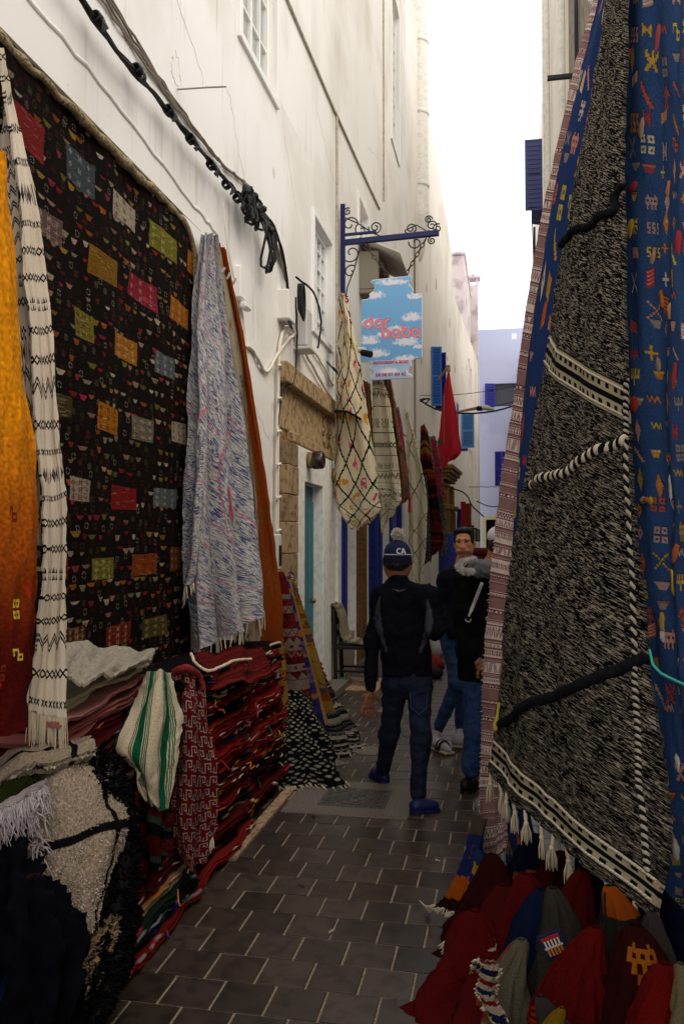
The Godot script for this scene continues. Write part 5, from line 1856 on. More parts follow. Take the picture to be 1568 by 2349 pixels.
func folded(label: String, group: String, s0: float, s1: float, xf: float, depth: float, y0: float, h: float, lobes: int, cols: Array, sag: FastNoiseLite, sd: int, cord := true, mat: Material = null, pat := 0.5, droop := 0.0, n := 30) -> Node3D:
	# a rug folded flat in a stack; its folds face the lane
	var t := thing("folded_rug", label, "rug", Vector3.ZERO, group)
	var own := FastNoiseLite.new()
	own.seed = sd
	own.frequency = 1.0
	var rows := []; var cc := []
	var r := h / (2.0 * lobes)
	for i in n + 1:
		var f := float(i) / n
		var s := lerpf(s0, s1, f)
		var dy := sag.get_noise_2d(s * 2.2, y0 * 0.7) * 0.035 + own.get_noise_2d(s * 5.0, 3) * h * 0.12 - droop * pow(1.0 - f, 2.0)
		var dx := own.get_noise_2d(s * 2.0, 50) * 0.04
		var row := []; var cr := []
		row.append(Vector3(xf - depth, y0 + dy, -s)); cr.append(cols[0])
		for l in lobes:
			var lx := dx + own.get_noise_2d(s * 3.0, 90 + l * 9) * 0.014
			var rag := own.get_noise_2d(s * 26.0, 30 + l * 7) * 0.003
			var seg: Color = cols[0]
			var pick := own.get_noise_2d(floor(s * 5.0 + own.get_noise_2d(s * 4.0, 9) * 2.0 + l * 0.5) * 3.7, l * 13.0)
			if absf(pick) > 0.55 - pat * 0.5: seg = cols[1 + int(absf(pick) * 97.0) % maxi(1, cols.size() - 1)]
			for q in 6:
				var an := -PI / 2 + PI * q / 5.0
				row.append(Vector3(xf + lx + (cos(an) - 1.0) * r * 1.3 + rag, y0 + dy + r + 2 * r * l + sin(an) * r * 0.97, -s))
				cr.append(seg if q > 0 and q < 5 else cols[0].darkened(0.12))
		row.append(Vector3(xf - depth, y0 + dy + h, -s)); cr.append(cols[0])
		rows.append(row); cc.append(cr)
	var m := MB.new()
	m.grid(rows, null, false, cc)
	for e in [0, n]:
		var hint := Vector3(0, 0, 1) if e == 0 else Vector3(0, 0, -1)
		m.col = cols[0]
		var ce := m.vert((rows[e][0] + rows[e][rows[e].size() - 1]) / 2, hint)
		var b := m.v.size()
		for q in rows[e].size():
			m.col = cc[e][q]
			m.vert(rows[e][q], hint)
		for q in rows[e].size() - 1: m.tri(ce, b + q, b + q + 1)
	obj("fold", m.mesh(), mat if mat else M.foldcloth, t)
	if cord:
		var mm := MB.new()
		for l in lobes:
			if rng.randf() < 0.6: continue
			var pts := []; var cl := []
			for i in range(0, n + 1):
				pts.append(rows[i][1 + l * 6 + 3] + Vector3(0.003, 0, 0))
				var pick := own.get_noise_2d(floor(i / 2.0) * 9.1, l * 31.0 + 5)
				cl.append(cols[1 + int(absf(pick) * 83.0) % maxi(1, cols.size() - 1)] if absf(pick) > 0.3 else cols[0])
			mm.tube(pts, 0.0042, 5, true, cl)
		for q in 7:
			if rng.randf() < 0.95: continue
			var i := rng.randi() % n
			var p: Vector3 = rows[i][1 + (rng.randi() % lobes) * 6 + 3]
			var c: Color = [Color(0.62, 0.55, 0.42), Color(0.75, 0.25, 0.04), Color(0.7, 0.42, 0.05), Color(0.08, 0.06, 0.25), Color(0.5, 0.05, 0.12), Color(0.03, 0.12, 0.08)][rng.randi() % 6]
			var k := Vector3(rng.randf_range(0.01, 0.03), rng.randf_range(-0.05, 0.01), rng.randf_range(-0.04, 0.04))
			mm.tube([p, p + k, p + k + Vector3(0.005, -0.02, rng.randf_range(-0.04, 0.04))], 0.004, 5, true, [c, c, c])
		if mm.v.size(): obj("selvedge", mm.mesh(), M.yarn, t)
	return t

func lin(h: String) -> Color:
	return hexc(h).srgb_to_linear()

func cone(called, label, category, tip: Vector3, base: Vector3, side: Vector3, fore: Vector3, mat: Material, o := {}, group := "") -> Dictionary:
	# a blanket or rug stood on end in a loose roll: narrow folded top, spreading foot
	var t := thing(called, label, category, Vector3.ZERO, group)
	var nz := FastNoiseLite.new()
	nz.seed = o.get("seed", 3)
	nz.frequency = 1.0
	var nv: int = o.get("nv", 30); var nu: int = o.get("nu", 40)
	var w0: float = o.get("w0", 0.25)
	var pw: float = o.get("pow", 0.8)
	var wr: float = o.get("wr", 0.1)
	var lean: Vector3 = o.get("bow", Vector3.ZERO)
	var rows := []; var uvs := []
	for i in nv + 1:
		var f := float(i) / nv
		var k := w0 + (1.0 - w0) * pow(f, pw)
		k *= 0.72 + 0.28 * smoothstep(0.0, 0.05, f)
		var c := tip.lerp(base, f) + lean * sin(PI * f)
		var row := []; var ur := []
		for j in nu + 1:
			var a := TAU * j / nu
			var rr := 1.0 + wr * nz.get_noise_2d(cos(a) * 1.6 + 5, sin(a) * 1.6 + f * 2.2) * 2.4
			# hanging pleats that deepen towards the foot, and the lap of the roll
			rr += wr * (0.3 + f) * (0.9 * sin(a * 3.0 + f * 2.4 + float(nz.seed)) + 2.4 * (absf(sin(a * 2.0 - f * 1.5 + float(nz.seed) * 2.0)) - 0.62) * (0.35 + f) - 1.1 * exp(-pow(4.0 * sin(a * 1.5 + f * 2.0 + nz.seed), 2.0)) * (0.3 + f) + 0.5 * sin(a * 9.0 + f * 4.0 + 4.0 * nz.get_noise_2d(f * 3.0, 40.0)))
			rr += 0.30 * smoothstep(0.0, 0.06, fposmod(a - 1.25 - f * 0.9 - float(nz.seed) * 0.13, TAU) / TAU) * (1.0 - smoothstep(0.06, 0.45, fposmod(a - 1.25 - f * 0.9 - float(nz.seed) * 0.13, TAU) / TAU))
			row.append(c + side * cos(a) * k * rr + fore * sin(a) * k * rr)
			ur.append(Vector2(float(j) / nu * float(o.get("ur", 1.0)), f))
		rows.append(row); uvs.append(ur)
	# inner lip at the top
	var top := []; var tu := []
	for p in rows[0]:
		top.append(p.lerp(tip, 0.3) - (base - tip).normalized() * 0.004)
		tu.append(Vector2(0.5, 0.02))
	rows.push_front(top); uvs.push_front(tu)
	var inn := []
	for p in top: inn.append(p.lerp(tip, 0.25) + (base - tip).normalized() * 0.05)
	rows.push_front(inn); uvs.push_front(tu)
	var bot := []
	for p in inn: bot.append(p.lerp(tip + (base - tip).normalized() * 0.06, 0.97) )
	rows.push_front(bot); uvs.push_front(tu)
	var m := MB.new()
	m.grid(rows, uvs, true)
	obj("cloth", m.mesh(), mat, t)
	if o.get("hem", true):
		# the turned edge of the blanket winding down the roll
		var hp := []
		for i in range(4, nv + 3, 1):
			var f := float(i - 3) / nv
			var a := fposmod(1.25 + f * 0.9 + float(nz.seed) * 0.13 + 0.36, TAU) / TAU * nu
			var ja := int(a)
			hp.append((rows[i][ja] as Vector3).lerp(rows[i][mini(ja + 1, nu)], a - ja))
		var hm := MB.new()
		hm.col = Color.WHITE
		hm.tube(hp, 0.0045, 6)
		obj("turned_edge", hm.mesh(), mat, t)
	return {"node": t, "rows": rows}

func tufts(parent, sf: Surf, n: int, len_: float, mat: Material, pick: Callable, o := {}):
	# shag pile: many short curved locks standing on the cloth
	var m := MB.new()
	m.col = Color.WHITE
	var r: float = o.get("r", 0.005)
	m.tube([Vector3.ZERO, Vector3(0, 0.5, 0.08), Vector3(0, 0.9, 0.3)], [r / len_, r * 0.9 / len_, r * 0.3 / len_], 4, false)
	var mm := MultiMesh.new()
	mm.transform_format = MultiMesh.TRANSFORM_3D
	mm.use_colors = true
	mm.mesh = m.mesh()
	mm.instance_count = n
	for i in n:
		var u := rng.randf(); var v := rng.randf()
		var p := sf.at(u, v)
		var nn := sf.normal(u, v) * float(o.get("flip", 1.0))
		var y := (nn + Vector3(rng.randf_range(-0.6, 0.6), rng.randf_range(-0.9, 0.1), rng.randf_range(-0.6, 0.6))).normalized()
		var x := y.cross(Vector3(rng.randf_range(-1, 1), rng.randf_range(-1, 1), rng.randf_range(-1, 1))).normalized()
		var l := len_ * rng.randf_range(0.7, 1.3)
		mm.set_instance_transform(i, Transform3D(Basis(x * l, y * l, x.cross(y) * l), p))
		mm.set_instance_color(i, pick.call(u, v))
	var q := MultiMeshInstance3D.new()
	q.multimesh = mm
	q.material_override = mat
	q.name = o.get("called", "shag_pile")
	parent.add_child(q, true)
	q.set_meta("kind", "stuff")

func build_left_piles():
	M.foldcloth = plain(Color.WHITE, 0.95, true, 0.2)
	M.foldcloth.detail_enabled = true
	M.foldcloth.detail_albedo = T.weave
	M.foldcloth.detail_blend_mode = BaseMaterial3D.BLEND_MODE_MUL
	M.foldcloth.detail_uv_layer = BaseMaterial3D.DETAIL_UV_2
	M.foldcloth.uv2_triplanar = true
	M.foldcloth.uv2_scale = Vector3(14, 14, 14)
	var sag := FastNoiseLite.new()
	sag.seed = 9
	sag.frequency = 1.0
	var reds := ["681416", "78181a", "520f13", "80201c", "6e141a", "5a1515", "7c161b"]
	var accents := [lin("8c2020"), lin("b8641c"), lin("c8b89a"), lin("2a2464"), lin("3a1010"), lin("b89024"), lin("9a2448"), lin("23433a"), lin("d0c4b0"), lin("6e1418")]
	for st in [["nearer", 3.78, 4.79, -1.49, 23, 0.0445], ["farther", 4.81, 5.72, -1.53, 23, 0.042]]:
		var y := 0.02
		for k in st[4]:
			var c: String = reds[rng.randi() % reds.size()] if rng.randf() < 0.72 else ["1a0c0c", "2a0c10", "120e12", "5a2414"][rng.randi() % 4]
			var cols := [lin(c)]
			for q in 6: cols.append(accents[rng.randi() % accents.size()])
			var h: float = st[5] * rng.randf_range(0.85, 1.15)
			folded("folded red kilim with bright selvedge, %s from the ground in the %s red stack" % [ordinal(k), st[0]], "folded red kilims stacked along the lane", st[1] + rng.randf_range(-0.02, 0.02), st[2] + rng.randf_range(-0.02, 0.02), st[3] + rng.randf_range(-0.03, 0.03) - 0.0016 * k, 0.45, y, h, 2 + rng.randi() % 2, cols, sag, k * 7 + int(st[1] * 100))
			y += h * 0.985
	# tan plank along the foot of the stacks
	var pl := thing("tan_edging_plank", "thin tan plank edging the foot of the farther red stack", "plank")
	var m := MB.new()
	m.bar(Vector3(-1.46, 0.006, -4.3), Vector3(-1.46, 0.006, -5.72), 0.07, 0.022, Vector3.UP, 0.004)
	obj("plank", m.mesh(), M.wood, pl)
	# mixed stack by the shop mouth, from the ground up
	var mix := [["sooty black", "0e0c0d"], ["wine", "330a12"], ["dark plum", "220c18"], ["rust edged", "4a1c10"], ["bottle green", "0d1c14"], ["charcoal", "161416"], ["ruby", "560c14"], ["black fringed", "100e10"], ["dark brown", "22130f"], ["black", "141012"], ["maroon", "3a0d10"], ["dark green", "14251a"], ["deep red", "4a0f12"], ["black striped", "171316"], ["cream and red", "8f8470"], ["plum", "3c1022"], ["cream", "a89a80"], ["crimson", "6e1024"], ["black and maroon", "230a0c"], ["hot pink and green", "b04a66"], ["grey blue", "80807a"], ["brown", "3a1c12"], ["dark red", "400d10"], ["maroon dotted", "4c1216"], ["dusty pink", "9a5a58"], ["salmon pink", "a8645c"], ["deep red tufted", "6a1018"], ["pale pink", "a06a66"], ["pale cream", "c8bba0"], ["soft white", "d3c7ae"]]
	var y := 0.02
	for k in mix.size():
		var base := lin(mix[k][1])
		var cols := [base, base.lightened(0.15), base.darkened(0.3), accents[rng.randi() % accents.size()], base]
		if k == 19: cols = [lin("b85474"), lin("c02c5c"), lin("5c6a40"), lin("c88a94"), lin("b85474")]
		if k == 20: cols = [lin("b0a48c"), lin("56707c"), lin("b0a48c"), lin("c4b8a0")]
		var h := rng.randf_range(0.034, 0.042)
		if k >= 27: h = 0.022
		folded("%s folded blanket, %s from the ground in the stack by the runner" % [mix[k][0], ordinal(k)], "blankets stacked at the shop mouth", 2.98 + rng.randf_range(-0.05, 0.05), 3.72 + rng.randf_range(-0.04, 0.1), -1.70 + rng.randf_range(-0.05, 0.05) - (0.012 * (k - 26) if k > 26 else 0.0), 0.4, y, h, 1 + k % 2, cols, sag, 300 + k, k < 27, null, 0.25, 0.05 * k / 29.0)
		y += h * 0.985
	# red rug with bent cream cord on top of the nearer red stack
	M.redplain = cloth_mat(tex(tex_stripes(256, 256, [hexc("6e1518"), hexc("7c1a1c"), hexc("58100f"), hexc("8a2a20")], [6, 20])), 0.2)
	var b := rug("red_top_rug", "red rug edged with cream cord lying open on the nearer red stack", "rug", N([[[436, 1508, 4.4], [520, 1490, 4.7], [600, 1480, 5.1]], [[470, 1545, 4.2], [540, 1535, 4.5], [612, 1520, 4.9]], [[455, 1580, 4.0], [540, 1570, 4.3], [618, 1550, 4.75]]]), M.redplain, {"amp": 0.02, "waves": 2.0, "seed": 30})
	m = MB.new()
	m.tube(wob([P(438, 1500, 4.36), P(450, 1522, 4.25), P(475, 1538, 4.15), P(505, 1530, 4.3), P(540, 1515, 4.5), P(575, 1512, 4.7)], 40, 0.002), 0.009, 7)
	obj("cream_cord", m.mesh(), M.cream, b.node)
	b = rug("crumpled_white_cloth", "soft white cloth lying in loose folds on top of the stack by the runner", "cloth", N([[[140, 1470, 3.45], [200, 1478, 3.6], [262, 1490, 3.85], [352, 1492, 4.15]], [[138, 1500, 3.3], [205, 1508, 3.4], [262, 1512, 3.65], [355, 1500, 4.0]], [[142, 1535, 3.12], [205, 1540, 3.2], [270, 1525, 3.4], [350, 1508, 3.75]], [[150, 1562, 3.02], [210, 1562, 3.08], [272, 1545, 3.3], [344, 1520, 3.66]]]), cloth_mat(tex(speckle(blank(128, 128, hexc("d8cfbc")), 5, 5, 0.15, 6)), 0.2), {"amp": 0.016, "waves": 2.6, "a0": 0.8, "drift": 0.7, "seed": 52, "nu": 50, "nv": 34, "rough": 0.012, "thick": 0.014})
	# green striped blanket over the stack corner
	var im := blank(384, 768, hexc("cdbfa4"))
	for x in [95, 265]:
		im.fill_rect(Rect2i(x, 0, 44, 768), hexc("0f5a3c"))
		for q in [[-12, 5], [-22, 4], [50, 6], [62, 4], [70, 5]]:
			im.fill_rect(Rect2i(x + q[0], 0, q[1], 768), hexc("1a6a48"))
	for x in [0]:
		im.fill_rect(Rect2i(x, 0, 10, 768), hexc("14402e"))
	M.greenstripe = cloth_mat(tex(speckle(im, 10, 6, 0.2, 3)), 0.3)
	M.greenstripe.albedo_color = Color(0.92, 0.91, 0.9)
	rug("green_striped_blanket", "cream wool blanket with green stripes hanging by its corner over the stack", "blanket", N([[[338, 1546, 3.7], [354, 1541, 3.66], [372, 1540, 3.68], [388, 1546, 3.75]], [[320, 1600, 3.58], [345, 1590, 3.52], [375, 1590, 3.54], [398, 1595, 3.68]], [[290, 1660, 3.42], [328, 1668, 3.4], [372, 1665, 3.46], [412, 1648, 3.62]], [[266, 1700, 3.32], [316, 1740, 3.33], [362, 1745, 3.4], [410, 1690, 3.56]], [[300, 1745, 3.35], [330, 1795, 3.36], [365, 1800, 3.38], [398, 1752, 3.5]], [[352, 1843, 3.36], [360, 1855, 3.36], [368, 1860, 3.37], [376, 1850, 3.4]]]), M.greenstripe, {"amp": 0.018, "waves": 2.0, "seed": 33, "nu": 34, "nv": 44, "thick": 0.02, "a0": 0.4})
	# hooked red rug hanging below it
	im = blank(320, 768, hexc("6e1418"))
	for yy in range(0, 768, 46):
		for x in range(0, 320, 46):
			var o := Vector2(x + (23 if (yy / 46) % 2 else 0), yy)
			pline(im, [o + Vector2(0, 40), o + Vector2(12, 40), o + Vector2(12, 8), o + Vector2(34, 8), o + Vector2(34, 28), o + Vector2(24, 28), o + Vector2(24, 18)], 4, hexc("b4a9a2"))
			pline(im, [o + Vector2(34, 36), o + Vector2(46, 36), o + Vector2(46, 22)], 4, hexc("a89c96"))
			if (x / 46 + yy / 46) % 4 == 0: im.fill_rect(Rect2i(int(o.x + 28), int(o.y + 4), 8, 14), hexc("b08a20"))
	M.hooked = cloth_mat(tex(speckle(ragged(im, 1), 6, 3, 0.25, 5)), 0.2)
	b = rug("hook_pattern_rug", "dark red rug with grey hook pattern draped down the front of the stack", "rug", N([[[395, 1548, 3.92], [430, 1535, 3.95], [458, 1560, 4.05]], [[402, 1620, 3.78], [436, 1620, 3.76], [470, 1640, 3.95]], [[398, 1730, 3.7], [440, 1730, 3.68], [488, 1740, 3.85]], [[388, 1830, 3.62], [440, 1840, 3.62], [492, 1830, 3.8]], [[400, 1930, 3.58], [440, 1940, 3.6], [488, 1900, 3.76]], [[425, 1985, 3.58], [445, 1995, 3.6], [470, 1960, 3.7]]]), M.hooked, {"amp": 0.02, "waves": 1.5, "seed": 35, "nv": 44})
	m = MB.new()
	m.tube(wob([P(400, 1542, 3.88), P(415, 1535, 3.86), P(436, 1534, 3.88), P(455, 1552, 3.98), P(466, 1580, 4.0)], 20, 0.004), 0.02, 7)
	obj("rolled_edge", m.mesh(), plain(hexc("7a2020"), 0.9), b.node)
	fringe(b.node, func(f): return P(468 + 20 * f, 1950 - 30 * f, 3.7), 16, 0.04, Vector3(0.3, -0.9, 0.2).normalized(), 0.004, M.cream)
	# dark red, black and grey-green striped rug hanging below
	im = blank(256, 384, hexc("521012"))
	for q in 5:
		poly(im, [Vector2(0, q * 130 - 60), Vector2(256, q * 130 + 40), Vector2(256, q * 130 + 100), Vector2(0, q * 130 - 0)], hexc("0e0c0d"))
		poly(im, [Vector2(0, q * 130 - 60), Vector2(256, q * 130 + 40), Vector2(256, q * 130 + 62), Vector2(0, q * 130 - 38)], hexc("38423a"))
	M.darkstripe = cloth_mat(tex(speckle(im, 6, 4, 0.25, 5)), 0.2)
	b = rug("dark_striped_rug", "dark red rug with black and grey green stripes under the green striped blanket", "rug", N([[[318, 1770, 3.5], [350, 1790, 3.46], [392, 1800, 3.55]], [[312, 1870, 3.42], [350, 1880, 3.36], [404, 1880, 3.5]], [[318, 1960, 3.36], [348, 1965, 3.32], [390, 1935, 3.46]], [[330, 2035, 3.32], [342, 2038, 3.31], [362, 1980, 3.4]]]), M.darkstripe, {"amp": 0.03, "waves": 1.6, "seed": 36})
	m = MB.new()
	m.tube(wob([P(314, 1815, 3.42), P(313, 1875, 3.38), P(316, 1930, 3.34)], 12, 0.002), 0.009, 6)
	obj("red_edge", m.mesh(), plain(hexc("a02024"), 0.9), b.node)
	# loose low stack at the bottom
	var lows := [["red and orange", "6a1c14"], ["black", "121012"], ["dark green edged", "1a2a1e"], ["cream edged", "8a7a64"], ["deep red", "4e1014"], ["brown", "33201a"], ["orange tufted", "7a3212"]]
	y = 0.015
	for k in lows.size():
		var base := lin(lows[k][1])
		folded("%s folded rug, %s in the low stack below the hook pattern rug" % [lows[k][0], ordinal(k)], "rugs folded in the low stack at the kerb", 3.02 + 0.02 * k, 3.8, -1.44 - 0.012 * k, 0.3, y, 0.045, 2, [base, accents[rng.randi() % 10], accents[rng.randi() % 10], base.lightened(0.2), base], sag, 600 + k, true, null, 0.7)
		y += 0.0445
	# shaggy cream carpet with black lines
	M.shag = cloth_mat(tex(speckle(tex_shag(), 6, 6, 0.35, 6)), 0.6)
	b = rug("shaggy_cream_carpet", "shaggy cream carpet with black lines slumped over the near stack", "carpet", N([[[88, 1765, 3.0], [150, 1758, 2.98], [206, 1742, 3.02], [232, 1770, 3.1]], [[70, 1830, 2.86], [140, 1830, 2.82], [215, 1820, 2.86], [262, 1850, 3.0]], [[80, 1900, 2.78], [150, 1900, 2.74], [225, 1885, 2.8], [280, 1890, 2.96]], [[95, 1985, 2.72], [155, 1985, 2.68], [215, 1975, 2.74], [255, 1960, 2.9]], [[110, 2050, 2.68], [155, 2060, 2.64], [200, 2060, 2.7], [228, 2030, 2.82]], [[150, 2110, 2.64], [175, 2125, 2.62], [192, 2135, 2.64], [205, 2110, 2.7]]]), M.shag, {"amp": 0.02, "waves": 1.2, "seed": 40, "thick": 0.03, "rag": 0.008})
	var shagcol := func(u, v):
		var ln := absf(v - (0.52 - 0.12 * u)) < 0.025 or absf(u - 0.82 - 0.02 * sin(v * 9)) < 0.03
		if ln: return Color(0.006, 0.006, 0.008)
		var k := rng.randf_range(0.72, 1.05)
		return Color(0.6 * k, 0.51 * k, 0.43 * k)
	tufts(b.node, b.surf, 16000, 0.016, M.yarn, shagcol, {"r": 0.0036})
	b = rug("shaggy_cream_carpet", "folded shaggy cream carpet lying on top of the near stack below the runner fringe", "carpet", N([[[-40, 1760, 2.8], [60, 1735, 2.95], [205, 1695, 3.15]], [[-40, 1800, 2.7], [80, 1738, 2.86], [214, 1712, 3.05]], [[-40, 1830, 2.68], [90, 1762, 2.82], [212, 1738, 3.0]]]), M.shag, {"amp": 0.015, "waves": 1.2, "seed": 41, "thick": 0.05})
	tufts(b.node, b.surf, 6000, 0.015, M.yarn, func(u, v): return Color(0.56, 0.48, 0.4) * rng.randf_range(0.7, 1.05) if absf(u - 0.5) > 0.04 else Color(0.012, 0.012, 0.02), {"r": 0.0045})
	# black shaggy carpet hanging over the corner
	M.blackshag = plain(hexc("0d0b0e"), 0.95)
	for q in [["black shaggy carpet bulging over the stack corner beside the cream one", [[[206, 1738, 3.12], [235, 1730, 3.14], [262, 1745, 3.25]], [[206, 1800, 2.96], [240, 1800, 2.98], [272, 1800, 3.15]], [[235, 1860, 2.96], [262, 1860, 2.98], [300, 1850, 3.15]], [[240, 1960, 2.9], [275, 1980, 2.95], [318, 1960, 3.15]], [[225, 2060, 2.8], [265, 2090, 2.88], [308, 2060, 3.1]], [[215, 2120, 2.72], [262, 2160, 2.84], [298, 2120, 3.05]]]],
		["black shaggy carpet lying on the paving at the lower left", [[[196, 2170, 2.62], [240, 2140, 2.8], [290, 2150, 2.98]], [[190, 2240, 2.58], [240, 2220, 2.7], [288, 2210, 2.86]], [[170, 2330, 2.5], [215, 2310, 2.6], [262, 2260, 2.75]], [[120, 2420, 2.42], [180, 2400, 2.5], [190, 2330, 2.62]]]],
		["very dark rug heap in the lower left corner of the lane", [[[-60, 1880, 2.7], [20, 1885, 2.68], [60, 1960, 2.66], [75, 2010, 2.68]], [[-60, 2000, 2.5], [30, 1990, 2.5], [78, 2040, 2.52], [150, 2090, 2.58]], [[-60, 2160, 2.4], [60, 2160, 2.38], [140, 2150, 2.45], [196, 2180, 2.52]], [[-60, 2400, 2.3], [60, 2400, 2.32], [130, 2380, 2.36], [186, 2330, 2.42]]]]]:
		var mt: Material = M.blackshag
		if q[0].begins_with("very"):
			im = tex_motifs(256, 256, hexc("060713"), 0.06, 0.6, [hexc("3a1a1a"), hexc("16224a"), hexc("2a2018")])
			mt = cloth_mat(tex(im), 0.2)
		b = rug("black_carpet" if not q[0].begins_with("very") else "navy_rug_heap", q[0], "carpet", N(q[1]), mt, {"amp": 0.02 if mt == M.blackshag else 0.035, "waves": 1.5 if mt == M.blackshag else 3.4, "drift": 0.8, "rough": 0.008 if mt == M.blackshag else 0.05, "nu": 40, "nv": 44, "seed": 44, "thick": 0.03, "rag": 0.01})
		if mt == M.blackshag: tufts(b.node, b.surf, 3000, 0.035, M.yarn, func(u, v): return Color(0.003, 0.003, 0.0035) * rng.randf_range(0.6, 1.8), {"r": 0.006})
	# brown-cream carpet edge spilling to the floor
	b = rug("brown_cream_carpet", "crumpled brown and cream carpet edge spilling onto the paving at lower left", "carpet", N([[[205, 2140, 2.68], [235, 2120, 2.8], [268, 2085, 2.92]], [[165, 2210, 2.56], [210, 2180, 2.66], [258, 2140, 2.8]], [[150, 2280, 2.5], [190, 2250, 2.58], [235, 2190, 2.7]], [[152, 2335, 2.47], [180, 2300, 2.52], [220, 2235, 2.64]]]), cloth_mat(tex(melange(256, 256, hexc("6a543e"), [hexc("2a1e16"), hexc("97806a")], [140, 160], 60, 7, 88)), 0.6), {"amp": 0.02, "waves": 3.0, "seed": 45, "thick": 0.03})
	tufts(b.node, b.surf, 2500, 0.025, M.yarn, func(u, v): return Color(0.3, 0.21, 0.13) * rng.randf_range(0.5, 1.3))
	# lilac-white fringed shawl and green cloth at the left edge
	b = rug("olive_cloth", "olive green cloth peeping out at the left under the shaggy carpet", "cloth", N([[[-40, 1790, 2.72], [40, 1782, 2.76], [92, 1785, 2.8]], [[-40, 1850, 2.6], [20, 1845, 2.64], [60, 1820, 2.7]]]), cloth_mat(tex(speckle(blank(128, 128, hexc("2c330e")), 8, 4, 0.4, 3)), 0.1), {"amp": 0.01, "seed": 46})
	b = rug("white_fringed_shawl", "white shawl with long tangled fringe hanging at the left edge", "shawl", N([[[-30, 1858, 2.56], [30, 1828, 2.62], [108, 1785, 2.72]], [[-30, 1872, 2.54], [35, 1845, 2.6], [108, 1800, 2.7]]]), cloth_mat(tex(blank(64, 64, hexc("c9bfc4"))), 0.0), {"amp": 0.004, "seed": 47})
	m = MB.new()
	for q in 420:
		var f := rng.randf()
		var p: Vector3 = b.surf.at(f, rng.randf_range(0.3, 1.0))
		var l := rng.randf_range(0.04, 0.11)
		var d := Vector3(rng.randf_range(-0.2, 0.55), -1.0, rng.randf_range(0.0, 0.6)).normalized()
		var k := rng.randf_range(0.7, 1.1)
		m.col = Color(0.45 * k, 0.4 * k, 0.42 * k)
		m.tube([p, p + d * l * 0.5 + Vector3(rng.randf_range(-1, 1), 0, rng.randf_range(-1, 1)) * 0.015, p + d * l + Vector3(rng.randf_range(-1, 1), rng.randf_range(-1, 1), rng.randf_range(-1, 1)) * 0.03], [0.0022, 0.0022, 0.001], 4, false)
	for q in 160:
		var c := P(rng.randf_range(20, 105), rng.randf_range(1860, 1990), 2.68)
		c = P(30 + 75 * rng.randf(), 1860 + 150 * rng.randf(), 2.63)
		var d := Vector3(rng.randf_range(-1, 1), rng.randf_range(-1, 0.6), rng.randf_range(-0.4, 0.8)).normalized()
		var k := rng.randf_range(0.6, 1.05)
		m.col = Color(0.42 * k, 0.36 * k, 0.36 * k)
		m.tube([c, c + d * 0.03, c + d * 0.05 + Vector3(0.01, -0.02, 0)], [0.004, 0.003, 0.001], 4, false)
	var fr := obj("tangled_fringe", m.mesh(), M.yarn, b.node)
	fr.set_meta("kind", "stuff")
	# dark core under the soft goods
	var bench := thing("shop_bench", "dark low bench under the stacked rugs at the shop mouth", "bench")
	m = MB.new()
	m.box(Vector3(-1.92, 0.35, -2.7), Vector3(0.2, 0.35, 1.4), 0.01)
	obj("bench_box", m.mesh(), M.darkwood, bench)
	stood_rugs()

func tex_shag() -> Image:
	var im := blank(256, 256, hexc("c0ad98"))
	pline(im, [Vector2(0, 133), Vector2(128, 118), Vector2(256, 102)], 11, hexc("121016"))
	pline(im, [Vector2(210, 0), Vector2(214, 128), Vector2(206, 256)], 13, hexc("121016"))
	return im

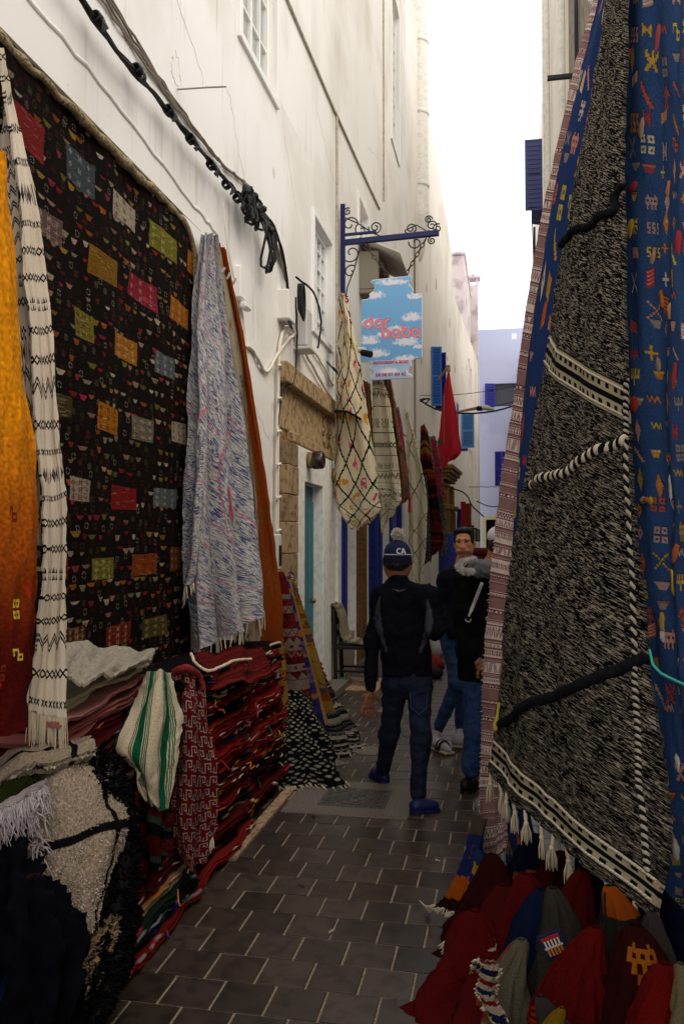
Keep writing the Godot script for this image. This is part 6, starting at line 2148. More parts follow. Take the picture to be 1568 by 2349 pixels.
func stood_rugs():
	# rugs stood on end between the red stacks and the doorway
	var im := blank(384, 512, hexc("100f12"))
	var row := 0
	for y in range(0, 512, 13):
		for x in range(-10, 384, 19):
			if rng.randf() < 0.9:
				var c := hexc("b9b8a6").darkened(rng.randf_range(0, 0.25))
				disc(im, Vector2(x + (9 if row % 2 else 0) + rng.randf_range(-2, 2), y + 5 + rng.randf_range(-2, 2)), rng.randf_range(4, 6), c)
		row += 1
	M.knit = cloth_mat(tex(im), 1.2)
	var d := Vector3(0.17, 0, 0.08)
	var b := cone("knitted_rug", "stood-up chunky black and white knitted rug with white fringe on the paving", "rug", P(655, 1545, 6.35), P(702, 1790, 5.82), Vector3(0.26, 0, -0.04), Vector3(0.05, 0, 0.22), M.knit, {"w0": 0.3, "pow": 0.75, "wr": 0.12, "seed": 4})
	fringe(b.node, func(f): return b.rows[b.rows.size() - 1][int(f * 24)] * Vector3(1, 0, 1) + Vector3(0, 0.02, 0), 46, 0.07, Vector3(0.5, -0.15, 0.85).normalized(), 0.005, M.cream, {"sway": 0.3})
	cone("knitted_rug", "shorter second tip of black and white knitted rug against the red stack", "rug", P(626, 1568, 6.15), P(655, 1775, 5.78), Vector3(0.14, 0, -0.03), Vector3(0.03, 0, 0.14), M.knit, {"w0": 0.35, "seed": 6})
	M.bwband = cloth_mat(tex(tex_stripes(384, 512, [hexc("17161a"), hexc("b9b2a4"), hexc("1c1a1e"), hexc("4a4644"), hexc("141316"), hexc("8d867a")], [5, 16])), 0.3)
	b = cone("striped_rug", "stood-up black and white patterned striped rug right of the knitted one", "rug", P(707, 1522, 7.25), P(760, 1712, 6.75), Vector3(0.25, 0, -0.06), Vector3(0.05, 0, 0.22), M.bwband, {"w0": 0.25, "seed": 8, "pow": 0.9})
	fringe(b.node, func(f): return b.rows[b.rows.size() - 1][int(f * 20)] * Vector3(1, 0, 1) + Vector3(0, 0.015, 0), 26, 0.05, Vector3(0.4, -0.15, 0.9).normalized(), 0.004, M.cream, {"sway": 0.3})
	var list := [
		["stood-up red rug with small white figures leaning beside the orange rug", [642, 1312, 6.5], [690, 1700, 6.2], 0.11, ["6a1418", "741c20", "52100f", "8a7a6c", "6a1418"]],
		["stood-up purple and blue banded rug leaning between the red and yellow ones", [650, 1320, 6.7], [715, 1690, 6.45], 0.085, ["2c2c66", "3a3a7a", "7a5a78", "b06a2c", "24245a"]],
		["stood-up plain tan rug fold leaning between banded rugs", [658, 1330, 6.9], [722, 1660, 6.7], 0.06, ["b08448", "b88c50", "a87c42"]],
		["stood-up yellow rug with orange and red bands leaning behind the tan one", [662, 1330, 7.0], [738, 1660, 6.95], 0.1, ["9a7630", "a07c34", "84441c", "9a7630", "5a424e"]],
		["narrow yellow striped rug leaning beside the orange rug's lower edge", [632, 1330, 6.3], [640, 1620, 6.1], 0.06, ["b08434", "a87c30", "8a2a1c", "b8903c"]]]
	for q in list:
		var cols := []
		for c in q[4]: cols.append(hexc(c))
		var mt := cloth_mat(tex(tex_stripes(128, 384, cols, [8, 22])), 0.2)
		cone("stood_rug", q[0], "rug", P(q[1][0], q[1][1], q[1][2]), P(q[2][0], q[2][1], q[2][2]), Vector3(q[3] * 1.25, 0, -0.02), Vector3(0.03, 0, q[3] * 1.25), mt, {"w0": 0.3, "seed": int(q[1][0]), "pow": 1.0, "wr": 0.06}, "rugs stood on end beside the doorway")
	# tufted multicoloured rug whose edge runs down to the floor
	im = blank(256, 512, hexc("6a1a1c"))
	for q in 900:
		im.fill_rect(Rect2i(rng.randi() % 256, rng.randi() % 512, 10, 12), [hexc("8a2424"), hexc("2a5a86"), hexc("c4b49a"), hexc("b05a24"), hexc("7a1a2a"), hexc("1f3a5c"), hexc("501014")][rng.randi() % 7])
	M.tufted = cloth_mat(tex(im), 1.0)
	b = rug("tufted_rug", "tufted red, blue and white rug trailing down onto the paving beside the doorway", "rug", N([[[655, 1318, 7.2], [668, 1310, 7.25]], [[690, 1440, 7.25], [704, 1450, 7.3]], [[716, 1560, 7.2], [742, 1560, 7.35]], [[745, 1640, 7.1], [790, 1640, 7.2]], [[770, 1712, 6.95], [824, 1690, 7.05]]]), M.tufted, {"amp": 0.02, "waves": 1.0, "seed": 50, "thick": 0.03})
	tufts(b.node, b.surf, 2600, 0.04, M.yarn, func(u, v): return ([Color(0.25, 0.02, 0.02), Color(0.03, 0.1, 0.25), Color(0.5, 0.42, 0.32), Color(0.4, 0.12, 0.02)][rng.randi() % 4] if v < 0.9 else Color(0.35, 0.02, 0.03)) * rng.randf_range(0.7, 1.1), {"r": 0.008})

# ------------------------------------------------------------------ rugs hanging beyond the doorway
func build_middle_rugs():
	M.azilal = cloth_mat(tex(tex_lattice(512, 1024, hexc("dccfb2"), hexc("121214"), 190, 170, 9, [hexc("c03058"), hexc("d08a1c"), hexc("7fb878"), hexc("c8486a"), hexc("b8a030"), hexc("b04028")])), 0.35)
	var b := rug("cream_berber_rug", "cream rug with black diamond lattice and bright scribbled figures hanging beyond the doorway", "rug", N([[[779, 684, 9.6], [785, 672, 9.55], [791, 686, 9.5]], [[779, 790, 9.6], [795, 785, 9.5], [818, 792, 9.4]], [[770, 945, 9.6], [800, 950, 9.45], [842, 957, 9.35]], [[765, 1067, 9.6], [806, 1067, 9.4], [861, 1072, 9.3]], [[766, 1137, 9.6], [812, 1142, 9.4], [868, 1142, 9.3]], [[779, 1174, 9.55], [820, 1184, 9.4], [870, 1172, 9.3]], [[808, 1207, 9.5], [820, 1217, 9.42], [840, 1203, 9.35]]]), M.azilal, {"amp": 0.03, "waves": 1.7, "a0": 0.3, "seed": 21, "nv": 50, "nu": 34, "thick": 0.02})
	var fl := Surf.new(N([[[780, 680, 9.5], [785, 674, 9.42], [790, 682, 9.4]], [[779, 790, 9.5], [795, 786, 9.36], [814, 792, 9.3]], [[771, 880, 9.5], [797, 880, 9.33], [826, 884, 9.28]], [[768, 944, 9.5], [797, 944, 9.3], [827, 962, 9.25]]]), {"amp": 0.02, "waves": 1.2, "seed": 22})
	obj("folded_top", sheet_mesh(fl, {"nu": 20, "nv": 26, "thick": 0.02, "uvs": Vector2(0.9, 0.5)}), M.azilal, b.node)
	var m := MB.new()
	m.tube([fl.at(0, 1, 0.01), fl.at(0.25, 1, 0.01), fl.at(0.5, 1, 0.01), fl.at(0.75, 1, 0.01), fl.at(1, 1, 0.01)], 0.014, 6)
	obj("black_hem", m.mesh(), M.black, b.node)
	M.azilal.albedo_color = Color(0.98, 0.97, 0.95)
	b = rug("orange_brown_rug", "small orange and brown streaked rug between the two cream rugs", "rug", N([[[826, 868, 9.9], [848, 880, 9.95]], [[830, 960, 9.9], [853, 970, 9.95]], [[836, 1030, 9.9], [854, 1036, 9.95]], [[840, 1080, 9.9], [856, 1080, 9.95]]]), cloth_mat(tex(melange(128, 256, hexc("b06a34"), [hexc("6a2a24"), hexc("c89a50"), hexc("4a4a5a")], [140, 150, 165], 5, 40, 95)), 0.2), {"amp": 0.02, "seed": 23})
	M.bandrug = cloth_mat(tex(tex_bands(512, 1024, hexc("e6dabd"), hexc("26211f"), 44, 1.5, [4, 3, 4, 2, 4, 6, 4, 0, 4, 6, 4, 2, 4])), 0.2)
	M.bandrug.albedo_color = Color(0.95, 0.94, 0.92)
	b = rug("beige_banded_rug", "beige rug with black woven bands hanging in a fold next to the cream rug", "rug", N([[[853, 862, 10.5], [864, 858, 10.45], [875, 865, 10.4]], [[853, 920, 10.5], [870, 918, 10.42], [892, 920, 10.3]], [[854, 1030, 10.5], [878, 1030, 10.38], [906, 1030, 10.2]], [[858, 1098, 10.45], [884, 1098, 10.34], [914, 1098, 10.15]], [[862, 1133, 10.4], [892, 1131, 10.3], [917, 1148, 10.1]], [[872, 1180, 10.42], [890, 1160, 10.34], [908, 1165, 10.15]], [[876, 1222, 10.42], [886, 1195, 10.36], [900, 1185, 10.2]]]), M.bandrug, {"amp": 0.015, "waves": 1.5, "seed": 24, "thick": 0.015})
	M.multi = cloth_mat(tex(melange(256, 512, hexc("b0876a"), [hexc("b04a54"), hexc("c88a3a"), hexc("5f7a5a"), hexc("3a3234")], [150, 156, 164, 172], 16, 4, 97)), 0.3)
	b = rug("multicolour_mottled_rug", "orange, pink and green mottled rug with black lines behind the beige banded rug", "rug", N([[[876, 866, 10.9], [886, 862, 10.85], [897, 872, 10.8]], [[884, 920, 10.9], [894, 920, 10.8], [906, 925, 10.7]], [[890, 1030, 10.9], [905, 1030, 10.78], [921, 1034, 10.6]], [[898, 1120, 10.85], [916, 1120, 10.74], [932, 1126, 10.55]], [[896, 1195, 10.9], [908, 1170, 10.78], [928, 1150, 10.6]]]), M.multi, {"amp": 0.02, "seed": 25})
	m = MB.new()
	m.tube([b.surf.at(0.6, 0.0, 0.01), b.surf.at(0.35, 0.3, 0.015), b.surf.at(0.5, 0.7, 0.015), b.surf.at(0.2, 1.0, 0.01)], 0.014, 5)
	m.tube([b.surf.at(0.0, 0.45, 0.01), b.surf.at(0.5, 0.35, 0.015), b.surf.at(1.0, 0.5, 0.01)], 0.012, 5)
	obj("black_line", m.mesh(), M.black, b.node)
	b = rug("grey_pink_rug", "grey and pink speckled rug with red tassels next to the mottled rug", "rug", N([[[903, 938, 11.4], [912, 934, 11.3]], [[910, 1000, 11.4], [926, 1005, 11.25]], [[920, 1080, 11.35], [936, 1085, 11.2]], [[926, 1150, 11.3], [942, 1140, 11.15]]]), cloth_mat(tex(melange(128, 256, hexc("8c8084"), [hexc("9c3a54"), hexc("c0b0a8")], [150, 158], 10, 4, 99)), 0.3), {"amp": 0.015, "seed": 26})
	m = MB.new()
	for q in [[0.95, 0.1], [0.98, 0.3], [0.97, 0.55], [0.9, 0.9]]:
		var p: Vector3 = b.surf.at(q[0], q[1], 0.01)
		m.tube([p, p + Vector3(0.01, -0.1, 0.01), p + Vector3(0.012, -0.3, 0.015)], [0.012, 0.018, 0.024], 6)
	obj("red_tassel", m.mesh(), plain(hexc("a01e2c"), 0.9), b.node)
	M.lattice = cloth_mat(tex(tex_lattice(320, 1024, hexc("e8dcc0"), hexc("1c1b20"), 260, 190, 5, [], 0.3)), 0.25)
	M.lattice.albedo_color = Color(0.98, 0.97, 0.95)
	b = rug("long_cream_rug", "long cream rug with thin black lattice lines hanging almost to the ground", "rug", N([[[929, 940, 12.3], [932, 938, 12.25], [936, 944, 12.2]], [[930, 985, 12.3], [940, 985, 12.2], [954, 1010, 12.1]], [[934, 1105, 12.3], [953, 1100, 12.15], [978, 1127, 12.0]], [[939, 1195, 12.25], [956, 1195, 12.1], [979, 1200, 11.95]], [[940, 1260, 12.2], [956, 1260, 12.1], [977, 1262, 11.95]], [[951, 1334, 12.15], [958, 1338, 12.1], [967, 1342, 11.95]]]), M.lattice, {"amp": 0.02, "waves": 1.2, "seed": 27, "thick": 0.015})
	b = rug("blue_grey_rug", "narrow blue grey rug edge behind the long cream rug", "rug", N([[[968, 1090, 12.7], [976, 1090, 12.65]], [[974, 1180, 12.7], [983, 1180, 12.6]], [[972, 1296, 12.6], [987, 1284, 12.5]]]), cloth_mat(tex(melange(64, 128, hexc("6a7686"), [hexc("3a4658")], [140], 8, 3, 101)), 0.2), {"amp": 0.01, "seed": 28})
	M.redrows = cloth_mat(tex(tex_stripes(256, 768, [hexc("6e1a1a"), hexc("1e1614"), hexc("8a2a20"), hexc("a06a30"), hexc("2a1c14"), hexc("9c3428")], [8, 26])), 0.4)
	b = rug("red_black_rug", "red, black and orange banded rug hanging past the long cream rug", "rug", N([[[965, 978, 13.9], [972, 972, 13.85], [980, 990, 13.8]], [[964, 1067, 13.9], [977, 1060, 13.75], [990, 1067, 13.65]], [[974, 1127, 13.85], [986, 1125, 13.7], [999, 1120, 13.6]], [[982, 1202, 13.8], [996, 1200, 13.65], [1009, 1205, 13.5]], [[986, 1248, 13.8], [1000, 1250, 13.65], [1014, 1246, 13.5]], [[984, 1290, 13.85], [990, 1278, 13.75], [1004, 1262, 13.6]]]), M.redrows, {"amp": 0.02, "waves": 1.4, "seed": 29})
	b = rug("pink_edged_rug", "white rug with crimson fringed edge beside the red banded rug", "rug", N([[[978, 998, 14.4], [988, 1002, 14.3]], [[985, 1060, 14.4], [996, 1065, 14.25]], [[995, 1130, 14.3], [1004, 1135, 14.2]]]), cloth_mat(tex(melange(64, 256, hexc("c0b0a6"), [hexc("8a1c38")], [150], 20, 6, 103)), 0.3), {"amp": 0.01, "seed": 30})
	fringe(b.node, func(f): return b.surf.at(1.0, f), 60, 0.12, Vector3(0.8, -0.5, 0.2).normalized(), 0.012, plain(hexc("8a1c34"), 0.9))
	b = rug("grey_woven_rug", "long grey woven rug with a pointed top beyond the crimson fringed one", "rug", N([[[990, 1000, 14.8], [996, 1000, 14.75]], [[996, 1060, 14.8], [1008, 1060, 14.65]], [[1006, 1160, 14.7], [1018, 1160, 14.5]], [[1012, 1278, 14.6], [1024, 1270, 14.4]]]), cloth_mat(tex(melange(64, 256, hexc("847c74"), [hexc("3a3a36"), hexc("b0a89c")], [150, 156], 10, 4, 105)), 0.3), {"amp": 0.015, "seed": 31})
	# the hanging rail they share
	var hr := thing("rug_rail", "thin iron rail and wires the middle rugs hang from along the wall", "rail")
	m = MB.new()
	m.tube([Vector3(-1.95, 3.75, -9.4), Vector3(-1.85, 3.6, -11.0), Vector3(-1.75, 3.55, -13.0), Vector3(-1.7, 3.6, -15.0)], 0.012, 6)
	for z in [9.5, 10.8, 12.2, 13.8, 15.0]:
		m.tube([Vector3(-2.05, 3.85, -z), Vector3(-1.85, 3.62, -z)], 0.01, 5)
	obj("rail", m.mesh(), M.cable, hr)
	# red flag hanging limp from a short pole
	var fg := thing("red_flag", "plain red flag with a green star hanging limp from a wall pole", "flag")
	var sf := Surf.new(N([[[1026, 852, 16.6], [1028, 851, 16.6], [1030, 852, 16.6]], [[1020, 893, 16.7], [1027, 893, 16.55], [1035, 890, 16.5]], [[1012, 955, 16.75], [1026, 955, 16.5], [1044, 940, 16.4]], [[1007, 1005, 16.8], [1026, 1005, 16.5], [1050, 985, 16.35]], [[1004, 1045, 16.8], [1028, 1040, 16.5], [1054, 1034, 16.3]], [[1003, 1076, 16.8], [1024, 1066, 16.55], [1040, 1050, 16.4]]]), {"amp": 0.04, "waves": 1.6, "a0": 0.2, "seed": 33, "drift": 0.05, "rough": 0.0})
	var red := plain(hexc("b00c22"), 0.75)
	obj("cloth", sheet_mesh(sf, {"nu": 30, "nv": 40, "thick": 0.006, "rag": 0.0}), red, fg)
	var s2 := Surf.new(N([[[1003, 1070, 16.82], [1012, 1068, 16.7]], [[1008, 1110, 16.8], [1016, 1110, 16.66]], [[1014, 1162, 16.75], [1023, 1150, 16.66]]]), {"amp": 0.01, "seed": 34})
	obj("trailing_corner", sheet_mesh(s2, {"nu": 8, "nv": 14, "thick": 0.006, "rag": 0.0}), red, fg)
	m = MB.new()
	m.flat([sf.at(0.02, 0.60, -0.02), sf.at(0.3, 0.645, -0.02), sf.at(0.02, 0.68, -0.02)])
	m.flat([sf.at(0.02, 0.60, 0.02), sf.at(0.3, 0.645, 0.02), sf.at(0.02, 0.68, 0.02)])
	obj("green_star", m.mesh(), plain(hexc("0e5a34"), 0.8), fg)
	m = MB.new()
	m.tube([P(1027, 838, 16.6), P(1028, 853, 16.6)], 0.04, 8)
	m.tube([P(1027, 840, 16.6), P(1005, 872, 17.2)], 0.025, 8)
	m.tube([P(1018, 905, 16.62), P(1018, 1060, 16.62)], 0.006, 5)
	obj("pole", m.mesh(), M.wood, fg)

# ------------------------------------------------------------------ the big rugs on the right
func find_on(sf: Surf, px: float, py: float) -> Vector2:
	var r := ray(px, py).normalized()
	var best := Vector2.ZERO
	var bd := INF
	for i in 41:
		for j in 81:
			var p := sf.raw(i / 40.0, j / 80.0) - Vector3(0, EYE, 0)
			var d := (p - r * p.dot(r)).length()
			if d < bd:
				bd = d
				best = Vector2(i / 40.0, j / 80.0)
	return best

func braid(m: MB, sf: Surf, pts: Array, rad: float, c1: Color, c2: Color, turns := 40):
	# two-ply twisted cord lying on the cloth
	var n := turns * 5
	for ply in 2:
		var q := []
		for i in n + 1:
			var f := float(i) / n
			var k := f * (pts.size() - 1)
			var a: Vector2 = pts[mini(int(k), pts.size() - 2)]
			var b: Vector2 = pts[mini(int(k), pts.size() - 2) + 1]
			var uv := a.lerp(b, k - mini(int(k), pts.size() - 2))
			var p := sf.at(uv.x, uv.y, 0.010)
			var uv2 := uv + (b - a).normalized() * 0.01
			var d := (sf.raw(uv2.x, uv2.y) - sf.raw(uv.x, uv.y)).normalized()
			var nn := sf.normal(uv.x, uv.y)
			var an := f * TAU * turns / 2.0 + PI * ply
			q.append(p + (nn * sin(an) + d.cross(nn) * cos(an)) * rad * 0.75)
		m.col = c1 if ply == 0 else c2
		m.tube(q, rad, 5)

func build_right_rugs():
	M.geo = cloth_mat(tex(tex_geo(320, 2048, hexc("dcc8c0"), hexc("6a3c40"), 0.8)), 0.4)
	M.geo.albedo_color = Color(1.0, 0.99, 0.98)
	var b := rug("pink_geometric_rug", "long dusty pink rug with brown geometric rows, leftmost of the right hand rugs", "rug", N([
		[[1402, -150, 5.0], [1420, -150, 4.9], [1440, -150, 4.8]], [[1362, 0, 4.9], [1387, 0, 4.8], [1412, 0, 4.7]], [[1322, 150, 4.85], [1350, 155, 4.75], [1385, 160, 4.65]], [[1265, 410, 4.75], [1300, 415, 4.65], [1335, 420, 4.52]],
		[[1219, 659, 4.68], [1250, 665, 4.56], [1290, 672, 4.42]], [[1176, 963, 4.58], [1208, 970, 4.46], [1248, 976, 4.32]], [[1141, 1219, 4.48], [1175, 1228, 4.36], [1213, 1236, 4.22]], [[1117, 1500, 4.36], [1150, 1505, 4.24], [1188, 1510, 4.1]],
		[[1110, 1750, 4.28], [1140, 1755, 4.15], [1178, 1760, 4.02]], [[1105, 1987, 4.2], [1133, 1968, 4.06], [1164, 1945, 3.95]]]), M.geo, {"amp": 0.015, "waves": 1.0, "seed": 60, "nv": 80, "nu": 20, "thick": 0.012})
	fringe(b.node, func(f): return b.surf.at(0.0, 0.45 + 0.55 * f), 110, 0.014, Vector3(-0.9, -0.4, 0.2).normalized(), 0.0022, M.cream)
	var mc := [hexc("c0902c"), hexc("a02a2c"), hexc("cbbca4"), hexc("c06a24"), hexc("b08a84"), hexc("c0a838"), hexc("d08a74"), hexc("8a7a70"), hexc("b8442c")]
	M.bluestrip = cloth_mat(tex(tex_motifs(320, 1792, hexc("243a6c"), 0.5, 1.0, mc)), 0.3)
	b = rug("blue_figured_rug", "narrow hanging blue rug with red and orange figures between the pink and mottled rugs", "rug", N([
		[[1408, -150, 4.8], [1445, -150, 4.55]], [[1367, 0, 4.74], [1425, 0, 4.5]], [[1312, 228, 4.66], [1375, 240, 4.42]], [[1269, 427, 4.58], [1330, 440, 4.34]], [[1223, 713, 4.48], [1285, 725, 4.24]],
		[[1192, 973, 4.38], [1245, 985, 4.14]], [[1175, 1237, 4.28], [1215, 1245, 4.05]], [[1158, 1500, 4.16], [1205, 1510, 3.95]], [[1152, 1750, 4.05], [1200, 1760, 3.84]], [[1160, 2000, 3.95], [1262, 2065, 3.55]]]), M.bluestrip, {"amp": 0.015, "waves": 1.0, "seed": 61, "nv": 70, "nu": 14})
	# the big mottled rug
	M.bw = cloth_mat(tex(tex_bw()), 0.9)
	var L := [[1420, -140, 4.66], [1404, 0, 4.6], [1351, 249, 4.5], [1294, 534, 4.4], [1250, 800, 4.28], [1210, 1044, 4.16], [1164, 1325, 4.06], [1145, 1570, 3.98], [1116, 1770, 3.92]]
	var R := [[1442, -150, 4.1], [1438, 10, 4.05], [1428, 300, 3.9], [1428, 620, 3.75], [1438, 930, 3.55], [1458, 1200, 3.35], [1484, 1540, 3.08], [1532, 1880, 2.75], [1497, 2108, 2.6]]
	var rows := []
	for i in L.size():
		var r := []
		for j in 5:
			var f := j / 4.0
			var a := P(L[i][0], L[i][1], L[i][2]); var c := P(R[i][0], R[i][1], R[i][2])
			var p := a.lerp(c, f)
			p += Vector3(-0.05, 0, 0.02) * sin(PI * f) * (1.0 if i < 8 else 0.4)
			r.append(p)
		rows.append(r)
	b = rug("mottled_black_cream_rug", "huge mottled black and cream rug with braided bands and tassels on the right", "rug", rows, M.bw, {"amp": 0.012, "waves": 2.2, "seed": 62, "nv": 110, "nu": 44, "thick": 0.016, "rough": 0.015})
	var sf: Surf = b.surf
	var blk := Color(0.01, 0.01, 0.013); var wht := Color(0.62, 0.55, 0.43)
	for q in [[[1290, 560], [1355, 515], [1418, 478], blk, blk, 0.014], [[1213, 1120], [1300, 1075], [1436, 1005], blk, wht, 0.014], [[1146, 1660], [1240, 1605], [1340, 1572], blk, blk, 0.014], [[1340, 1572], [1420, 1535], [1488, 1505], blk, blk, 0.014], [[1412, 480], [1415, 440], [1428, 430], blk, blk, 0.012]]:
		var m := MB.new()
		braid(m, sf, [find_on(sf, q[0][0], q[0][1]), find_on(sf, q[1][0], q[1][1]), find_on(sf, q[2][0], q[2][1])], q[5], q[3], q[4], 36)
		obj("braided_cord", m.mesh(), M.yarn, b.node)
	var m := MB.new()
	var pv := []
	for q in [[1428, 880], [1437, 1000], [1441, 1250], [1447, 1500], [1457, 1650], [1472, 1800], [1490, 2000]]: pv.append(find_on(sf, q[0], q[1]))
	braid(m, sf, pv, 0.0075, blk, wht.darkened(0.35), 110)
	obj("braided_cord", m.mesh(), M.yarn, b.node)
	# twisted edges of the two bands
	for v in [0.487, 0.513, 0.954, 0.982]:
		m = MB.new()
		braid(m, sf, [Vector2(0.01, v), Vector2(0.5, v), Vector2(0.98, v)], 0.0032, wht, wht.darkened(0.2), 120)
		obj("band_cord", m.mesh(), M.yarn, b.node)
	# tassels
	for k in 11:
		var f := 0.02 + k * 0.087 if k < 9 else 0.82 + (k - 9) * 0.1
		if k == 8: continue
		var p := sf.at(f, 1.0)
		m = MB.new()
		m.col = Color.WHITE
		var l := rng.randf_range(0.04, 0.055)
		var sw := Vector3(rng.randf_range(-0.012, 0.012), 0, rng.randf_range(-0.012, 0.012))
		m.tube([p + Vector3(0, 0.006, 0), p + Vector3(0, -l * 0.5, 0) + sw * 0.5, p + Vector3(0, -l, 0) + sw], [0.007, 0.0085, 0.006], 8)
		m.ball(p + Vector3(0, -l, 0) + sw, Vector3(0.011, 0.011, 0.011), 6, 8)
		for q in 22:
			var an := rng.randf() * TAU
			var d := Vector3(cos(an), 0, sin(an)) * rng.randf_range(0.002, 0.02)
			m.col = Color.WHITE.darkened(rng.randf_range(0, 0.3))
			m.tube([p + Vector3(0, -l, 0) + sw + d * 0.3, p + Vector3(0, -l - 0.035, 0) + sw + d, p + Vector3(0, -l - rng.randf_range(0.06, 0.085), 0) + sw + d * 1.1], [0.0035, 0.0035, 0.0015], 4, false)
		obj("tassel", m.mesh(), M.cream, b.node)
	# the big blue kilim at the right edge
	var mc2 := []
	for c in mc: mc2.append(c.lightened(0.12))
	M.bluebig = cloth_mat(tex(tex_motifs(512, 2048, hexc("365280"), 0.97, 0.74, mc2)), 1.0)
	var bn := N([[[1405, -150, 4.5], [1490, -150, 4.25], [1580, -150, 4.0], [1690, -150, 3.75]], [[1405, 400, 4.35], [1490, 400, 4.1], [1580, 400, 3.85], [1690, 400, 3.6]], [[1408, 900, 4.1], [1500, 900, 3.85], [1590, 900, 3.6], [1695, 900, 3.35]],
		[[1438, 1400, 3.75], [1520, 1400, 3.5], [1610, 1400, 3.25], [1705, 1400, 3.05]], [[1488, 1900, 3.25], [1560, 1900, 3.05], [1630, 1900, 2.9], [1715, 1900, 2.75]], [[1510, 2170, 3.0], [1575, 2180, 2.85], [1640, 2190, 2.7], [1715, 2200, 2.55]]])
	M.bluebig.albedo_color = Color(1, 1, 1)
	M.bluestrip.albedo_color = Color(0.92, 0.92, 0.92)
	b = rug("big_blue_kilim", "large blue kilim covered with raised yellow, red and white figures at the right edge", "rug", bn, M.bluebig, {"amp": 0.02, "waves": 2.0, "seed": 64, "nv": 90, "nu": 40, "rough": 0.02, "thick": 0.012})
	var bsurf: Surf = b.surf
	# raised knotted figures standing proud of the kilim
	for q in [[1462, 428, 0.05, 0.035, "a83040"], [1456, 540, 0.04, 0.06, "c8a02c"], [1465, 940, 0.05, 0.05, "b83a34"], [1540, 720, 0.03, 0.05, "c88a60"], [1496, 600, 0.025, 0.05, "b88a6a"], [1524, 440, 0.02, 0.05, "c07850"], [1560, 560, 0.04, 0.08, "a83038"], [1513, 670, 0.02, 0.06, "a86a30"],
		[1488, 1140, 0.035, 0.02, "c8b49a"], [1492, 1165, 0.03, 0.015, "c07040"], [1530, 1110, 0.025, 0.08, "cfc4b4"], [1496, 1155, 0.03, 0.025, "c4b040"], [1520, 1440, 0.035, 0.06, "b89a50"], [1522, 1450, 0.02, 0.03, "d8cbb8"], [1558, 1290, 0.035, 0.06, "a85a34"], [1548, 1330, 0.02, 0.07, "c4a030"], [1500, 1690, 0.03, 0.03, "c8bcae"],
		[1545, 1950, 0.03, 0.05, "cfc4b8"], [1548, 1760, 0.03, 0.05, "d8cfc0"], [1430, 250, 0.03, 0.04, "9c8478"], [1480, 290, 0.03, 0.07, "b09078"], [1502, 80, 0.03, 0.1, "a8505c"], [1448, 120, 0.03, 0.03, "a84a50"], [1436, 930, 0.03, 0.04, "8a7a74"], [1555, 860, 0.03, 0.09, "8a3438"], [1500, 830, 0.025, 0.06, "a08470"]]:
		var fu := find_on(bsurf, q[0], q[1])
		var fn := bsurf.normal(fu.x, fu.y)
		var p := bsurf.at(fu.x, fu.y, 0.008)
		var mk := MB.new()
		mk.ball(Vector3.ZERO, Vector3(q[2] * 0.55, q[3] * 0.75, 0.009), 7, 9, Basis(Vector3.UP.cross(fn).normalized(), Vector3.UP, fn) * Basis(Vector3(0, 0, 1), rng.randf_range(-0.3, 0.3)))
		for v in mk.v.size():
			mk.v[v] += mk.n[v] * rng.randf_range(-0.003, 0.006)
		var o := obj("raised_figure", mk.mesh(), plain(hexc(q[4]), 0.95), b.node)
		o.position = p
	m = MB.new()
	m.tube([P(1488, 1490, 2.98), P(1496, 1525, 2.95), P(1515, 1545, 2.92), P(1545, 1560, 2.88), P(1590, 1580, 2.8)], 0.005, 6)
	var tc := obj("turquoise_cord", m.mesh(), plain(hexc("3aa89c"), 0.6))
	tag(tc, "thin turquoise cord looped across the lower part of the big blue kilim", "cord")
	m = MB.new()
	for q in 9:
		m.tube([P(1141, 1612, 3.86) + Vector3(0.001 * q, 0, 0), P(1138 + q * 0.4, 1640, 3.86), P(1130 + q, 1665 + (q % 3) * 5, 3.85)], 0.003, 4)
	tag(obj("yellow_tassel", m.mesh(), plain(hexc("b8a848"), 0.9)), "pale yellow yarn tassel at the left edge of the mottled rug", "tassel")
	# top rail they hang from
	var tr := thing("rug_beam", "timber beam high above the right hand rugs, carrying their top edges", "beam")
	m = MB.new()
	m.bar(Vector3(0.7, 5.3, -5.6), Vector3(0.7, 5.3, -1.2), 0.1, 0.1, Vector3.UP, 0.01)
	obj("beam", m.mesh(), M.oldwood, tr)
	for z in [5.3, 3.6, 1.6]:
		m = MB.new()
		m.bar(Vector3(0.7, 5.3, -z), Vector3(0.99, 5.3, -z), 0.08, 0.08)
		obj("bracket", m.mesh(), M.oldwood, tr)

func felt(c: String, sd: int, spots := []) -> StandardMaterial3D:
	var im := speckle(blank(192, 256, hexc(c)), 3, 3, 0.3, sd)
	for s in spots: stamp(im, MOTIFS[s[0]], s[1], s[2], s[3], s[3], hexc(s[4]))
	var m := cloth_mat(tex(im), 0.25)
	return m

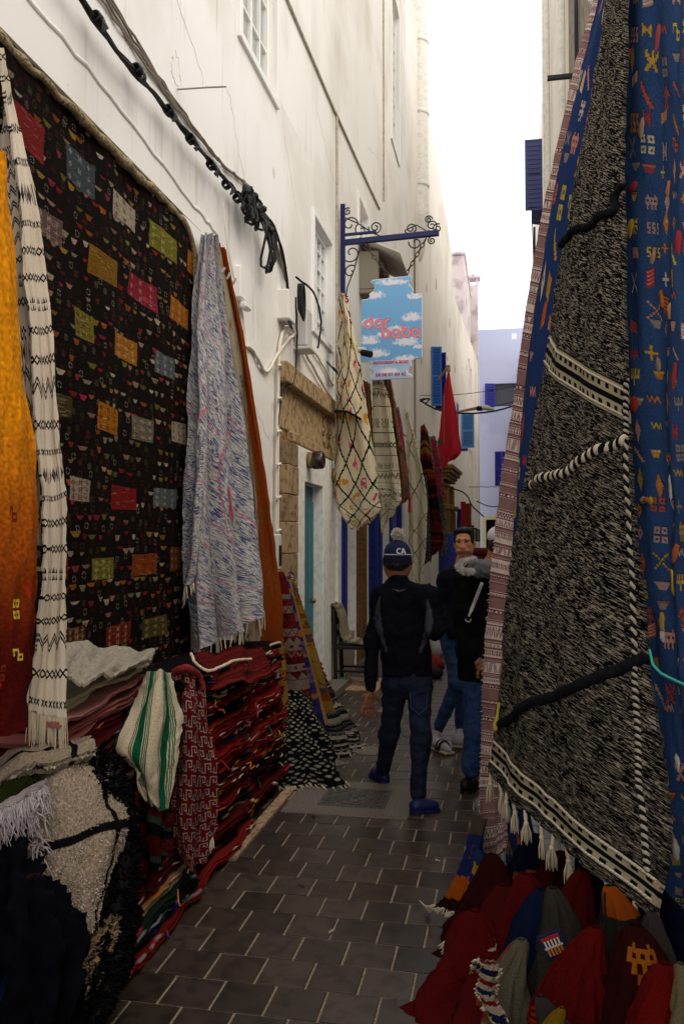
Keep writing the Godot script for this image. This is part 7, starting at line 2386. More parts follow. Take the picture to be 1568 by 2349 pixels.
func build_right_pile():
	# rolled blankets standing on end at the foot of the right hand rugs
	var list := [
		["grey felt blanket roll with a striped square patch", [1268, 2037, 2.72], [1276, 2470, 2.6], 0.115, "413c36", [[4, 20, 100, 4, "7a2a1c"]]],
		["tall red blanket roll behind the grey felt ones", [1338, 1995, 3.0], [1345, 2350, 2.9], 0.11, "590a0b", []],
		["grey blanket roll with an orange top", [1396, 2033, 2.7], [1412, 2330, 2.62], 0.085, "363530", []],
		["bright red blanket roll with an orange square outline", [1366, 2128, 2.45], [1374, 2480, 2.35], 0.1, "6a0b0a", [[10, 70, 150, 6, "b83a14"]]],
		["maroon blanket roll with an orange motif", [1458, 2124, 2.42], [1450, 2480, 2.32], 0.12, "360708", [[14, 30, 18, 7, "b86a1c"], [12, 30, 60, 7, "a85a18"]]],
		["small grey roll with a red top under the mottled rug's corner", [1496, 2092, 2.5], [1500, 2330, 2.45], 0.06, "403d39", []],
		["bright red blanket roll by the lower right corner", [1525, 2212, 2.2], [1508, 2520, 2.12], 0.11, "700c0b", []],
		["cream ribbed blanket roll at the lower right edge", [1560, 2212, 2.12], [1570, 2500, 2.08], 0.055, "84785c", []],
		["small grey felt roll at the bottom edge", [1237, 2286, 2.25], [1238, 2520, 2.18], 0.065, "433d3c", []],
		["small yellow roll at the bottom edge", [1287, 2313, 2.12], [1290, 2500, 2.08], 0.042, "846714", []],
		["cream leaning blanket roll with a red and yellow motif", [1194, 2155, 2.62], [1158, 2420, 2.5], 0.085, "6e6756", [[11, 60, 110, 8, "8a3a1c"], [1, 66, 150, 7, "b08a20"], [7, 80, 10, 5, "a04030"]]],
		["red blanket roll with white stitching beside the cream one", [1200, 2004, 3.05], [1180, 2330, 2.85], 0.11, "630c0e", [[9, 30, 30, 3, "c8b8a8"]]],
		["deep red blanket with orange dotted figures standing left of the grey felt roll", [1152, 2030, 3.15], [1130, 2400, 2.75], 0.13, "56090a", [[10, 40, 80, 5, "b03a1c"], [10, 70, 84, 5, "b03a1c"]]],
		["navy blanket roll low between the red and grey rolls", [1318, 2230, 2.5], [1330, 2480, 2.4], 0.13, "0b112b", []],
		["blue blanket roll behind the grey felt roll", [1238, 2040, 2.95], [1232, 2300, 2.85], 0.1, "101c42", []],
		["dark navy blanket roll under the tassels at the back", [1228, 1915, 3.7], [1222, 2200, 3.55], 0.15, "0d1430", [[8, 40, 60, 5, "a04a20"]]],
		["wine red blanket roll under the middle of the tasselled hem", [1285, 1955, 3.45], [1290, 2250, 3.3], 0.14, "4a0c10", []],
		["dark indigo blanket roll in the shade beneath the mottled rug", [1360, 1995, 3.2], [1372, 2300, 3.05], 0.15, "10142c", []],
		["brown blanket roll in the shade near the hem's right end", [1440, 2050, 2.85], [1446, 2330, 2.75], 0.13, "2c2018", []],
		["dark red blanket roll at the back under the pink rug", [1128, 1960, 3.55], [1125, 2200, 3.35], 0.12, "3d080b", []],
		["red blanket spreading onto the paving at the front left of the rolls", [1090, 2090, 3.0], [1078, 2330, 2.78], 0.135, "640b0c", [[9, 20, 60, 3, "cbbcae"]]]]
	var k := 0
	for q in list:
		var w: float = q[3]
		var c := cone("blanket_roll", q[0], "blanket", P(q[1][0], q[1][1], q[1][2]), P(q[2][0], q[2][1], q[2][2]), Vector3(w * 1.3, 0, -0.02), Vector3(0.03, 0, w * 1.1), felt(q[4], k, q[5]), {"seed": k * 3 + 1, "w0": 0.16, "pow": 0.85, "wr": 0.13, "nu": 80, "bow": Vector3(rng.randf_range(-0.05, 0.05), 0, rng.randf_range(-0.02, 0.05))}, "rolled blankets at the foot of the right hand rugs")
		if k == 0:
			# sewn square patch
			var pm := MB.new()
			var ce := P(1268, 2166, 2.5)
			var bs := Basis(Vector3(0, 0, 1), 0.45)
			pm.box(ce, Vector3(0.036, 0.036, 0.004), 0.002, bs)
			obj("patch", pm.mesh(), plain(hexc("11183a"), 0.95), c.node)
			pm = MB.new()
			for j in 5:
				pm.box(ce + bs * Vector3(-0.02 + j * 0.01, 0.007, 0.006), Vector3(0.0022, 0.011, 0.002), 0.0, bs)
			pm.box(ce + bs * Vector3(0, -0.003, 0.006), Vector3(0.027, 0.002, 0.002), 0.0, bs)
			obj("patch_white_bars", pm.mesh(), plain(hexc("cbbfb0"), 0.9), c.node)
			pm = MB.new()
			for j in 5:
				pm.box(ce + bs * Vector3(-0.02 + j * 0.01, -0.016, 0.006), Vector3(0.003, 0.01, 0.002), 0.0, bs)
			obj("patch_orange_bars", pm.mesh(), plain(hexc("b06a1c"), 0.9), c.node)
			pm = MB.new()
			pm.box(ce + bs * Vector3(0, 0.022, 0.005), Vector3(0.027, 0.006, 0.002), 0.0, bs)
			obj("patch_red_bar", pm.mesh(), plain(hexc("8a1c20"), 0.9), c.node)
		if k == 2:
			var tip := P(1396, 2033, 2.7)
			var om := MB.new()
			var r2 := []
			for i in 8:
				var row := []
				for j in 25:
					var p: Vector3 = c.rows[3 + i][int(j * 40 / 24.0)]
					var ax := tip.lerp(P(1412, 2330, 2.62), i / 30.0)
					row.append(ax + (p - ax) * 1.06 + Vector3(0, 0.004, 0))
				r2.append(row)
			om.grid(r2, null, true)
			obj("orange_top", om.mesh(), felt("b85a14", 90), c.node)
		k += 1
	var tb := thing("added_dark_table", "low dark table added under the rugs to darken the gap behind the rolled blankets", "table")  # added to fill the bright gap below the hem with dark
	var tm := MB.new()
	tm.box(Vector3(0.66, 0.42, -3.1), Vector3(0.26, 0.03, 1.3), 0.008)
	obj("top", tm.mesh(), M.darkwood, tb)
	for z in [-1.9, -4.3]:
		for x in [0.46, 0.86]:
			tm = MB.new()
			tm.box(Vector3(x, 0.2, z), Vector3(0.03, 0.2, 0.03), 0.004)
			obj("leg", tm.mesh(), M.darkwood, tb)
	rug("navy_table_cloth", "navy cloth with orange signs hanging from the added dark table under the tassels", "cloth", [[Vector3(0.42, 0.62, -4.15), Vector3(0.47, 0.62, -3.3), Vector3(0.55, 0.6, -2.2)], [Vector3(0.34, 0.3, -4.1), Vector3(0.4, 0.3, -3.25), Vector3(0.5, 0.3, -2.15)], [Vector3(0.3, 0.01, -4.05), Vector3(0.37, 0.01, -3.2), Vector3(0.47, 0.01, -2.1)]], cloth_mat(tex(tex_motifs(256, 128, hexc("121c44"), 0.5, 0.4, [hexc("a04a20"), hexc("7a1a1c")])), 0.1), {"amp": 0.02, "waves": 5.0, "seed": 81})  # dark drape added for the same gap
	# red blanket with the red, white and blue knitted border
	var c2 := cone("bordered_red_blanket", "red blanket with chunky red, white and navy border at the bottom edge", "blanket", P(1112, 2200, 2.6), P(1110, 2480, 2.42), Vector3(0.15, 0, 0), Vector3(0, 0, 0.13), felt("5e0b0e", 71), {"seed": 19, "w0": 0.2, "pow": 0.9})
	var path := [P(1100, 2230, 2.5), P(1108, 2205, 2.47), P(1122, 2212, 2.45), P(1120, 2245, 2.43), P(1112, 2275, 2.4), P(1130, 2310, 2.36), P(1160, 2370, 2.3)]
	var bi := blank(64, 512, hexc("b8aa98"))
	for q in 16:
		var yy := q * 32
		if q % 2 == 0:
			for r in 30: bi.fill_rect(Rect2i(rng.randi_range(0, 8), yy + r, 64 - rng.randi_range(2, 18), 1), [hexc("7c1216"), hexc("141c44")][(q / 2) % 2])
	var bnet := []
	for q in path.size():
		bnet.append([path[q] + Vector3(-0.024, 0.004, 0.006), path[q] + Vector3(0, 0.0, 0.02), path[q] + Vector3(0.024, -0.004, 0.006)])
	var bsf := Surf.new(bnet, {"amp": 0.002, "rough": 0.012, "seed": 5})
	var bb := obj("knitted_border", sheet_mesh(bsf, {"nu": 12, "nv": 60, "thick": 0.016, "rag": 0.004}), cloth_mat(tex(speckle(bi, 5, 4, 0.4, 4)), 0.8), c2.node)
	fringe(c2.node, func(f): return bsf.at(0.0 if rng.randf() < 0.5 else 1.0, f), 120, 0.012, Vector3(0, 0.2, 1).normalized(), 0.003, M.cream, {"sway": 0.9, "called": "fuzzy_edge"})
	# striped blue and orange rugs spilling onto the paving
	var im := blank(128, 512, hexc("1c3068"))
	im.fill_rect(Rect2i(0, 0, 128, 70), hexc("584c40")); im.fill_rect(Rect2i(0, 270, 128, 130), hexc("c05a12")); im.fill_rect(Rect2i(0, 400, 128, 112), hexc("34100e"))
	stamp(im, MOTIFS[6], 40, 110, 9, 9, hexc("8a2a24"))
	var b := rug("striped_floor_rug", "blue, orange and maroon banded rug sliding onto the paving with a knotted white fringe", "rug", N([[[1086, 1870, 4.15], [1112, 1878, 4.0]], [[1070, 1950, 3.95], [1102, 1950, 3.85]], [[1052, 2004, 3.86], [1092, 2010, 3.75]], [[1026, 2056, 3.78], [1082, 2062, 3.65]], [[998, 2084, 3.76], [1068, 2108, 3.62]]]), cloth_mat(tex(speckle(im, 5, 3, 0.25, 7)), 0.2), {"amp": 0.012, "seed": 70})
	fringe(b.node, func(f): return b.surf.at(f, 1.0) + Vector3(0, 0.012, 0), 40, 0.045, Vector3(-0.5, -0.1, 0.85).normalized(), 0.003, M.cream, {"sway": 0.4})
	var fm := MB.new()
	for q in 6: fm.tube([b.surf.at(0.02, 1.0), P(975 + q * 2, 2078 + q * 3, 3.82), P(962 + q * 4, 2066 + q * 5, 3.86)], 0.003, 4)
	obj("loose_ends", fm.mesh(), M.cream, b.node)
	im = blank(128, 512, hexc("1c3a70"))
	im.fill_rect(Rect2i(0, 440, 128, 72), hexc("c0601a")); im.fill_rect(Rect2i(0, 400, 128, 10), hexc("c8bca8"))
	stamp(im, MOTIFS[1], 30, 60, 12, 12, hexc("c08a1c")); stamp(im, MOTIFS[0], 60, 250, 9, 9, hexc("8a1c20"))
	b = rug("striped_floor_rug", "second blue rug with orange end and white fringe lying on the paving nearer the camera", "rug", N([[[1092, 1950, 3.75], [1112, 1955, 3.65]], [[1076, 2030, 3.58], [1106, 2040, 3.5]], [[1056, 2100, 3.45], [1096, 2110, 3.36]], [[1018, 2162, 3.4], [1062, 2196, 3.28]]]), cloth_mat(tex(speckle(im, 5, 3, 0.25, 8)), 0.2), {"amp": 0.012, "seed": 72})
	fringe(b.node, func(f): return b.surf.at(f, 1.0) + Vector3(0, 0.01, 0), 36, 0.05, Vector3(-0.45, -0.15, 0.85).normalized(), 0.003, M.cream, {"sway": 0.3})

# ------------------------------------------------------------------ farther down the lane
func build_far_things():
	# chair with a blanket
	var t := thing("wooden_chair", "dark wooden chair standing on boards beside the doorway, holding a striped blanket", "chair", Vector3(-1.74, 0.024, -9.72))
	var m := MB.new()
	for q in [[-0.2, -0.19, 0.9], [-0.2, 0.19, 0.9], [0.22, -0.19, 0.44], [0.22, 0.19, 0.44]]:
		m = MB.new()
		m.bar(Vector3(q[0], 0, q[1]), Vector3(q[0] - (0.03 if q[2] > 0.5 else 0.0), q[2], q[1]), 0.04, 0.04, Vector3.RIGHT, 0.004)
		obj("leg", m.mesh(), M.darkwood, t)
	m = MB.new()
	m.box(Vector3(0.01, 0.445, 0), Vector3(0.23, 0.02, 0.215), 0.006)
	obj("seat", m.mesh(), M.darkwood, t)
	m = MB.new()
	for y in [0.6, 0.74, 0.87]: m.box(Vector3(-0.225, y, 0), Vector3(0.012, 0.035, 0.18), 0.004)
	obj("backrest", m.mesh(), M.darkwood, t)
	m = MB.new()
	for z in [-0.19, 0.19]: m.bar(Vector3(-0.2, 0.17, z), Vector3(0.22, 0.17, z), 0.025, 0.025)
	obj("stretcher", m.mesh(), M.darkwood, t)
	var cols := [hexc("b0a48e"), hexc("8a7d6a"), hexc("c0b49e"), hexc("6e6252"), hexc("b8ac98")]
	var mt := cloth_mat(tex(tex_stripes(256, 256, cols, [3, 12], false)), 0.2)
	mt.uv1_scale = Vector3(1, 1, 1)
	var o := Vector3(-1.74, 0.024, -9.72)
	rug("striped_blanket", "beige striped blanket draped over the chair's back and seat", "blanket", [
		[o + Vector3(-0.33, 0.55, 0.24), o + Vector3(-0.34, 0.58, 0.0), o + Vector3(-0.33, 0.6, -0.2)], [o + Vector3(-0.29, 0.86, 0.23), o + Vector3(-0.29, 0.87, 0.0), o + Vector3(-0.29, 0.86, -0.2)], [o + Vector3(-0.24, 0.94, 0.22), o + Vector3(-0.24, 0.93, 0.0), o + Vector3(-0.24, 0.94, -0.2)],
		[o + Vector3(-0.17, 0.8, 0.2), o + Vector3(-0.17, 0.8, 0.0), o + Vector3(-0.17, 0.8, -0.2)], [o + Vector3(-0.13, 0.55, 0.2), o + Vector3(-0.12, 0.54, 0.0), o + Vector3(-0.12, 0.55, -0.2)], [o + Vector3(0.05, 0.49, 0.21), o + Vector3(0.05, 0.49, 0.0), o + Vector3(0.05, 0.49, -0.2)], [o + Vector3(0.25, 0.49, 0.22), o + Vector3(0.25, 0.485, 0.0), o + Vector3(0.25, 0.49, -0.2)], [o + Vector3(0.29, 0.42, 0.22), o + Vector3(0.29, 0.42, 0.0), o + Vector3(0.28, 0.42, -0.2)]], mt, {"amp": 0.012, "waves": 2.0, "seed": 80, "thick": 0.02})
	# street lamp slung on a cable across the lane
	var cb := thing("slung_cable", "black cable slung across the lane carrying the street lamp", "cable")
	m = MB.new()
	var ca := [P(958, 914, 20.0), P(985, 932, 20.0), P(1020, 944, 20.0), P(1070, 948, 20.0), P(1110, 946, 20.0), P(1150, 939, 20.0), P(1200, 922, 20.0), P(1251, 898, 20.0)]
	m.tube(wob(ca, 50, 0.004), 0.022, 6)
	m.tube(wob([P(958, 907, 20.0), P(1030, 906, 20.0), P(1110, 898, 20.0), P(1251, 872, 20.0)], 30, 0.002), 0.008, 5)
	m.tube(wob([P(1100, 938, 20.0), P(1150, 928, 20.0), P(1251, 905, 20.0)], 20, 0.002), 0.012, 5)
	for q in 5: m.tube([P(960, 918 + q, 20.0), P(972 + q * 2, 914, 19.95), P(985, 917 - q, 19.9), P(975, 925 + q, 19.95)], 0.014, 5)
	obj("cable", m.mesh(), M.cable, cb)
	var lp := thing("street_lamp", "long flat street lamp hanging from the cable across the lane", "street lamp")
	m = MB.new()
	m.bar(P(1052, 944, 19.95), P(1096, 934, 19.95), 0.04, 0.04)
	m.bar(P(1046, 946, 20.1), P(1096, 938, 20.1), 0.03, 0.03)
	obj("arm", m.mesh(), M.wood, lp)
	m = MB.new()
	m.bar(P(1092, 937, 19.95), P(1106, 937, 19.95), 0.14, 0.1, Vector3.UP, 0.02)
	obj("clamp", m.mesh(), M.black, lp)
	m = MB.new()
	var rows := []
	for i in 13:
		var f := i / 12.0
		var c := P(lerpf(1104, 1134, f), lerpf(936, 940, f), 19.95)
		var w := 0.13 * sin(PI * clampf(0.25 + f * 0.72, 0, 1)); var h := 0.09 * sin(PI * clampf(0.3 + f * 0.68, 0, 1))
		var row := []
		for j in 13:
			var a := TAU * j / 12
			row.append(c + Vector3(0, sin(a) * h * (1.0 if sin(a) > 0 else 0.4), cos(a) * w))
		rows.append(row)
	m.grid(rows, null, true)
	obj("housing", m.mesh(), M.plastic, lp)
	for q in [["black cable sagging across the lane below the dark blue window", [[990, 1105, 24], [1062, 1130, 24], [1082, 1160, 24], [1108, 1185, 24]], 0.02], ["thin cables crossing in front of the lavender house", [[1092, 1150, 30], [1130, 1162, 30], [1190, 1150, 30]], 0.02], ["straight cable running level toward the lavender house", [[1074, 1117, 30], [1140, 1117, 30], [1200, 1118, 30]], 0.012]]:
		m = MB.new()
		var pts := []
		for p in q[1]: pts.append(P(p[0], p[1], p[2]))
		m.tube(wob(pts, 30, 0.006), q[2], 5)
		tag(obj("cable", m.mesh(), M.cable), q[0], "cable")
	# stall goods along the left far wall
	m = MB.new()
	var st := thing("red_rug_pile", "low pile of dark red rugs at the far side of the lane behind the men", "rug pile", P(1108, 1271, 13.0) * Vector3(1, 0, 1))
	for k in 14:
		m = MB.new()
		m.box(Vector3(rng.randf_range(-0.02, 0.02), 0.06 + k * 0.115, 0), Vector3(0.2, 0.055, 0.3), 0.03)
		obj("folded_rug", m.mesh(), plain(hexc(["4a1410", "541a12", "3c0f0e"][k % 3]), 0.95), st)
	var bp := thing("blue_stall_panel", "flat dark blue stall panel behind the facing man's head", "panel", P(1036, 1290, 15.0) * Vector3(1, 0, 1))
	m = MB.new()
	m.box(Vector3(0, 0.93, 0), Vector3(0.24, 0.93, 0.03), 0.008)
	obj("board", m.mesh(), M.blue, bp)
	for q in [[984, 1320, 12.9, 0.22, 0.52, "120e10", "dark heap of bags and cloths on the ground under the red banded rug"], [1002, 1380, 12.2, 0.13, 0.18, "b4aaa2", "white bundled sack on the ground between the two men"], [990, 1444, 10.8, 0.16, 0.12, "6a1418", "small red cloth bundle on the paving at the left of the lane"], [998, 1453, 10.4, 0.1, 0.07, "141214", "small black bag on the paving beside the red bundle"], [1084, 1560, 8.6, 0.14, 0.16, "0d0c0d", "black bag on the paving seen between the men's legs"]]:
		var p := P(q[0], q[1], q[2])
		var bn := thing("bundle", q[6], "bundle", Vector3(p.x, 0, p.z))
		m = MB.new()
		m.ball(Vector3(0, q[4], 0), Vector3(q[3], q[4], q[3]), 14, 18)
		var nz := FastNoiseLite.new()
		nz.seed = int(q[0])
		nz.frequency = 9.0
		for v in m.v.size():
			m.v[v] += m.n[v] * nz.get_noise_3dv(m.v[v]) * q[3] * 0.4
			m.v[v].y = maxf(m.v[v].y, 0.002)
		obj("cloth", m.mesh(), plain(hexc(q[5]), 0.95), bn)
	# red cloths and frames along the far wall
	for q in [[1071, 1196, 30.0, 0.3, 1.3, "7a2a20", "brownish red rug hanging at a far shop before the lavender house"], [1062, 1200, 27.0, 0.18, 1.4, "9a2018", "bright red cloth hanging at a far shop door"], [1052, 1205, 25.5, 0.14, 1.0, "1c2a6c", "dark blue door cloth at a far shop"]]:
		var p := P(q[0], q[1], q[2])
		var rows2 := []
		for i in 4: rows2.append([p + Vector3(-q[3] / 2, q[4] / 2 - i * q[4] / 3, 0), p + Vector3(0, q[4] / 2 - i * q[4] / 3, 0.05), p + Vector3(q[3] / 2, q[4] / 2 - i * q[4] / 3, 0)])
		rug("far_cloth", q[6], "cloth", rows2, plain(hexc(q[5]), 0.9), {"amp": 0.03, "waves": 2, "nu": 10, "nv": 8})
	# litter on the stones
	for q in [[0.62, 4.9, "c8bca0"], [0.2, 4.5, "b8a890"], [-0.45, 4.05, "5a4a30"], [-0.62, 5.05, "2a221c"], [-0.2, 3.6, "b0a898"], [-1.1, 4.3, "a89c88"], [-0.05, 5.3, "b09a40"], [-0.9, 3.3, "6a5a48"]]:
		var lm := MB.new()
		var lp2 := []
		for i in 5: lp2.append(Vector3(q[0] - 0.55 + rng.randf_range(-0.02, 0.02), 0.004 + rng.randf_range(0, 0.006), -q[1] + rng.randf_range(-0.02, 0.02)))
		lm.tube(lp2, [0.002, 0.004, 0.005, 0.004, 0.002], 5)
		tag(obj("litter", lm.mesh(), plain(hexc(q[2]), 0.9)), "tiny scrap of yarn or leaf lying on the dark paving", "litter", "scraps on the paving")
	for q in [[1076, 1222, 28.0], [1085, 1226, 31.0], [1092, 1228, 34.0]]:
		var p := P(q[0], q[1], q[2])
		var fr := thing("framed_picture", "dark framed picture hung by a far shop, %s of three" % ["nearest", "middle one", "farthest"][int((q[2] - 28) / 3)], "picture", p, "pictures at the far shops")
		m = MB.new()
		for sg in [-1, 1]:
			m.box(Vector3(sg * 0.12, 0, 0), Vector3(0.025, 0.25, 0.02), 0.004)
			m.box(Vector3(0, sg * 0.225, 0), Vector3(0.095, 0.025, 0.019), 0.004)
		obj("frame", m.mesh(), M.black, fr)
		m = MB.new()
		m.box(Vector3.ZERO, Vector3(0.096, 0.2, 0.008))
		obj("print", m.mesh(), plain(hexc("8a8478"), 0.7), fr)

# ------------------------------------------------------------------ people
class Sdf:
	# rounded bones and ellipsoids joined smoothly, meshed as surface nets
	var prims := []
	var k := 55.0

	func cap(a: Vector3, ra: float, b: Vector3, rb: float):
		prims.append([0, a, ra, b, rb])

	func ell(c: Vector3, r: Vector3, bs := Basis()):
		prims.append([1, c, r, bs.inverse(), maxf(r.x, maxf(r.y, r.z))])

	func chain(pts: Array, rs: Array):
		for i in pts.size() - 1: cap(pts[i], rs[i], pts[i + 1], rs[i + 1])

	func into(m, cell: float, o := {}):
		var lo := Vector3.INF; var hi := -Vector3.INF
		for p in prims:
			if p[0] == 0:
				var r := maxf(p[2], p[4]) * Vector3.ONE
				lo = lo.min(p[1] - r).min(p[3] - r); hi = hi.max(p[1] + r).max(p[3] + r)
			else:
				lo = lo.min(p[1] - Vector3.ONE * p[4]); hi = hi.max(p[1] + Vector3.ONE * p[4])
		lo -= Vector3.ONE * cell * 3.0; hi += Vector3.ONE * cell * 3.0
		var nx := int((hi.x - lo.x) / cell) + 2; var ny := int((hi.y - lo.y) / cell) + 2; var nz := int((hi.z - lo.z) / cell) + 2
		var f := PackedFloat32Array()
		f.resize(nx * ny * nz)
		for p in prims:
			var a: Vector3; var b: Vector3
			var mg := 2.6 * cell + 0.03
			if p[0] == 0:
				var r := (maxf(p[2], p[4]) + mg) * Vector3.ONE
				a = (p[1] as Vector3).min(p[3]) - r; b = (p[1] as Vector3).max(p[3]) + r
			else:
				a = p[1] - Vector3.ONE * (p[4] + mg); b = p[1] + Vector3.ONE * (p[4] + mg)
			var i0 := maxi(0, int((a.x - lo.x) / cell)); var i1 := mini(nx - 1, int((b.x - lo.x) / cell) + 1)
			var j0 := maxi(0, int((a.y - lo.y) / cell)); var j1 := mini(ny - 1, int((b.y - lo.y) / cell) + 1)
			var k0 := maxi(0, int((a.z - lo.z) / cell)); var k1 := mini(nz - 1, int((b.z - lo.z) / cell) + 1)
			var typ: int = p[0]
			var pa: Vector3 = p[1]
			var ab := Vector3.ZERO; var l2 := 1.0; var ra := 0.0; var rb := 0.0
			var er := Vector3.ONE; var inv := Basis(); var mn := 1.0
			if typ == 0:
				ab = p[3] - pa; l2 = maxf(1e-9, ab.length_squared()); ra = p[2]; rb = p[4]
			else:
				er = p[2]; inv = p[3]; mn = minf(er.x, minf(er.y, er.z))
			for kk in range(k0, k1 + 1):
				for jj in range(j0, j1 + 1):
					var base := (kk * ny + jj) * nx
					for ii in range(i0, i1 + 1):
						var q := lo + Vector3(ii, jj, kk) * cell
						var d: float
						if typ == 0:
							var t := clampf((q - pa).dot(ab) / l2, 0, 1)
							d = (q - pa - ab * t).length() - lerpf(ra, rb, t)
						else:
							var e := inv * (q - pa) / er
							d = (e.length() - 1.0) * mn
						f[base + ii] += exp(-k * d)
		var nse: FastNoiseLite = o.get("noise")
		var amp: float = o.get("amp", 0.0)
		var clips: Array = o.get("clips", [])
		for kk in nz:
			for jj in ny:
				var base := (kk * ny + jj) * nx
				for ii in nx:
					var v := f[base + ii]
					if v <= 0.02:
						f[base + ii] = 0.07
						continue
					var d := -log(v) / k
					if d < 0.04 and d > -0.06:
						var q := lo + Vector3(ii, jj, kk) * cell
						if amp > 0.0: d += amp * nse.get_noise_3dv(q)
						for c in clips: d = maxf(d, (c[0] as Vector3).dot(q) - c[1])
					elif clips.size():
						var q := lo + Vector3(ii, jj, kk) * cell
						for c in clips: d = maxf(d, (c[0] as Vector3).dot(q) - c[1])
					f[base + ii] = d
		# surface nets
		var idx := PackedInt32Array()
		idx.resize(nx * ny * nz)
		idx.fill(-1)
		var sx := 1; var sy := nx; var sz := nx * ny
		var colf = o.get("col")
		var offs := [0, sx, sy, sx + sy, sz, sx + sz, sy + sz, sx + sy + sz]
		var corner := [Vector3(0, 0, 0), Vector3(1, 0, 0), Vector3(0, 1, 0), Vector3(1, 1, 0), Vector3(0, 0, 1), Vector3(1, 0, 1), Vector3(0, 1, 1), Vector3(1, 1, 1)]
		var edges := [[0, 1], [2, 3], [4, 5], [6, 7], [0, 2], [1, 3], [4, 6], [5, 7], [0, 4], [1, 5], [2, 6], [3, 7]]
		for kk in nz - 1:
			for jj in ny - 1:
				var base := (kk * ny + jj) * nx
				for ii in nx - 1:
					var b := base + ii
					var d0 := f[b]
					if d0 > cell * 3.5 or d0 < -cell * 3.5: continue
					var neg := 0
					for q in 8: if f[b + offs[q]] < 0: neg += 1
					if neg == 0 or neg == 8: continue
					var s := Vector3.ZERO; var n := 0
					for e in edges:
						var fa := f[b + offs[e[0]]]; var fb := f[b + offs[e[1]]]
						if (fa < 0) != (fb < 0):
							s += (corner[e[0]] as Vector3).lerp(corner[e[1]], fa / (fa - fb))
							n += 1
					s /= n
					var g := Vector3(f[b + sx] + f[b + sx + sy] + f[b + sx + sz] + f[b + sx + sy + sz] - f[b] - f[b + sy] - f[b + sz] - f[b + sy + sz],
						f[b + sy] + f[b + sx + sy] + f[b + sy + sz] + f[b + sx + sy + sz] - f[b] - f[b + sx] - f[b + sz] - f[b + sx + sz],
						f[b + sz] + f[b + sx + sz] + f[b + sy + sz] + f[b + sx + sy + sz] - f[b] - f[b + sx] - f[b + sy] - f[b + sx + sy])
					var p := lo + (Vector3(ii, jj, kk) + s) * cell
					if colf != null: m.col = colf.call(p)
					idx[b] = m.vert(p, g.normalized())
		for kk in range(1, nz - 1):
			for jj in range(1, ny - 1):
				var base := (kk * ny + jj) * nx
				for ii in range(1, nx - 1):
					var b := base + ii
					if idx[b] < 0 and idx[b - sx] < 0 and idx[b - sy] < 0 and idx[b - sz] < 0: continue
					var d0 := f[b] < 0
					for ax in 3:
						var st: int = [sx, sy, sz][ax]
						if d0 == (f[b + st] < 0): continue
						var u: int = [sy, sz, sx][ax]; var w: int = [sz, sx, sy][ax]
						var a0 := idx[b]; var a1 := idx[b - u]; var a2 := idx[b - u - w]; var a3 := idx[b - w]
						if a0 < 0 or a1 < 0 or a2 < 0 or a3 < 0: continue
						m.tri(a0, a1, a2)
						m.tri(a0, a2, a3)

func hand(wrist: Vector3, dir: Vector3, palm_n: Vector3, thumb: Vector3, curl := 0.5, sc := 1.0) -> Sdf:
	# a relaxed hand: palm, four unequal bent fingers, thumb from the side of the palm
	var h := Sdf.new()
	h.k = 240.0
	var x := thumb.normalized()
	var y := dir.normalized()
	var z := palm_n.normalized()
	h.cap(wrist - y * 0.03 * sc, 0.026 * sc, wrist + y * 0.015 * sc, 0.024 * sc)
	for q in [-0.027, -0.009, 0.009, 0.027]:
		h.cap(wrist + y * 0.02 * sc + x * q * 0.7 * sc, 0.014 * sc, wrist + y * 0.085 * sc + x * q * sc, 0.0115 * sc)
	var ln := [0.062, 0.075, 0.08, 0.07]
	for i in 4:
		var q: float = [-0.036, -0.012, 0.0125, 0.036][i]
		var p0 := wrist + y * 0.088 * sc + x * q * sc
		var l: float = ln[i] * sc
		var c: float = curl * (1.25 - 0.18 * i)
		var d1 := (y * cos(c * 0.5) + z * sin(c * 0.5) + x * (q * 10.0)).normalized()
		var d2 := (y * cos(c * 1.3) + z * sin(c * 1.3) + x * (q * 8.0)).normalized()
		var d3 := (y * cos(c * 1.9) + z * sin(c * 1.9)).normalized()
		h.chain([p0, p0 + d1 * l * 0.46, p0 + d1 * l * 0.46 + d2 * l * 0.32, p0 + d1 * l * 0.46 + d2 * l * 0.32 + d3 * l * 0.24], [0.0084 * sc, 0.008 * sc, 0.0075 * sc, 0.0066 * sc])
	var t0 := wrist + y * 0.022 * sc + x * 0.026 * sc
	h.chain([t0, t0 + (x * 0.75 + y * 0.65 + z * 0.3).normalized() * 0.04 * sc, t0 + (x * 0.75 + y * 0.65 + z * 0.3).normalized() * 0.04 * sc + (x * 0.2 + y * 0.85 + z * 0.45).normalized() * 0.032 * sc], [0.0135 * sc, 0.0105 * sc, 0.008 * sc])
	return h

func wrinkle(sd: int, fr := 9.0) -> FastNoiseLite:
	var n := FastNoiseLite.new()
	n.seed = sd
	n.frequency = fr
	n.fractal_octaves = 2
	return n

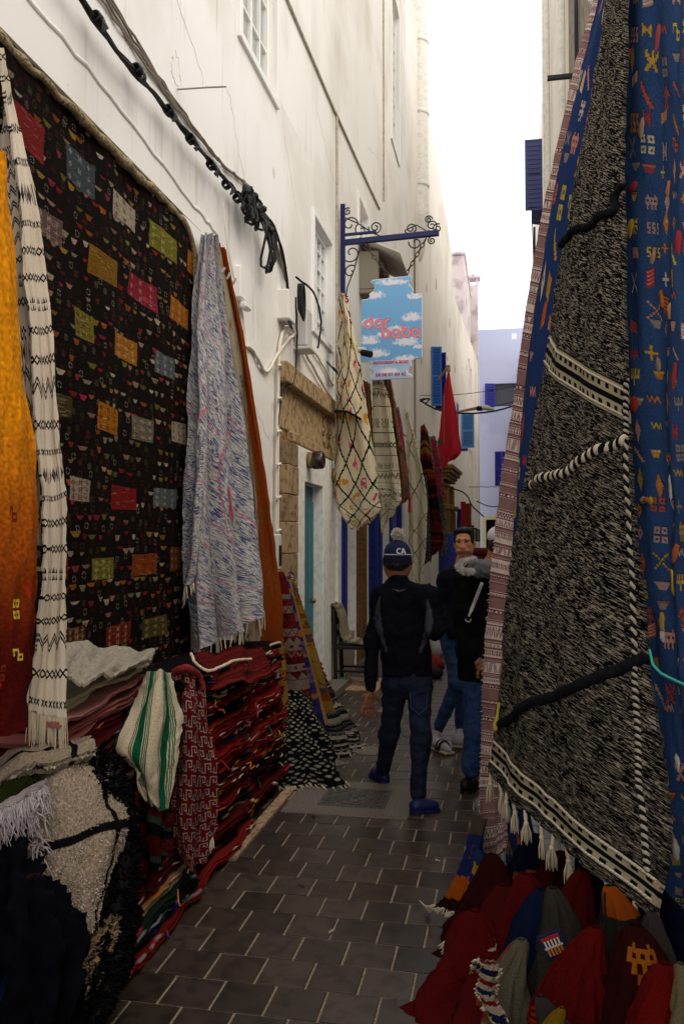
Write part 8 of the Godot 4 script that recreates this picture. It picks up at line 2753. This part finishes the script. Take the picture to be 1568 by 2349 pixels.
func sole_shoe(parent, called, heel: Vector3, toe: Vector3, h: float, w: float, mat, sole_mat, strap := false):
	# shoe on its sole; heel and toe lie on the ground
	var d := toe - heel
	var l := d.length()
	var y := d / l
	var up := Vector3.UP
	up = (up - y * up.dot(y)).normalized()
	var x := y.cross(up)
	var s := Sdf.new()
	s.k = 110.0
	s.ell(heel + y * l * 0.22 + up * h * 0.5, Vector3(w * 0.40, h * 0.5, l * 0.25), Basis(x, up, y))
	s.ell(heel + y * l * 0.66 + up * h * 0.4, Vector3(w * 0.5, h * 0.38, l * 0.34), Basis(x, up, y))
	s.ell(heel + y * l * 0.42 + up * h * 0.52, Vector3(w * 0.38, h * 0.45, l * 0.3), Basis(x, up, y))
	var m := MB.new()
	s.into(m, 0.008, {"clips": [[-up, -(up.dot(heel) + 0.012)]]})
	var sh := obj(called, m.mesh(), mat, parent)
	var out := PackedVector2Array()
	for q in 28:
		var a := TAU * q / 28
		var t := 0.5 - 0.5 * cos(a)
		var ww: float = w * 0.5 * (0.82 + 0.3 * smoothstep(0.3, 0.7, t)) * sqrt(maxf(0.0, 1.0 - pow(2.0 * t - 1.0, 6.0))) 
		out.append(Vector2((t * 1.04 - 0.02) * l, ww * signf(sin(a)) if absf(sin(a)) > 0.01 else 0.0))
	m = MB.new()
	m.prism(out, 0.0, 0.022, Transform3D(Basis(y, x * -1.0, up), heel))
	obj("sole", m.mesh(), sole_mat, sh)
	return sh

func build_people():
	var skin := plain(hexc("8a5a40"), 0.55)
	skin.subsurf_scatter_enabled = true
	skin.subsurf_scatter_strength = 0.05
	var jean := grainy(hexc("131f3c"), hexc("090e1c"), 1.6, 0.85, 0.3, 61, true, 0.02)
	var jean2 := grainy(hexc("26406a"), hexc("14223c"), 1.6, 0.85, 0.3, 62, true, 0.02)
	var black := plain(Color.WHITE, 0.9, true, 0.2)
	var hairm := plain(hexc("0d0a09"), 0.7)
	# ---- the person walking away in a bobble hat
	var t := thing("person", "person walking away in a navy bobble hat, black and grey jacket, dark jeans, blue clogs", "person", Vector3.ZERO)
	var HD := P(911, 1284, 5.52)
	var nk := P(913, 1340, 5.5)
	var sL := P(872, 1368, 5.52); var sR := P(979, 1366, 5.44)
	var eL := P(853, 1470, 5.52); var wL := P(849, 1572, 5.46)
	var eR := P(998, 1446, 5.36); var wR := P(985, 1452, 5.62)
	var hL := P(906, 1572, 5.52); var hR := P(960, 1572, 5.48)
	var kL := P(892, 1685, 5.62); var kR := P(964, 1700, 5.42)
	var aL := P(876, 1772, 5.9); var aR := P(957, 1822, 5.36)
	var ch := P(924, 1420, 5.48); var be := P(932, 1500, 5.48)
	var body := Sdf.new()
	body.chain([nk + Vector3(0, -0.06, 0), HD + Vector3(0, -0.06, 0)], [0.055, 0.052])
	body.ell(HD, Vector3(0.076, 0.108, 0.094))
	body.ell(HD + Vector3(0, -0.07, -0.03), Vector3(0.055, 0.055, 0.06))
	for e in [-1, 1]: body.ell(HD + Vector3(e * 0.078, -0.02, 0.01), Vector3(0.012, 0.03, 0.018))
	body.chain([sL, eL, wL], [0.024, 0.024, 0.024]); body.chain([sR, eR, wR], [0.024, 0.024, 0.024])
	body.cap(ch + Vector3(-0.05, 0, 0), 0.05, ch + Vector3(0.05, 0, 0), 0.05)
	body.cap(ch, 0.06, be, 0.06)
	body.cap(sL, 0.024, nk + Vector3(0, -0.05, 0), 0.035); body.cap(sR, 0.024, nk + Vector3(0, -0.05, 0), 0.035)
	body.chain([hL, kL, aL], [0.045, 0.036, 0.026]); body.chain([hR, kR, aR], [0.045, 0.036, 0.026])
	body.cap(hL, 0.045, be, 0.05); body.cap(hR, 0.045, be, 0.05)
	var m := MB.new()
	body.into(m, 0.013)
	hand(wL + Vector3(-0.005, -0.045, 0), Vector3(-0.12, -1, -0.05), Vector3(0.5, 0, -0.6), Vector3(0.75, 0, -0.6), 0.45, 1.12).into(m, 0.0036)
	hand(wR, Vector3(-0.3, 0.2, -0.9), Vector3(-0.6, -0.5, 0.0), Vector3(-0.1, 0.9, 0.1), 0.8).into(m, 0.005)
	obj("body", m.mesh(), skin, t)
	var jk := Sdf.new()
	for q in [[0.0, 1.0], [1.0, 1.0], [0.5, 1.0]]:
		var f: float = q[0]
		jk.chain([P(lerpf(890, 960, f), 1378, 5.48), P(lerpf(893, 956, f), 1440, 5.48), P(lerpf(900, 960, f), 1505, 5.48), P(lerpf(903, 967, f), 1565, 5.48)], [0.074, 0.072, 0.069, 0.076])
	jk.cap(sL, 0.06, nk + Vector3(-0.03, -0.02, 0), 0.05); jk.cap(sR, 0.06, nk + Vector3(0.03, -0.02, 0), 0.05)
	jk.cap(nk + Vector3(0, -0.03, 0), 0.066, nk + Vector3(0, 0.025, 0), 0.062)
	jk.cap(sL, 0.056, sL.lerp(eL, 0.3), 0.052)
	jk.cap(sR, 0.056, sR.lerp(eR, 0.3), 0.052)
	var sl := Sdf.new()
	sl.chain([sL, eL, wL + (wL - eL).normalized() * 0.01], [0.056, 0.047, 0.038])
	sl.chain([sR, eR, wR], [0.056, 0.049, 0.04])
	var x0 := P(924, 1420, 5.48).x
	var ytop := P(900, 1345, 5.5).y; var ylow := P(900, 1475, 5.5).y
	var jcol := func(p: Vector3):
		var f := (p.y - ylow) / (ytop - ylow)
		var dx := absf(p.x - x0 - 0.01)
		var edge := lerpf(0.115, 0.148, clampf(f, 0, 1)) + 0.02 * sin(f * 3.0)
		if f > -0.15 and f < 0.86 and dx > edge and dx < edge + 0.052 * sin(PI * clampf((f + 0.15) / 1.0, 0, 1)) and p.z > sL.z - 0.03: return Color(0.05, 0.05, 0.062)
		return Color(0.0075, 0.0072, 0.0085)
	m = MB.new()
	jk.into(m, 0.012, {"noise": wrinkle(3, 11), "amp": 0.012, "clips": [[Vector3(0.03, -1, 0).normalized(), -P(930, 1546, 5.4).y]], "col": jcol})
	sl.into(m, 0.011, {"noise": wrinkle(3, 11), "amp": 0.012, "col": jcol})
	var jo := obj("jacket", m.mesh(), black, t)
	m = MB.new()
	for q in 9: m.ball(P(902 + q * 3.4, 1356 - 1.2 * absf(q - 4), 5.38), Vector3(0.0028, 0.005 if absf(q - 4) < 3 else 0.002, 0.004), 5, 7)
	obj("chest_logo", m.mesh(), plain(hexc("8a8a8c"), 0.6), jo)
	var pn := Sdf.new()
	pn.chain([hL + Vector3(0, 0.04, 0), hL, kL, aL], [0.08, 0.082, 0.06, 0.047])
	pn.chain([hR + Vector3(0, 0.04, 0), hR, kR, aR], [0.08, 0.082, 0.062, 0.05])
	pn.cap((hL + hR) / 2 + Vector3(0, 0.07, 0), 0.085, (hL + hR) / 2 + Vector3(0, 0.03, 0), 0.09)
	m = MB.new()
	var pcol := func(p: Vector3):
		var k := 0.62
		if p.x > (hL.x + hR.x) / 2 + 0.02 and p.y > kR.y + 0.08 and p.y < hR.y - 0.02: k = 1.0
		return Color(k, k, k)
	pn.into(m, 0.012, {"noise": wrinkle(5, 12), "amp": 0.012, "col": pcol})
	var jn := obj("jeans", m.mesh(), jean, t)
	m = MB.new()
	m.tube([P(940, 1590, 5.36), P(942, 1622, 5.345), P(960, 1638, 5.335), P(978, 1624, 5.345), P(980, 1588, 5.36)], 0.0025, 5)
	obj("back_pocket", m.mesh(), plain(hexc("3a4a6c"), 0.9), jn)
	# hat
	var ht := MB.new()
	var hp := [[0.092, -0.015], [0.099, 0.0], [0.1, 0.035], [0.096, 0.05]]
	ht.lathe(HD + Vector3(0, -0.03, 0.0), hp, 28)
	var hat := obj("hat", ht.mesh(), plain(hexc("0c0f22"), 0.95), t)
	ht = MB.new()
	ht.lathe(HD + Vector3(0, -0.03, 0), [[0.094, 0.045], [0.094, 0.07], [0.088, 0.1], [0.074, 0.128], [0.05, 0.15], [0.02, 0.163], [0.0, 0.165]], 28)
	obj("crown", ht.mesh(), plain(hexc("131a3c"), 0.95), hat)
	var ring := []
	for q in 29: ring.append(HD + Vector3(cos(TAU * q / 28) * 0.095, 0.036, sin(TAU * q / 28) * 0.095))
	ht = MB.new()
	ht.tube(ring, 0.0045, 6, false)
	var zg := []
	for q in 29: zg.append(HD + Vector3(cos(TAU * q / 28) * (0.076 if q % 4 < 2 else 0.062), 0.086 + (0.022 if q % 4 < 2 else 0.0) * 0.0 + 0.012 * sin(q * PI / 3.5), sin(TAU * q / 28) * (0.076 if q % 4 < 2 else 0.062)))
	for q in zg.size():
		var y: float = 0.1 + 0.014 * sin(q * PI / 3.5)
		var r := 0.089 - (y - 0.062) * 0.62
		zg[q] = HD + Vector3(cos(TAU * q / 28) * r, y - 0.01, sin(TAU * q / 28) * r)
	ht.tube(zg, 0.0042, 6, false)
	obj("white_stripes", ht.mesh(), plain(hexc("a8a8ac"), 0.9), hat)
	var pm := MB.new()
	var pc := HD + Vector3(0.004, 0.17, 0)
	pm.ball(pc, Vector3(0.032, 0.032, 0.032), 8, 10)
	for q in 420:
		var d := Vector3(rng.randfn(), rng.randfn(), rng.randfn()).normalized()
		pm.tube([pc + d * 0.026, pc + d * rng.randf_range(0.042, 0.052) + Vector3(rng.randf_range(-1, 1), rng.randf_range(-1, 1), 0) * 0.004], [0.003, 0.0015], 4, false)
	obj("bobble", pm.mesh(), plain(hexc("c8bfb2"), 0.95), hat)
	for q in [["C", 0.2], ["A", 0.56]]:
		var tm := TextMesh.new()
		var f := SystemFont.new()
		f.font_names = PackedStringArray(["Droid Sans"])
		f.font_weight = 700
		tm.font = f
		tm.text = q[0]
		tm.font_size = 32
		tm.pixel_size = 0.0017
		tm.depth = 0.012
		var an: float = q[1]
		var lo := obj("letter", tm, plain(hexc("c0c0c2"), 0.9), hat)
		lo.transform = Transform3D(Basis(Vector3(0, 1, 0), an) * Basis(Vector3(1, 0, 0), -0.32), HD + Vector3(sin(an) * 0.09, 0.052, cos(an) * 0.09) + Vector3(0, 0.006, 0))
	m = MB.new()
	var hs := Sdf.new()
	hs.k = 90.0
	hs.ell(HD + Vector3(0, -0.035, 0.012), Vector3(0.082, 0.06, 0.09))
	hs.into(m, 0.008, {"noise": wrinkle(9, 60), "amp": 0.01, "clips": [[Vector3(0, 0, -1), -(HD.z - 0.02)]]})
	obj("hair", m.mesh(), hairm, t)
	var clog := plain(hexc("101a48"), 0.5)
	sole_shoe(t, "clog", G2(P(884, 1798, 5.85)), G2(P(858, 1765, 6.08)) + Vector3(0, 0.0, 0), 0.075, 0.11, clog, clog)
	sole_shoe(t, "clog", G2(P(942, 1856, 5.25)), G2(P(1002, 1842, 5.38)), 0.08, 0.11, clog, clog)
	# ---- the man facing the camera
	t = thing("person", "man in a black sweater and blue jeans facing the camera, walking in socks and sandals", "person", Vector3.ZERO)
	var H2 := P(1064, 1246, 6.95)
	nk = P(1056, 1296, 7.0)
	sL = P(1022, 1326, 6.95); sR = P(1090, 1330, 7.1)
	eL = P(1018, 1402, 6.95); wL = P(1036, 1455, 6.8)
	eR = P(1094, 1410, 7.1); wR = P(1092, 1470, 7.0)
	hL = P(1035, 1468, 6.95); hR = P(1058, 1468, 7.1)
	kL = P(1050, 1566, 6.85); kR = P(1058, 1570, 7.12)
	aL = P(1003, 1672, 6.93); aR = P(1056, 1680, 7.1)
	body = Sdf.new()
	body.cap(nk + Vector3(0, -0.06, 0), 0.06, H2 + Vector3(0, -0.08, -0.01), 0.056)
	body.chain([sL, eL, wL], [0.024, 0.024, 0.024]); body.chain([sR, eR, wR], [0.024, 0.024, 0.024])
	ch = P(1054, 1370, 7.02); be = P(1048, 1440, 7.02)
	body.cap(sL, 0.024, nk + Vector3(0, -0.08, 0), 0.035); body.cap(sR, 0.024, nk + Vector3(0, -0.08, 0), 0.035)
	body.cap(nk + Vector3(0, -0.12, 0), 0.055, be, 0.05)
	body.chain([hL, kL, aL], [0.045, 0.036, 0.026]); body.chain([hR, kR, aR], [0.045, 0.036, 0.026])
	body.cap(hL, 0.045, be, 0.05); body.cap(hR, 0.045, be, 0.05)
	m = MB.new()
	body.into(m, 0.014)
	# head with its features
	var fb := Basis(Vector3(0, 1, 0), -0.12) * Basis(Vector3(0, 0, 1), 0.04) * Basis(Vector3(1, 0, 0), 0.05)
	var hd := Sdf.new()
	hd.k = 140.0
	var he := func(p: Vector3, r: Vector3): hd.ell(H2 + fb * p, r, fb)
	he.call(Vector3(0, 0.03, -0.02), Vector3(0.078, 0.095, 0.096))
	he.call(Vector3(0, -0.035, 0.015), Vector3(0.064, 0.075, 0.07))
	he.call(Vector3(0, -0.092, 0.045), Vector3(0.03, 0.024, 0.03))
	for e in [-1, 1]:
		he.call(Vector3(e * 0.05, -0.06, 0.01), Vector3(0.02, 0.035, 0.04))
		he.call(Vector3(e * 0.042, -0.008, 0.06), Vector3(0.022, 0.018, 0.02))
		he.call(Vector3(e * 0.032, 0.034, 0.073), Vector3(0.026, 0.009, 0.013))
		he.call(Vector3(e * 0.08, 0.0, -0.01), Vector3(0.012, 0.032, 0.02))
		he.call(Vector3(e * 0.012, -0.03, 0.085), Vector3(0.01, 0.008, 0.011))
	hd.cap(H2 + fb * Vector3(0, 0.022, 0.076), 0.0085, H2 + fb * Vector3(0, -0.026, 0.1), 0.0105)
	he.call(Vector3(0, -0.055, 0.082), Vector3(0.026, 0.006, 0.01))
	he.call(Vector3(0, -0.066, 0.08), Vector3(0.022, 0.0075, 0.011))
	var fcol := func(p: Vector3):
		var q: Vector3 = fb.inverse() * (p - H2)
		if q.z > 0.07 and absf(q.x) < 0.026 and q.y > -0.072 and q.y < -0.05: return Color(0.8, 0.6, 0.6)
		if q.z > 0.04 and q.y < -0.075: return Color(0.88, 0.88, 0.88)
		return Color.WHITE
	hd.into(m, 0.0046, {"col": fcol})
	var skin2: StandardMaterial3D = skin.duplicate()
	skin2.albedo_color = hexc("b47a58")
	skin2.vertex_color_use_as_albedo = true
	var bo := obj("body", m.mesh(), skin2, t)
	m = MB.new()
	for e in [-1, 1]: m.ball(H2 + fb * Vector3(e * 0.031, 0.012, 0.074), Vector3(0.0115, 0.0052, 0.0095), 8, 10, fb)
	obj("eye", m.mesh(), plain(hexc("8c8078"), 0.4), t)
	m = MB.new()
	for e in [-1, 1]: m.ball(H2 + fb * Vector3(e * 0.031 + 0.002, 0.012, 0.081), Vector3(0.0065, 0.0065, 0.0045), 8, 10, fb)
	obj("iris", m.mesh(), plain(hexc("14100e"), 0.2), t)
	m = MB.new()
	for e in [-1, 1]:
		m.tube([H2 + fb * Vector3(e * 0.012, 0.033, 0.09), H2 + fb * Vector3(e * 0.03, 0.041, 0.088), H2 + fb * Vector3(e * 0.054, 0.034, 0.07)], [0.0035, 0.004, 0.002], 6)
		m.tube([H2 + fb * Vector3(e * 0.017, 0.017, 0.084), H2 + fb * Vector3(e * 0.031, 0.0205, 0.086), H2 + fb * Vector3(e * 0.046, 0.015, 0.078)], 0.002, 5)
	obj("eyebrow", m.mesh(), hairm, t)
	hs = Sdf.new()
	hs.k = 110.0
	hs.ell(H2 + fb * Vector3(0, 0.05, -0.034), Vector3(0.08, 0.083, 0.092), fb)
	hs.ell(H2 + fb * Vector3(0, 0.108, 0.012), Vector3(0.062, 0.026, 0.058), fb)
	for e in [-1, 1]: hs.ell(H2 + fb * Vector3(e * 0.072, 0.035, 0.008), Vector3(0.013, 0.05, 0.035), fb)
	m = MB.new()
	hs.into(m, 0.006, {"noise": wrinkle(19, 60), "amp": 0.004})
	obj("hair", m.mesh(), hairm, t)
	var sw := Sdf.new()
	for f in [0.0, 0.5, 1.0]:
		sw.chain([P(lerpf(1033, 1078, f), 1334, lerpf(6.97, 7.08, f)), P(lerpf(1034, 1074, f), 1400, 7.03), P(lerpf(1036, 1066, f), 1452, 7.03)], [0.08, 0.085, 0.085])
	sw.cap(sL, 0.06, nk + Vector3(-0.03, -0.045, 0), 0.05); sw.cap(sR, 0.06, nk + Vector3(0.03, -0.045, 0), 0.05)
	sw.chain([sL, eL, wL], [0.064, 0.056, 0.045]); sw.chain([sR, eR, wR], [0.064, 0.056, 0.045])
	m = MB.new()
	m.col = Color(0.007, 0.007, 0.008)
	sw.into(m, 0.013, {"noise": wrinkle(23), "amp": 0.018})
	obj("sweater", m.mesh(), black, t)
	m = MB.new()
	var tee := []
	for q in 15:
		var a := -0.4 + (PI + 0.8) * q / 14
		tee.append(nk + Vector3(cos(a) * 0.07, -0.035 - 0.045 * sin(a), sin(a) * 0.062))
	m.tube(tee, 0.011, 6)
	obj("white_collar", m.mesh(), plain(hexc("cfcac4"), 0.9), t)
	pn = Sdf.new()
	pn.chain([hL + Vector3(0, 0.05, 0), hL, kL, aL], [0.095, 0.09, 0.068, 0.047])
	pn.chain([hR + Vector3(0, 0.05, 0), hR, kR, aR], [0.095, 0.085, 0.064, 0.047])
	m = MB.new()
	m.col = Color(0.9, 0.9, 0.9)
	pn.into(m, 0.012, {"noise": wrinkle(25, 12), "amp": 0.009})
	obj("jeans", m.mesh(), jean2, t)
	for q in [[P(988, 1704, 6.95), P(1031, 1727, 6.72), aL], [P(1040, 1706, 7.0), P(1088, 1703, 6.98), aR]]:
		var a := G2(q[0]); var b := G2(q[1])
		m = MB.new()
		var sk := Sdf.new()
		sk.k = 100.0
		sk.chain([q[2] + Vector3(0, 0.02, 0), a.lerp(b, 0.2) + Vector3(0, 0.055, 0), a.lerp(b, 0.6) + Vector3(0, 0.05, 0), a.lerp(b, 0.92) + Vector3(0, 0.035, 0)], [0.04, 0.042, 0.038, 0.026])
		sk.cap(a.lerp(b, 0.08) + Vector3(0, 0.045, 0), 0.032, a.lerp(b, 0.3) + Vector3(0, 0.045, 0), 0.034)
		sk.into(m, 0.007)
		obj("sock", m.mesh(), plain(hexc("9a9298"), 0.9), t)
		m = MB.new()
		m.bar(a + Vector3(0, 0.012, 0), b + Vector3(0, 0.012, 0), 0.095, 0.022, Vector3.UP, 0.006)
		var sn := obj("sandal", m.mesh(), plain(hexc("a8977c"), 0.8), t)
		m = MB.new()
		var y := (b - a).normalized(); var x := y.cross(Vector3.UP)
		for k in [0.55, 0.68]:
			var arc := []
			for i in 11:
				var an := PI * i / 10
				arc.append(a.lerp(b, k) + x * cos(an) * 0.05 + Vector3(0, 0.02 + sin(an) * 0.068, 0))
			m.tube(arc, 0.013, 6)
		obj("strap", m.mesh(), plain(hexc("1c1614"), 0.7), sn)
	# ---- the person in a hooded parka seen from behind
	t = thing("person", "person seen from behind in a black parka with fur trimmed hood", "person", Vector3.ZERO)
	var H3 := P(1146, 1250, 5.8)
	nk = P(1112, 1300, 5.75)
	sL = P(1068, 1326, 5.75); sR = P(1142, 1330, 5.72)
	eL = P(1062, 1420, 5.78); wL = P(1072, 1495, 5.85)
	eR = P(1134, 1420, 5.62); wR = P(1110, 1503, 5.56)
	hL = P(1088, 1565, 5.75); hR = P(1125, 1565, 5.75)
	kL = P(1090, 1670, 5.74); kR = P(1130, 1670, 5.7)
	aL = P(1080, 1768, 5.76); aR = P(1136, 1772, 5.6)
	body = Sdf.new()
	body.cap(nk + Vector3(0, -0.06, 0), 0.06, H3 + Vector3(-0.02, -0.07, 0), 0.055)
	body.ell(H3, Vector3(0.078, 0.11, 0.095))
	body.chain([sL, eL, wL], [0.024, 0.024, 0.024]); body.chain([sR, eR, wR], [0.024, 0.024, 0.024])
	be = P(1104, 1500, 5.75)
	body.cap(sL, 0.03, nk + Vector3(0, -0.03, 0), 0.045); body.cap(sR, 0.03, nk + Vector3(0, -0.03, 0), 0.045)
	body.cap(nk + Vector3(0, -0.12, 0), 0.055, be, 0.05)
	body.chain([hL, kL, aL], [0.045, 0.036, 0.026]); body.chain([hR, kR, aR], [0.045, 0.036, 0.026])
	body.cap(hL, 0.045, be, 0.05); body.cap(hR, 0.045, be, 0.05)
	m = MB.new()
	body.into(m, 0.014)
	hand(wR, Vector3(-0.02, -1, 0.12), Vector3(0.4, 0.1, -0.7), Vector3(-0.8, 0, 0.3), 0.6).into(m, 0.0045)
	obj("body", m.mesh(), skin, t)
	var pk := Sdf.new()
	for f in [0.0, 0.5, 1.0]:
		pk.chain([P(lerpf(1080, 1132, f), 1332, 5.74), P(lerpf(1080, 1130, f), 1410, 5.74), P(lerpf(1085, 1130, f), 1490, 5.74), P(lerpf(1090, 1130, f), 1580, 5.74)], [0.095, 0.105, 0.105, 0.105])
	pk.cap(sL, 0.065, nk + Vector3(-0.03, -0.03, 0), 0.06); pk.cap(sR, 0.065, nk + Vector3(0.03, -0.03, 0), 0.06)
	pk.chain([sL, eL, wL], [0.072, 0.064, 0.052]); pk.chain([sR, eR, wR], [0.072, 0.064, 0.05])
	m = MB.new()
	m.col = Color(0.006, 0.006, 0.0065)
	pk.into(m, 0.013, {"noise": wrinkle(33, 7), "amp": 0.022, "clips": [[Vector3(0, -1, 0), -P(1100, 1562, 5.7).y]]})
	var pko := obj("parka", m.mesh(), black, t)
	hs = Sdf.new()
	hs.k = 70.0
	hs.ell(P(1106, 1298, 5.62), Vector3(0.085, 0.04, 0.07))
	hs.ell(P(1108, 1310, 5.6), Vector3(0.075, 0.045, 0.06))
	m = MB.new()
	hs.into(m, 0.01, {"noise": wrinkle(35, 12), "amp": 0.02})
	obj("hood", m.mesh(), plain(hexc("5c5c60"), 0.9), pko)
	m = MB.new()
	var fur := [P(1092, 1281, 5.58), P(1075, 1283, 5.55), P(1060, 1290, 5.52), P(1054, 1299, 5.5), P(1062, 1306, 5.47), P(1076, 1310, 5.46), P(1086, 1309, 5.47)]
	for q in 1500:
		var c := Surf.line(fur, rng.randf())
		var d := Vector3(rng.randfn(), rng.randfn(), rng.randfn()).normalized()
		d.x -= 0.3
		m.col = Color(0.66, 0.6, 0.56) * rng.randf_range(0.6, 1.1)
		m.tube([c + d * 0.008, c + d * rng.randf_range(0.016, 0.034) + Vector3(0, -0.006, 0)], [0.0026, 0.0008], 4, false)
	m.col = Color(0.5, 0.45, 0.42)
	m.tube(fur, 0.012, 8)
	obj("fur_trim", m.mesh(), M.yarn, pko)
	m = MB.new()
	m.bar(P(1105, 1336, 5.42), P(1079, 1402, 5.4), 0.02, 0.005, Vector3(0, 0, 1), 0.001)
	m.bar(P(1079, 1402, 5.4), P(1074, 1414, 5.4), 0.014, 0.008, Vector3(0, 0, 1), 0.002)
	var strap := obj("white_strap", m.mesh(), plain(hexc("b4b0aa"), 0.7), pko)
	m = MB.new()
	for q in 12:
		var f := 0.08 + q * 0.055
		m.bar(P(1105, 1336, 5.415).lerp(P(1079, 1402, 5.395), f), P(1105, 1336, 5.415).lerp(P(1079, 1402, 5.395), f + 0.025), 0.009, 0.004, Vector3(0, 0, 1))
	obj("strap_print", m.mesh(), plain(hexc("3a3836"), 0.8), strap)
	m = MB.new()
	var rg := []
	for q in 10:
		var a := PI * 0.95 + q * PI * 1.1 / 9
		rg.append(P(1073, 1420, 5.4) + Vector3(cos(a) * 0.017, sin(a) * 0.017, 0))
	m.tube(rg, 0.0035, 6)
	obj("ring", m.mesh(), plain(hexc("b8b8b8"), 0.4), strap)
	pn = Sdf.new()
	pn.chain([hL + Vector3(0, 0.05, 0), hL, kL, aL + Vector3(0, 0.02, 0)], [0.09, 0.085, 0.072, 0.07])
	pn.chain([hR + Vector3(0, 0.05, 0), hR, kR, aR], [0.09, 0.085, 0.072, 0.07])
	m = MB.new()
	m.col = Color(1, 1, 1)
	pn.into(m, 0.013, {"noise": wrinkle(37, 10), "amp": 0.009})
	obj("jeans", m.mesh(), jean2, t)
	m = MB.new()
	var cp := Sdf.new()
	cp.ell(H3 + Vector3(0, 0.06, 0), Vector3(0.09, 0.075, 0.1))
	cp.into(m, 0.01, {"clips": [[Vector3(0, -1, 0), -(H3.y + 0.03)]]})
	obj("cap", m.mesh(), plain(hexc("c8c4c0"), 0.8), t)
	m = MB.new()
	hs = Sdf.new()
	hs.ell(H3 + Vector3(0, -0.01, 0.01), Vector3(0.082, 0.085, 0.098))
	hs.into(m, 0.01)
	obj("hair", m.mesh(), hairm, t)
	var bs := plain(hexc("0c0c0e"), 0.6)
	sole_shoe(t, "shoe", G2(P(1062, 1806, 5.72)), G2(P(1102, 1800, 5.95)), 0.1, 0.11, bs, bs)
	sole_shoe(t, "shoe", G2(P(1124, 1800, 5.6)), G2(P(1150, 1790, 5.85)), 0.1, 0.11, bs, bs)

func G2(p: Vector3) -> Vector3:
	return Vector3(p.x, 0.001, p.z)
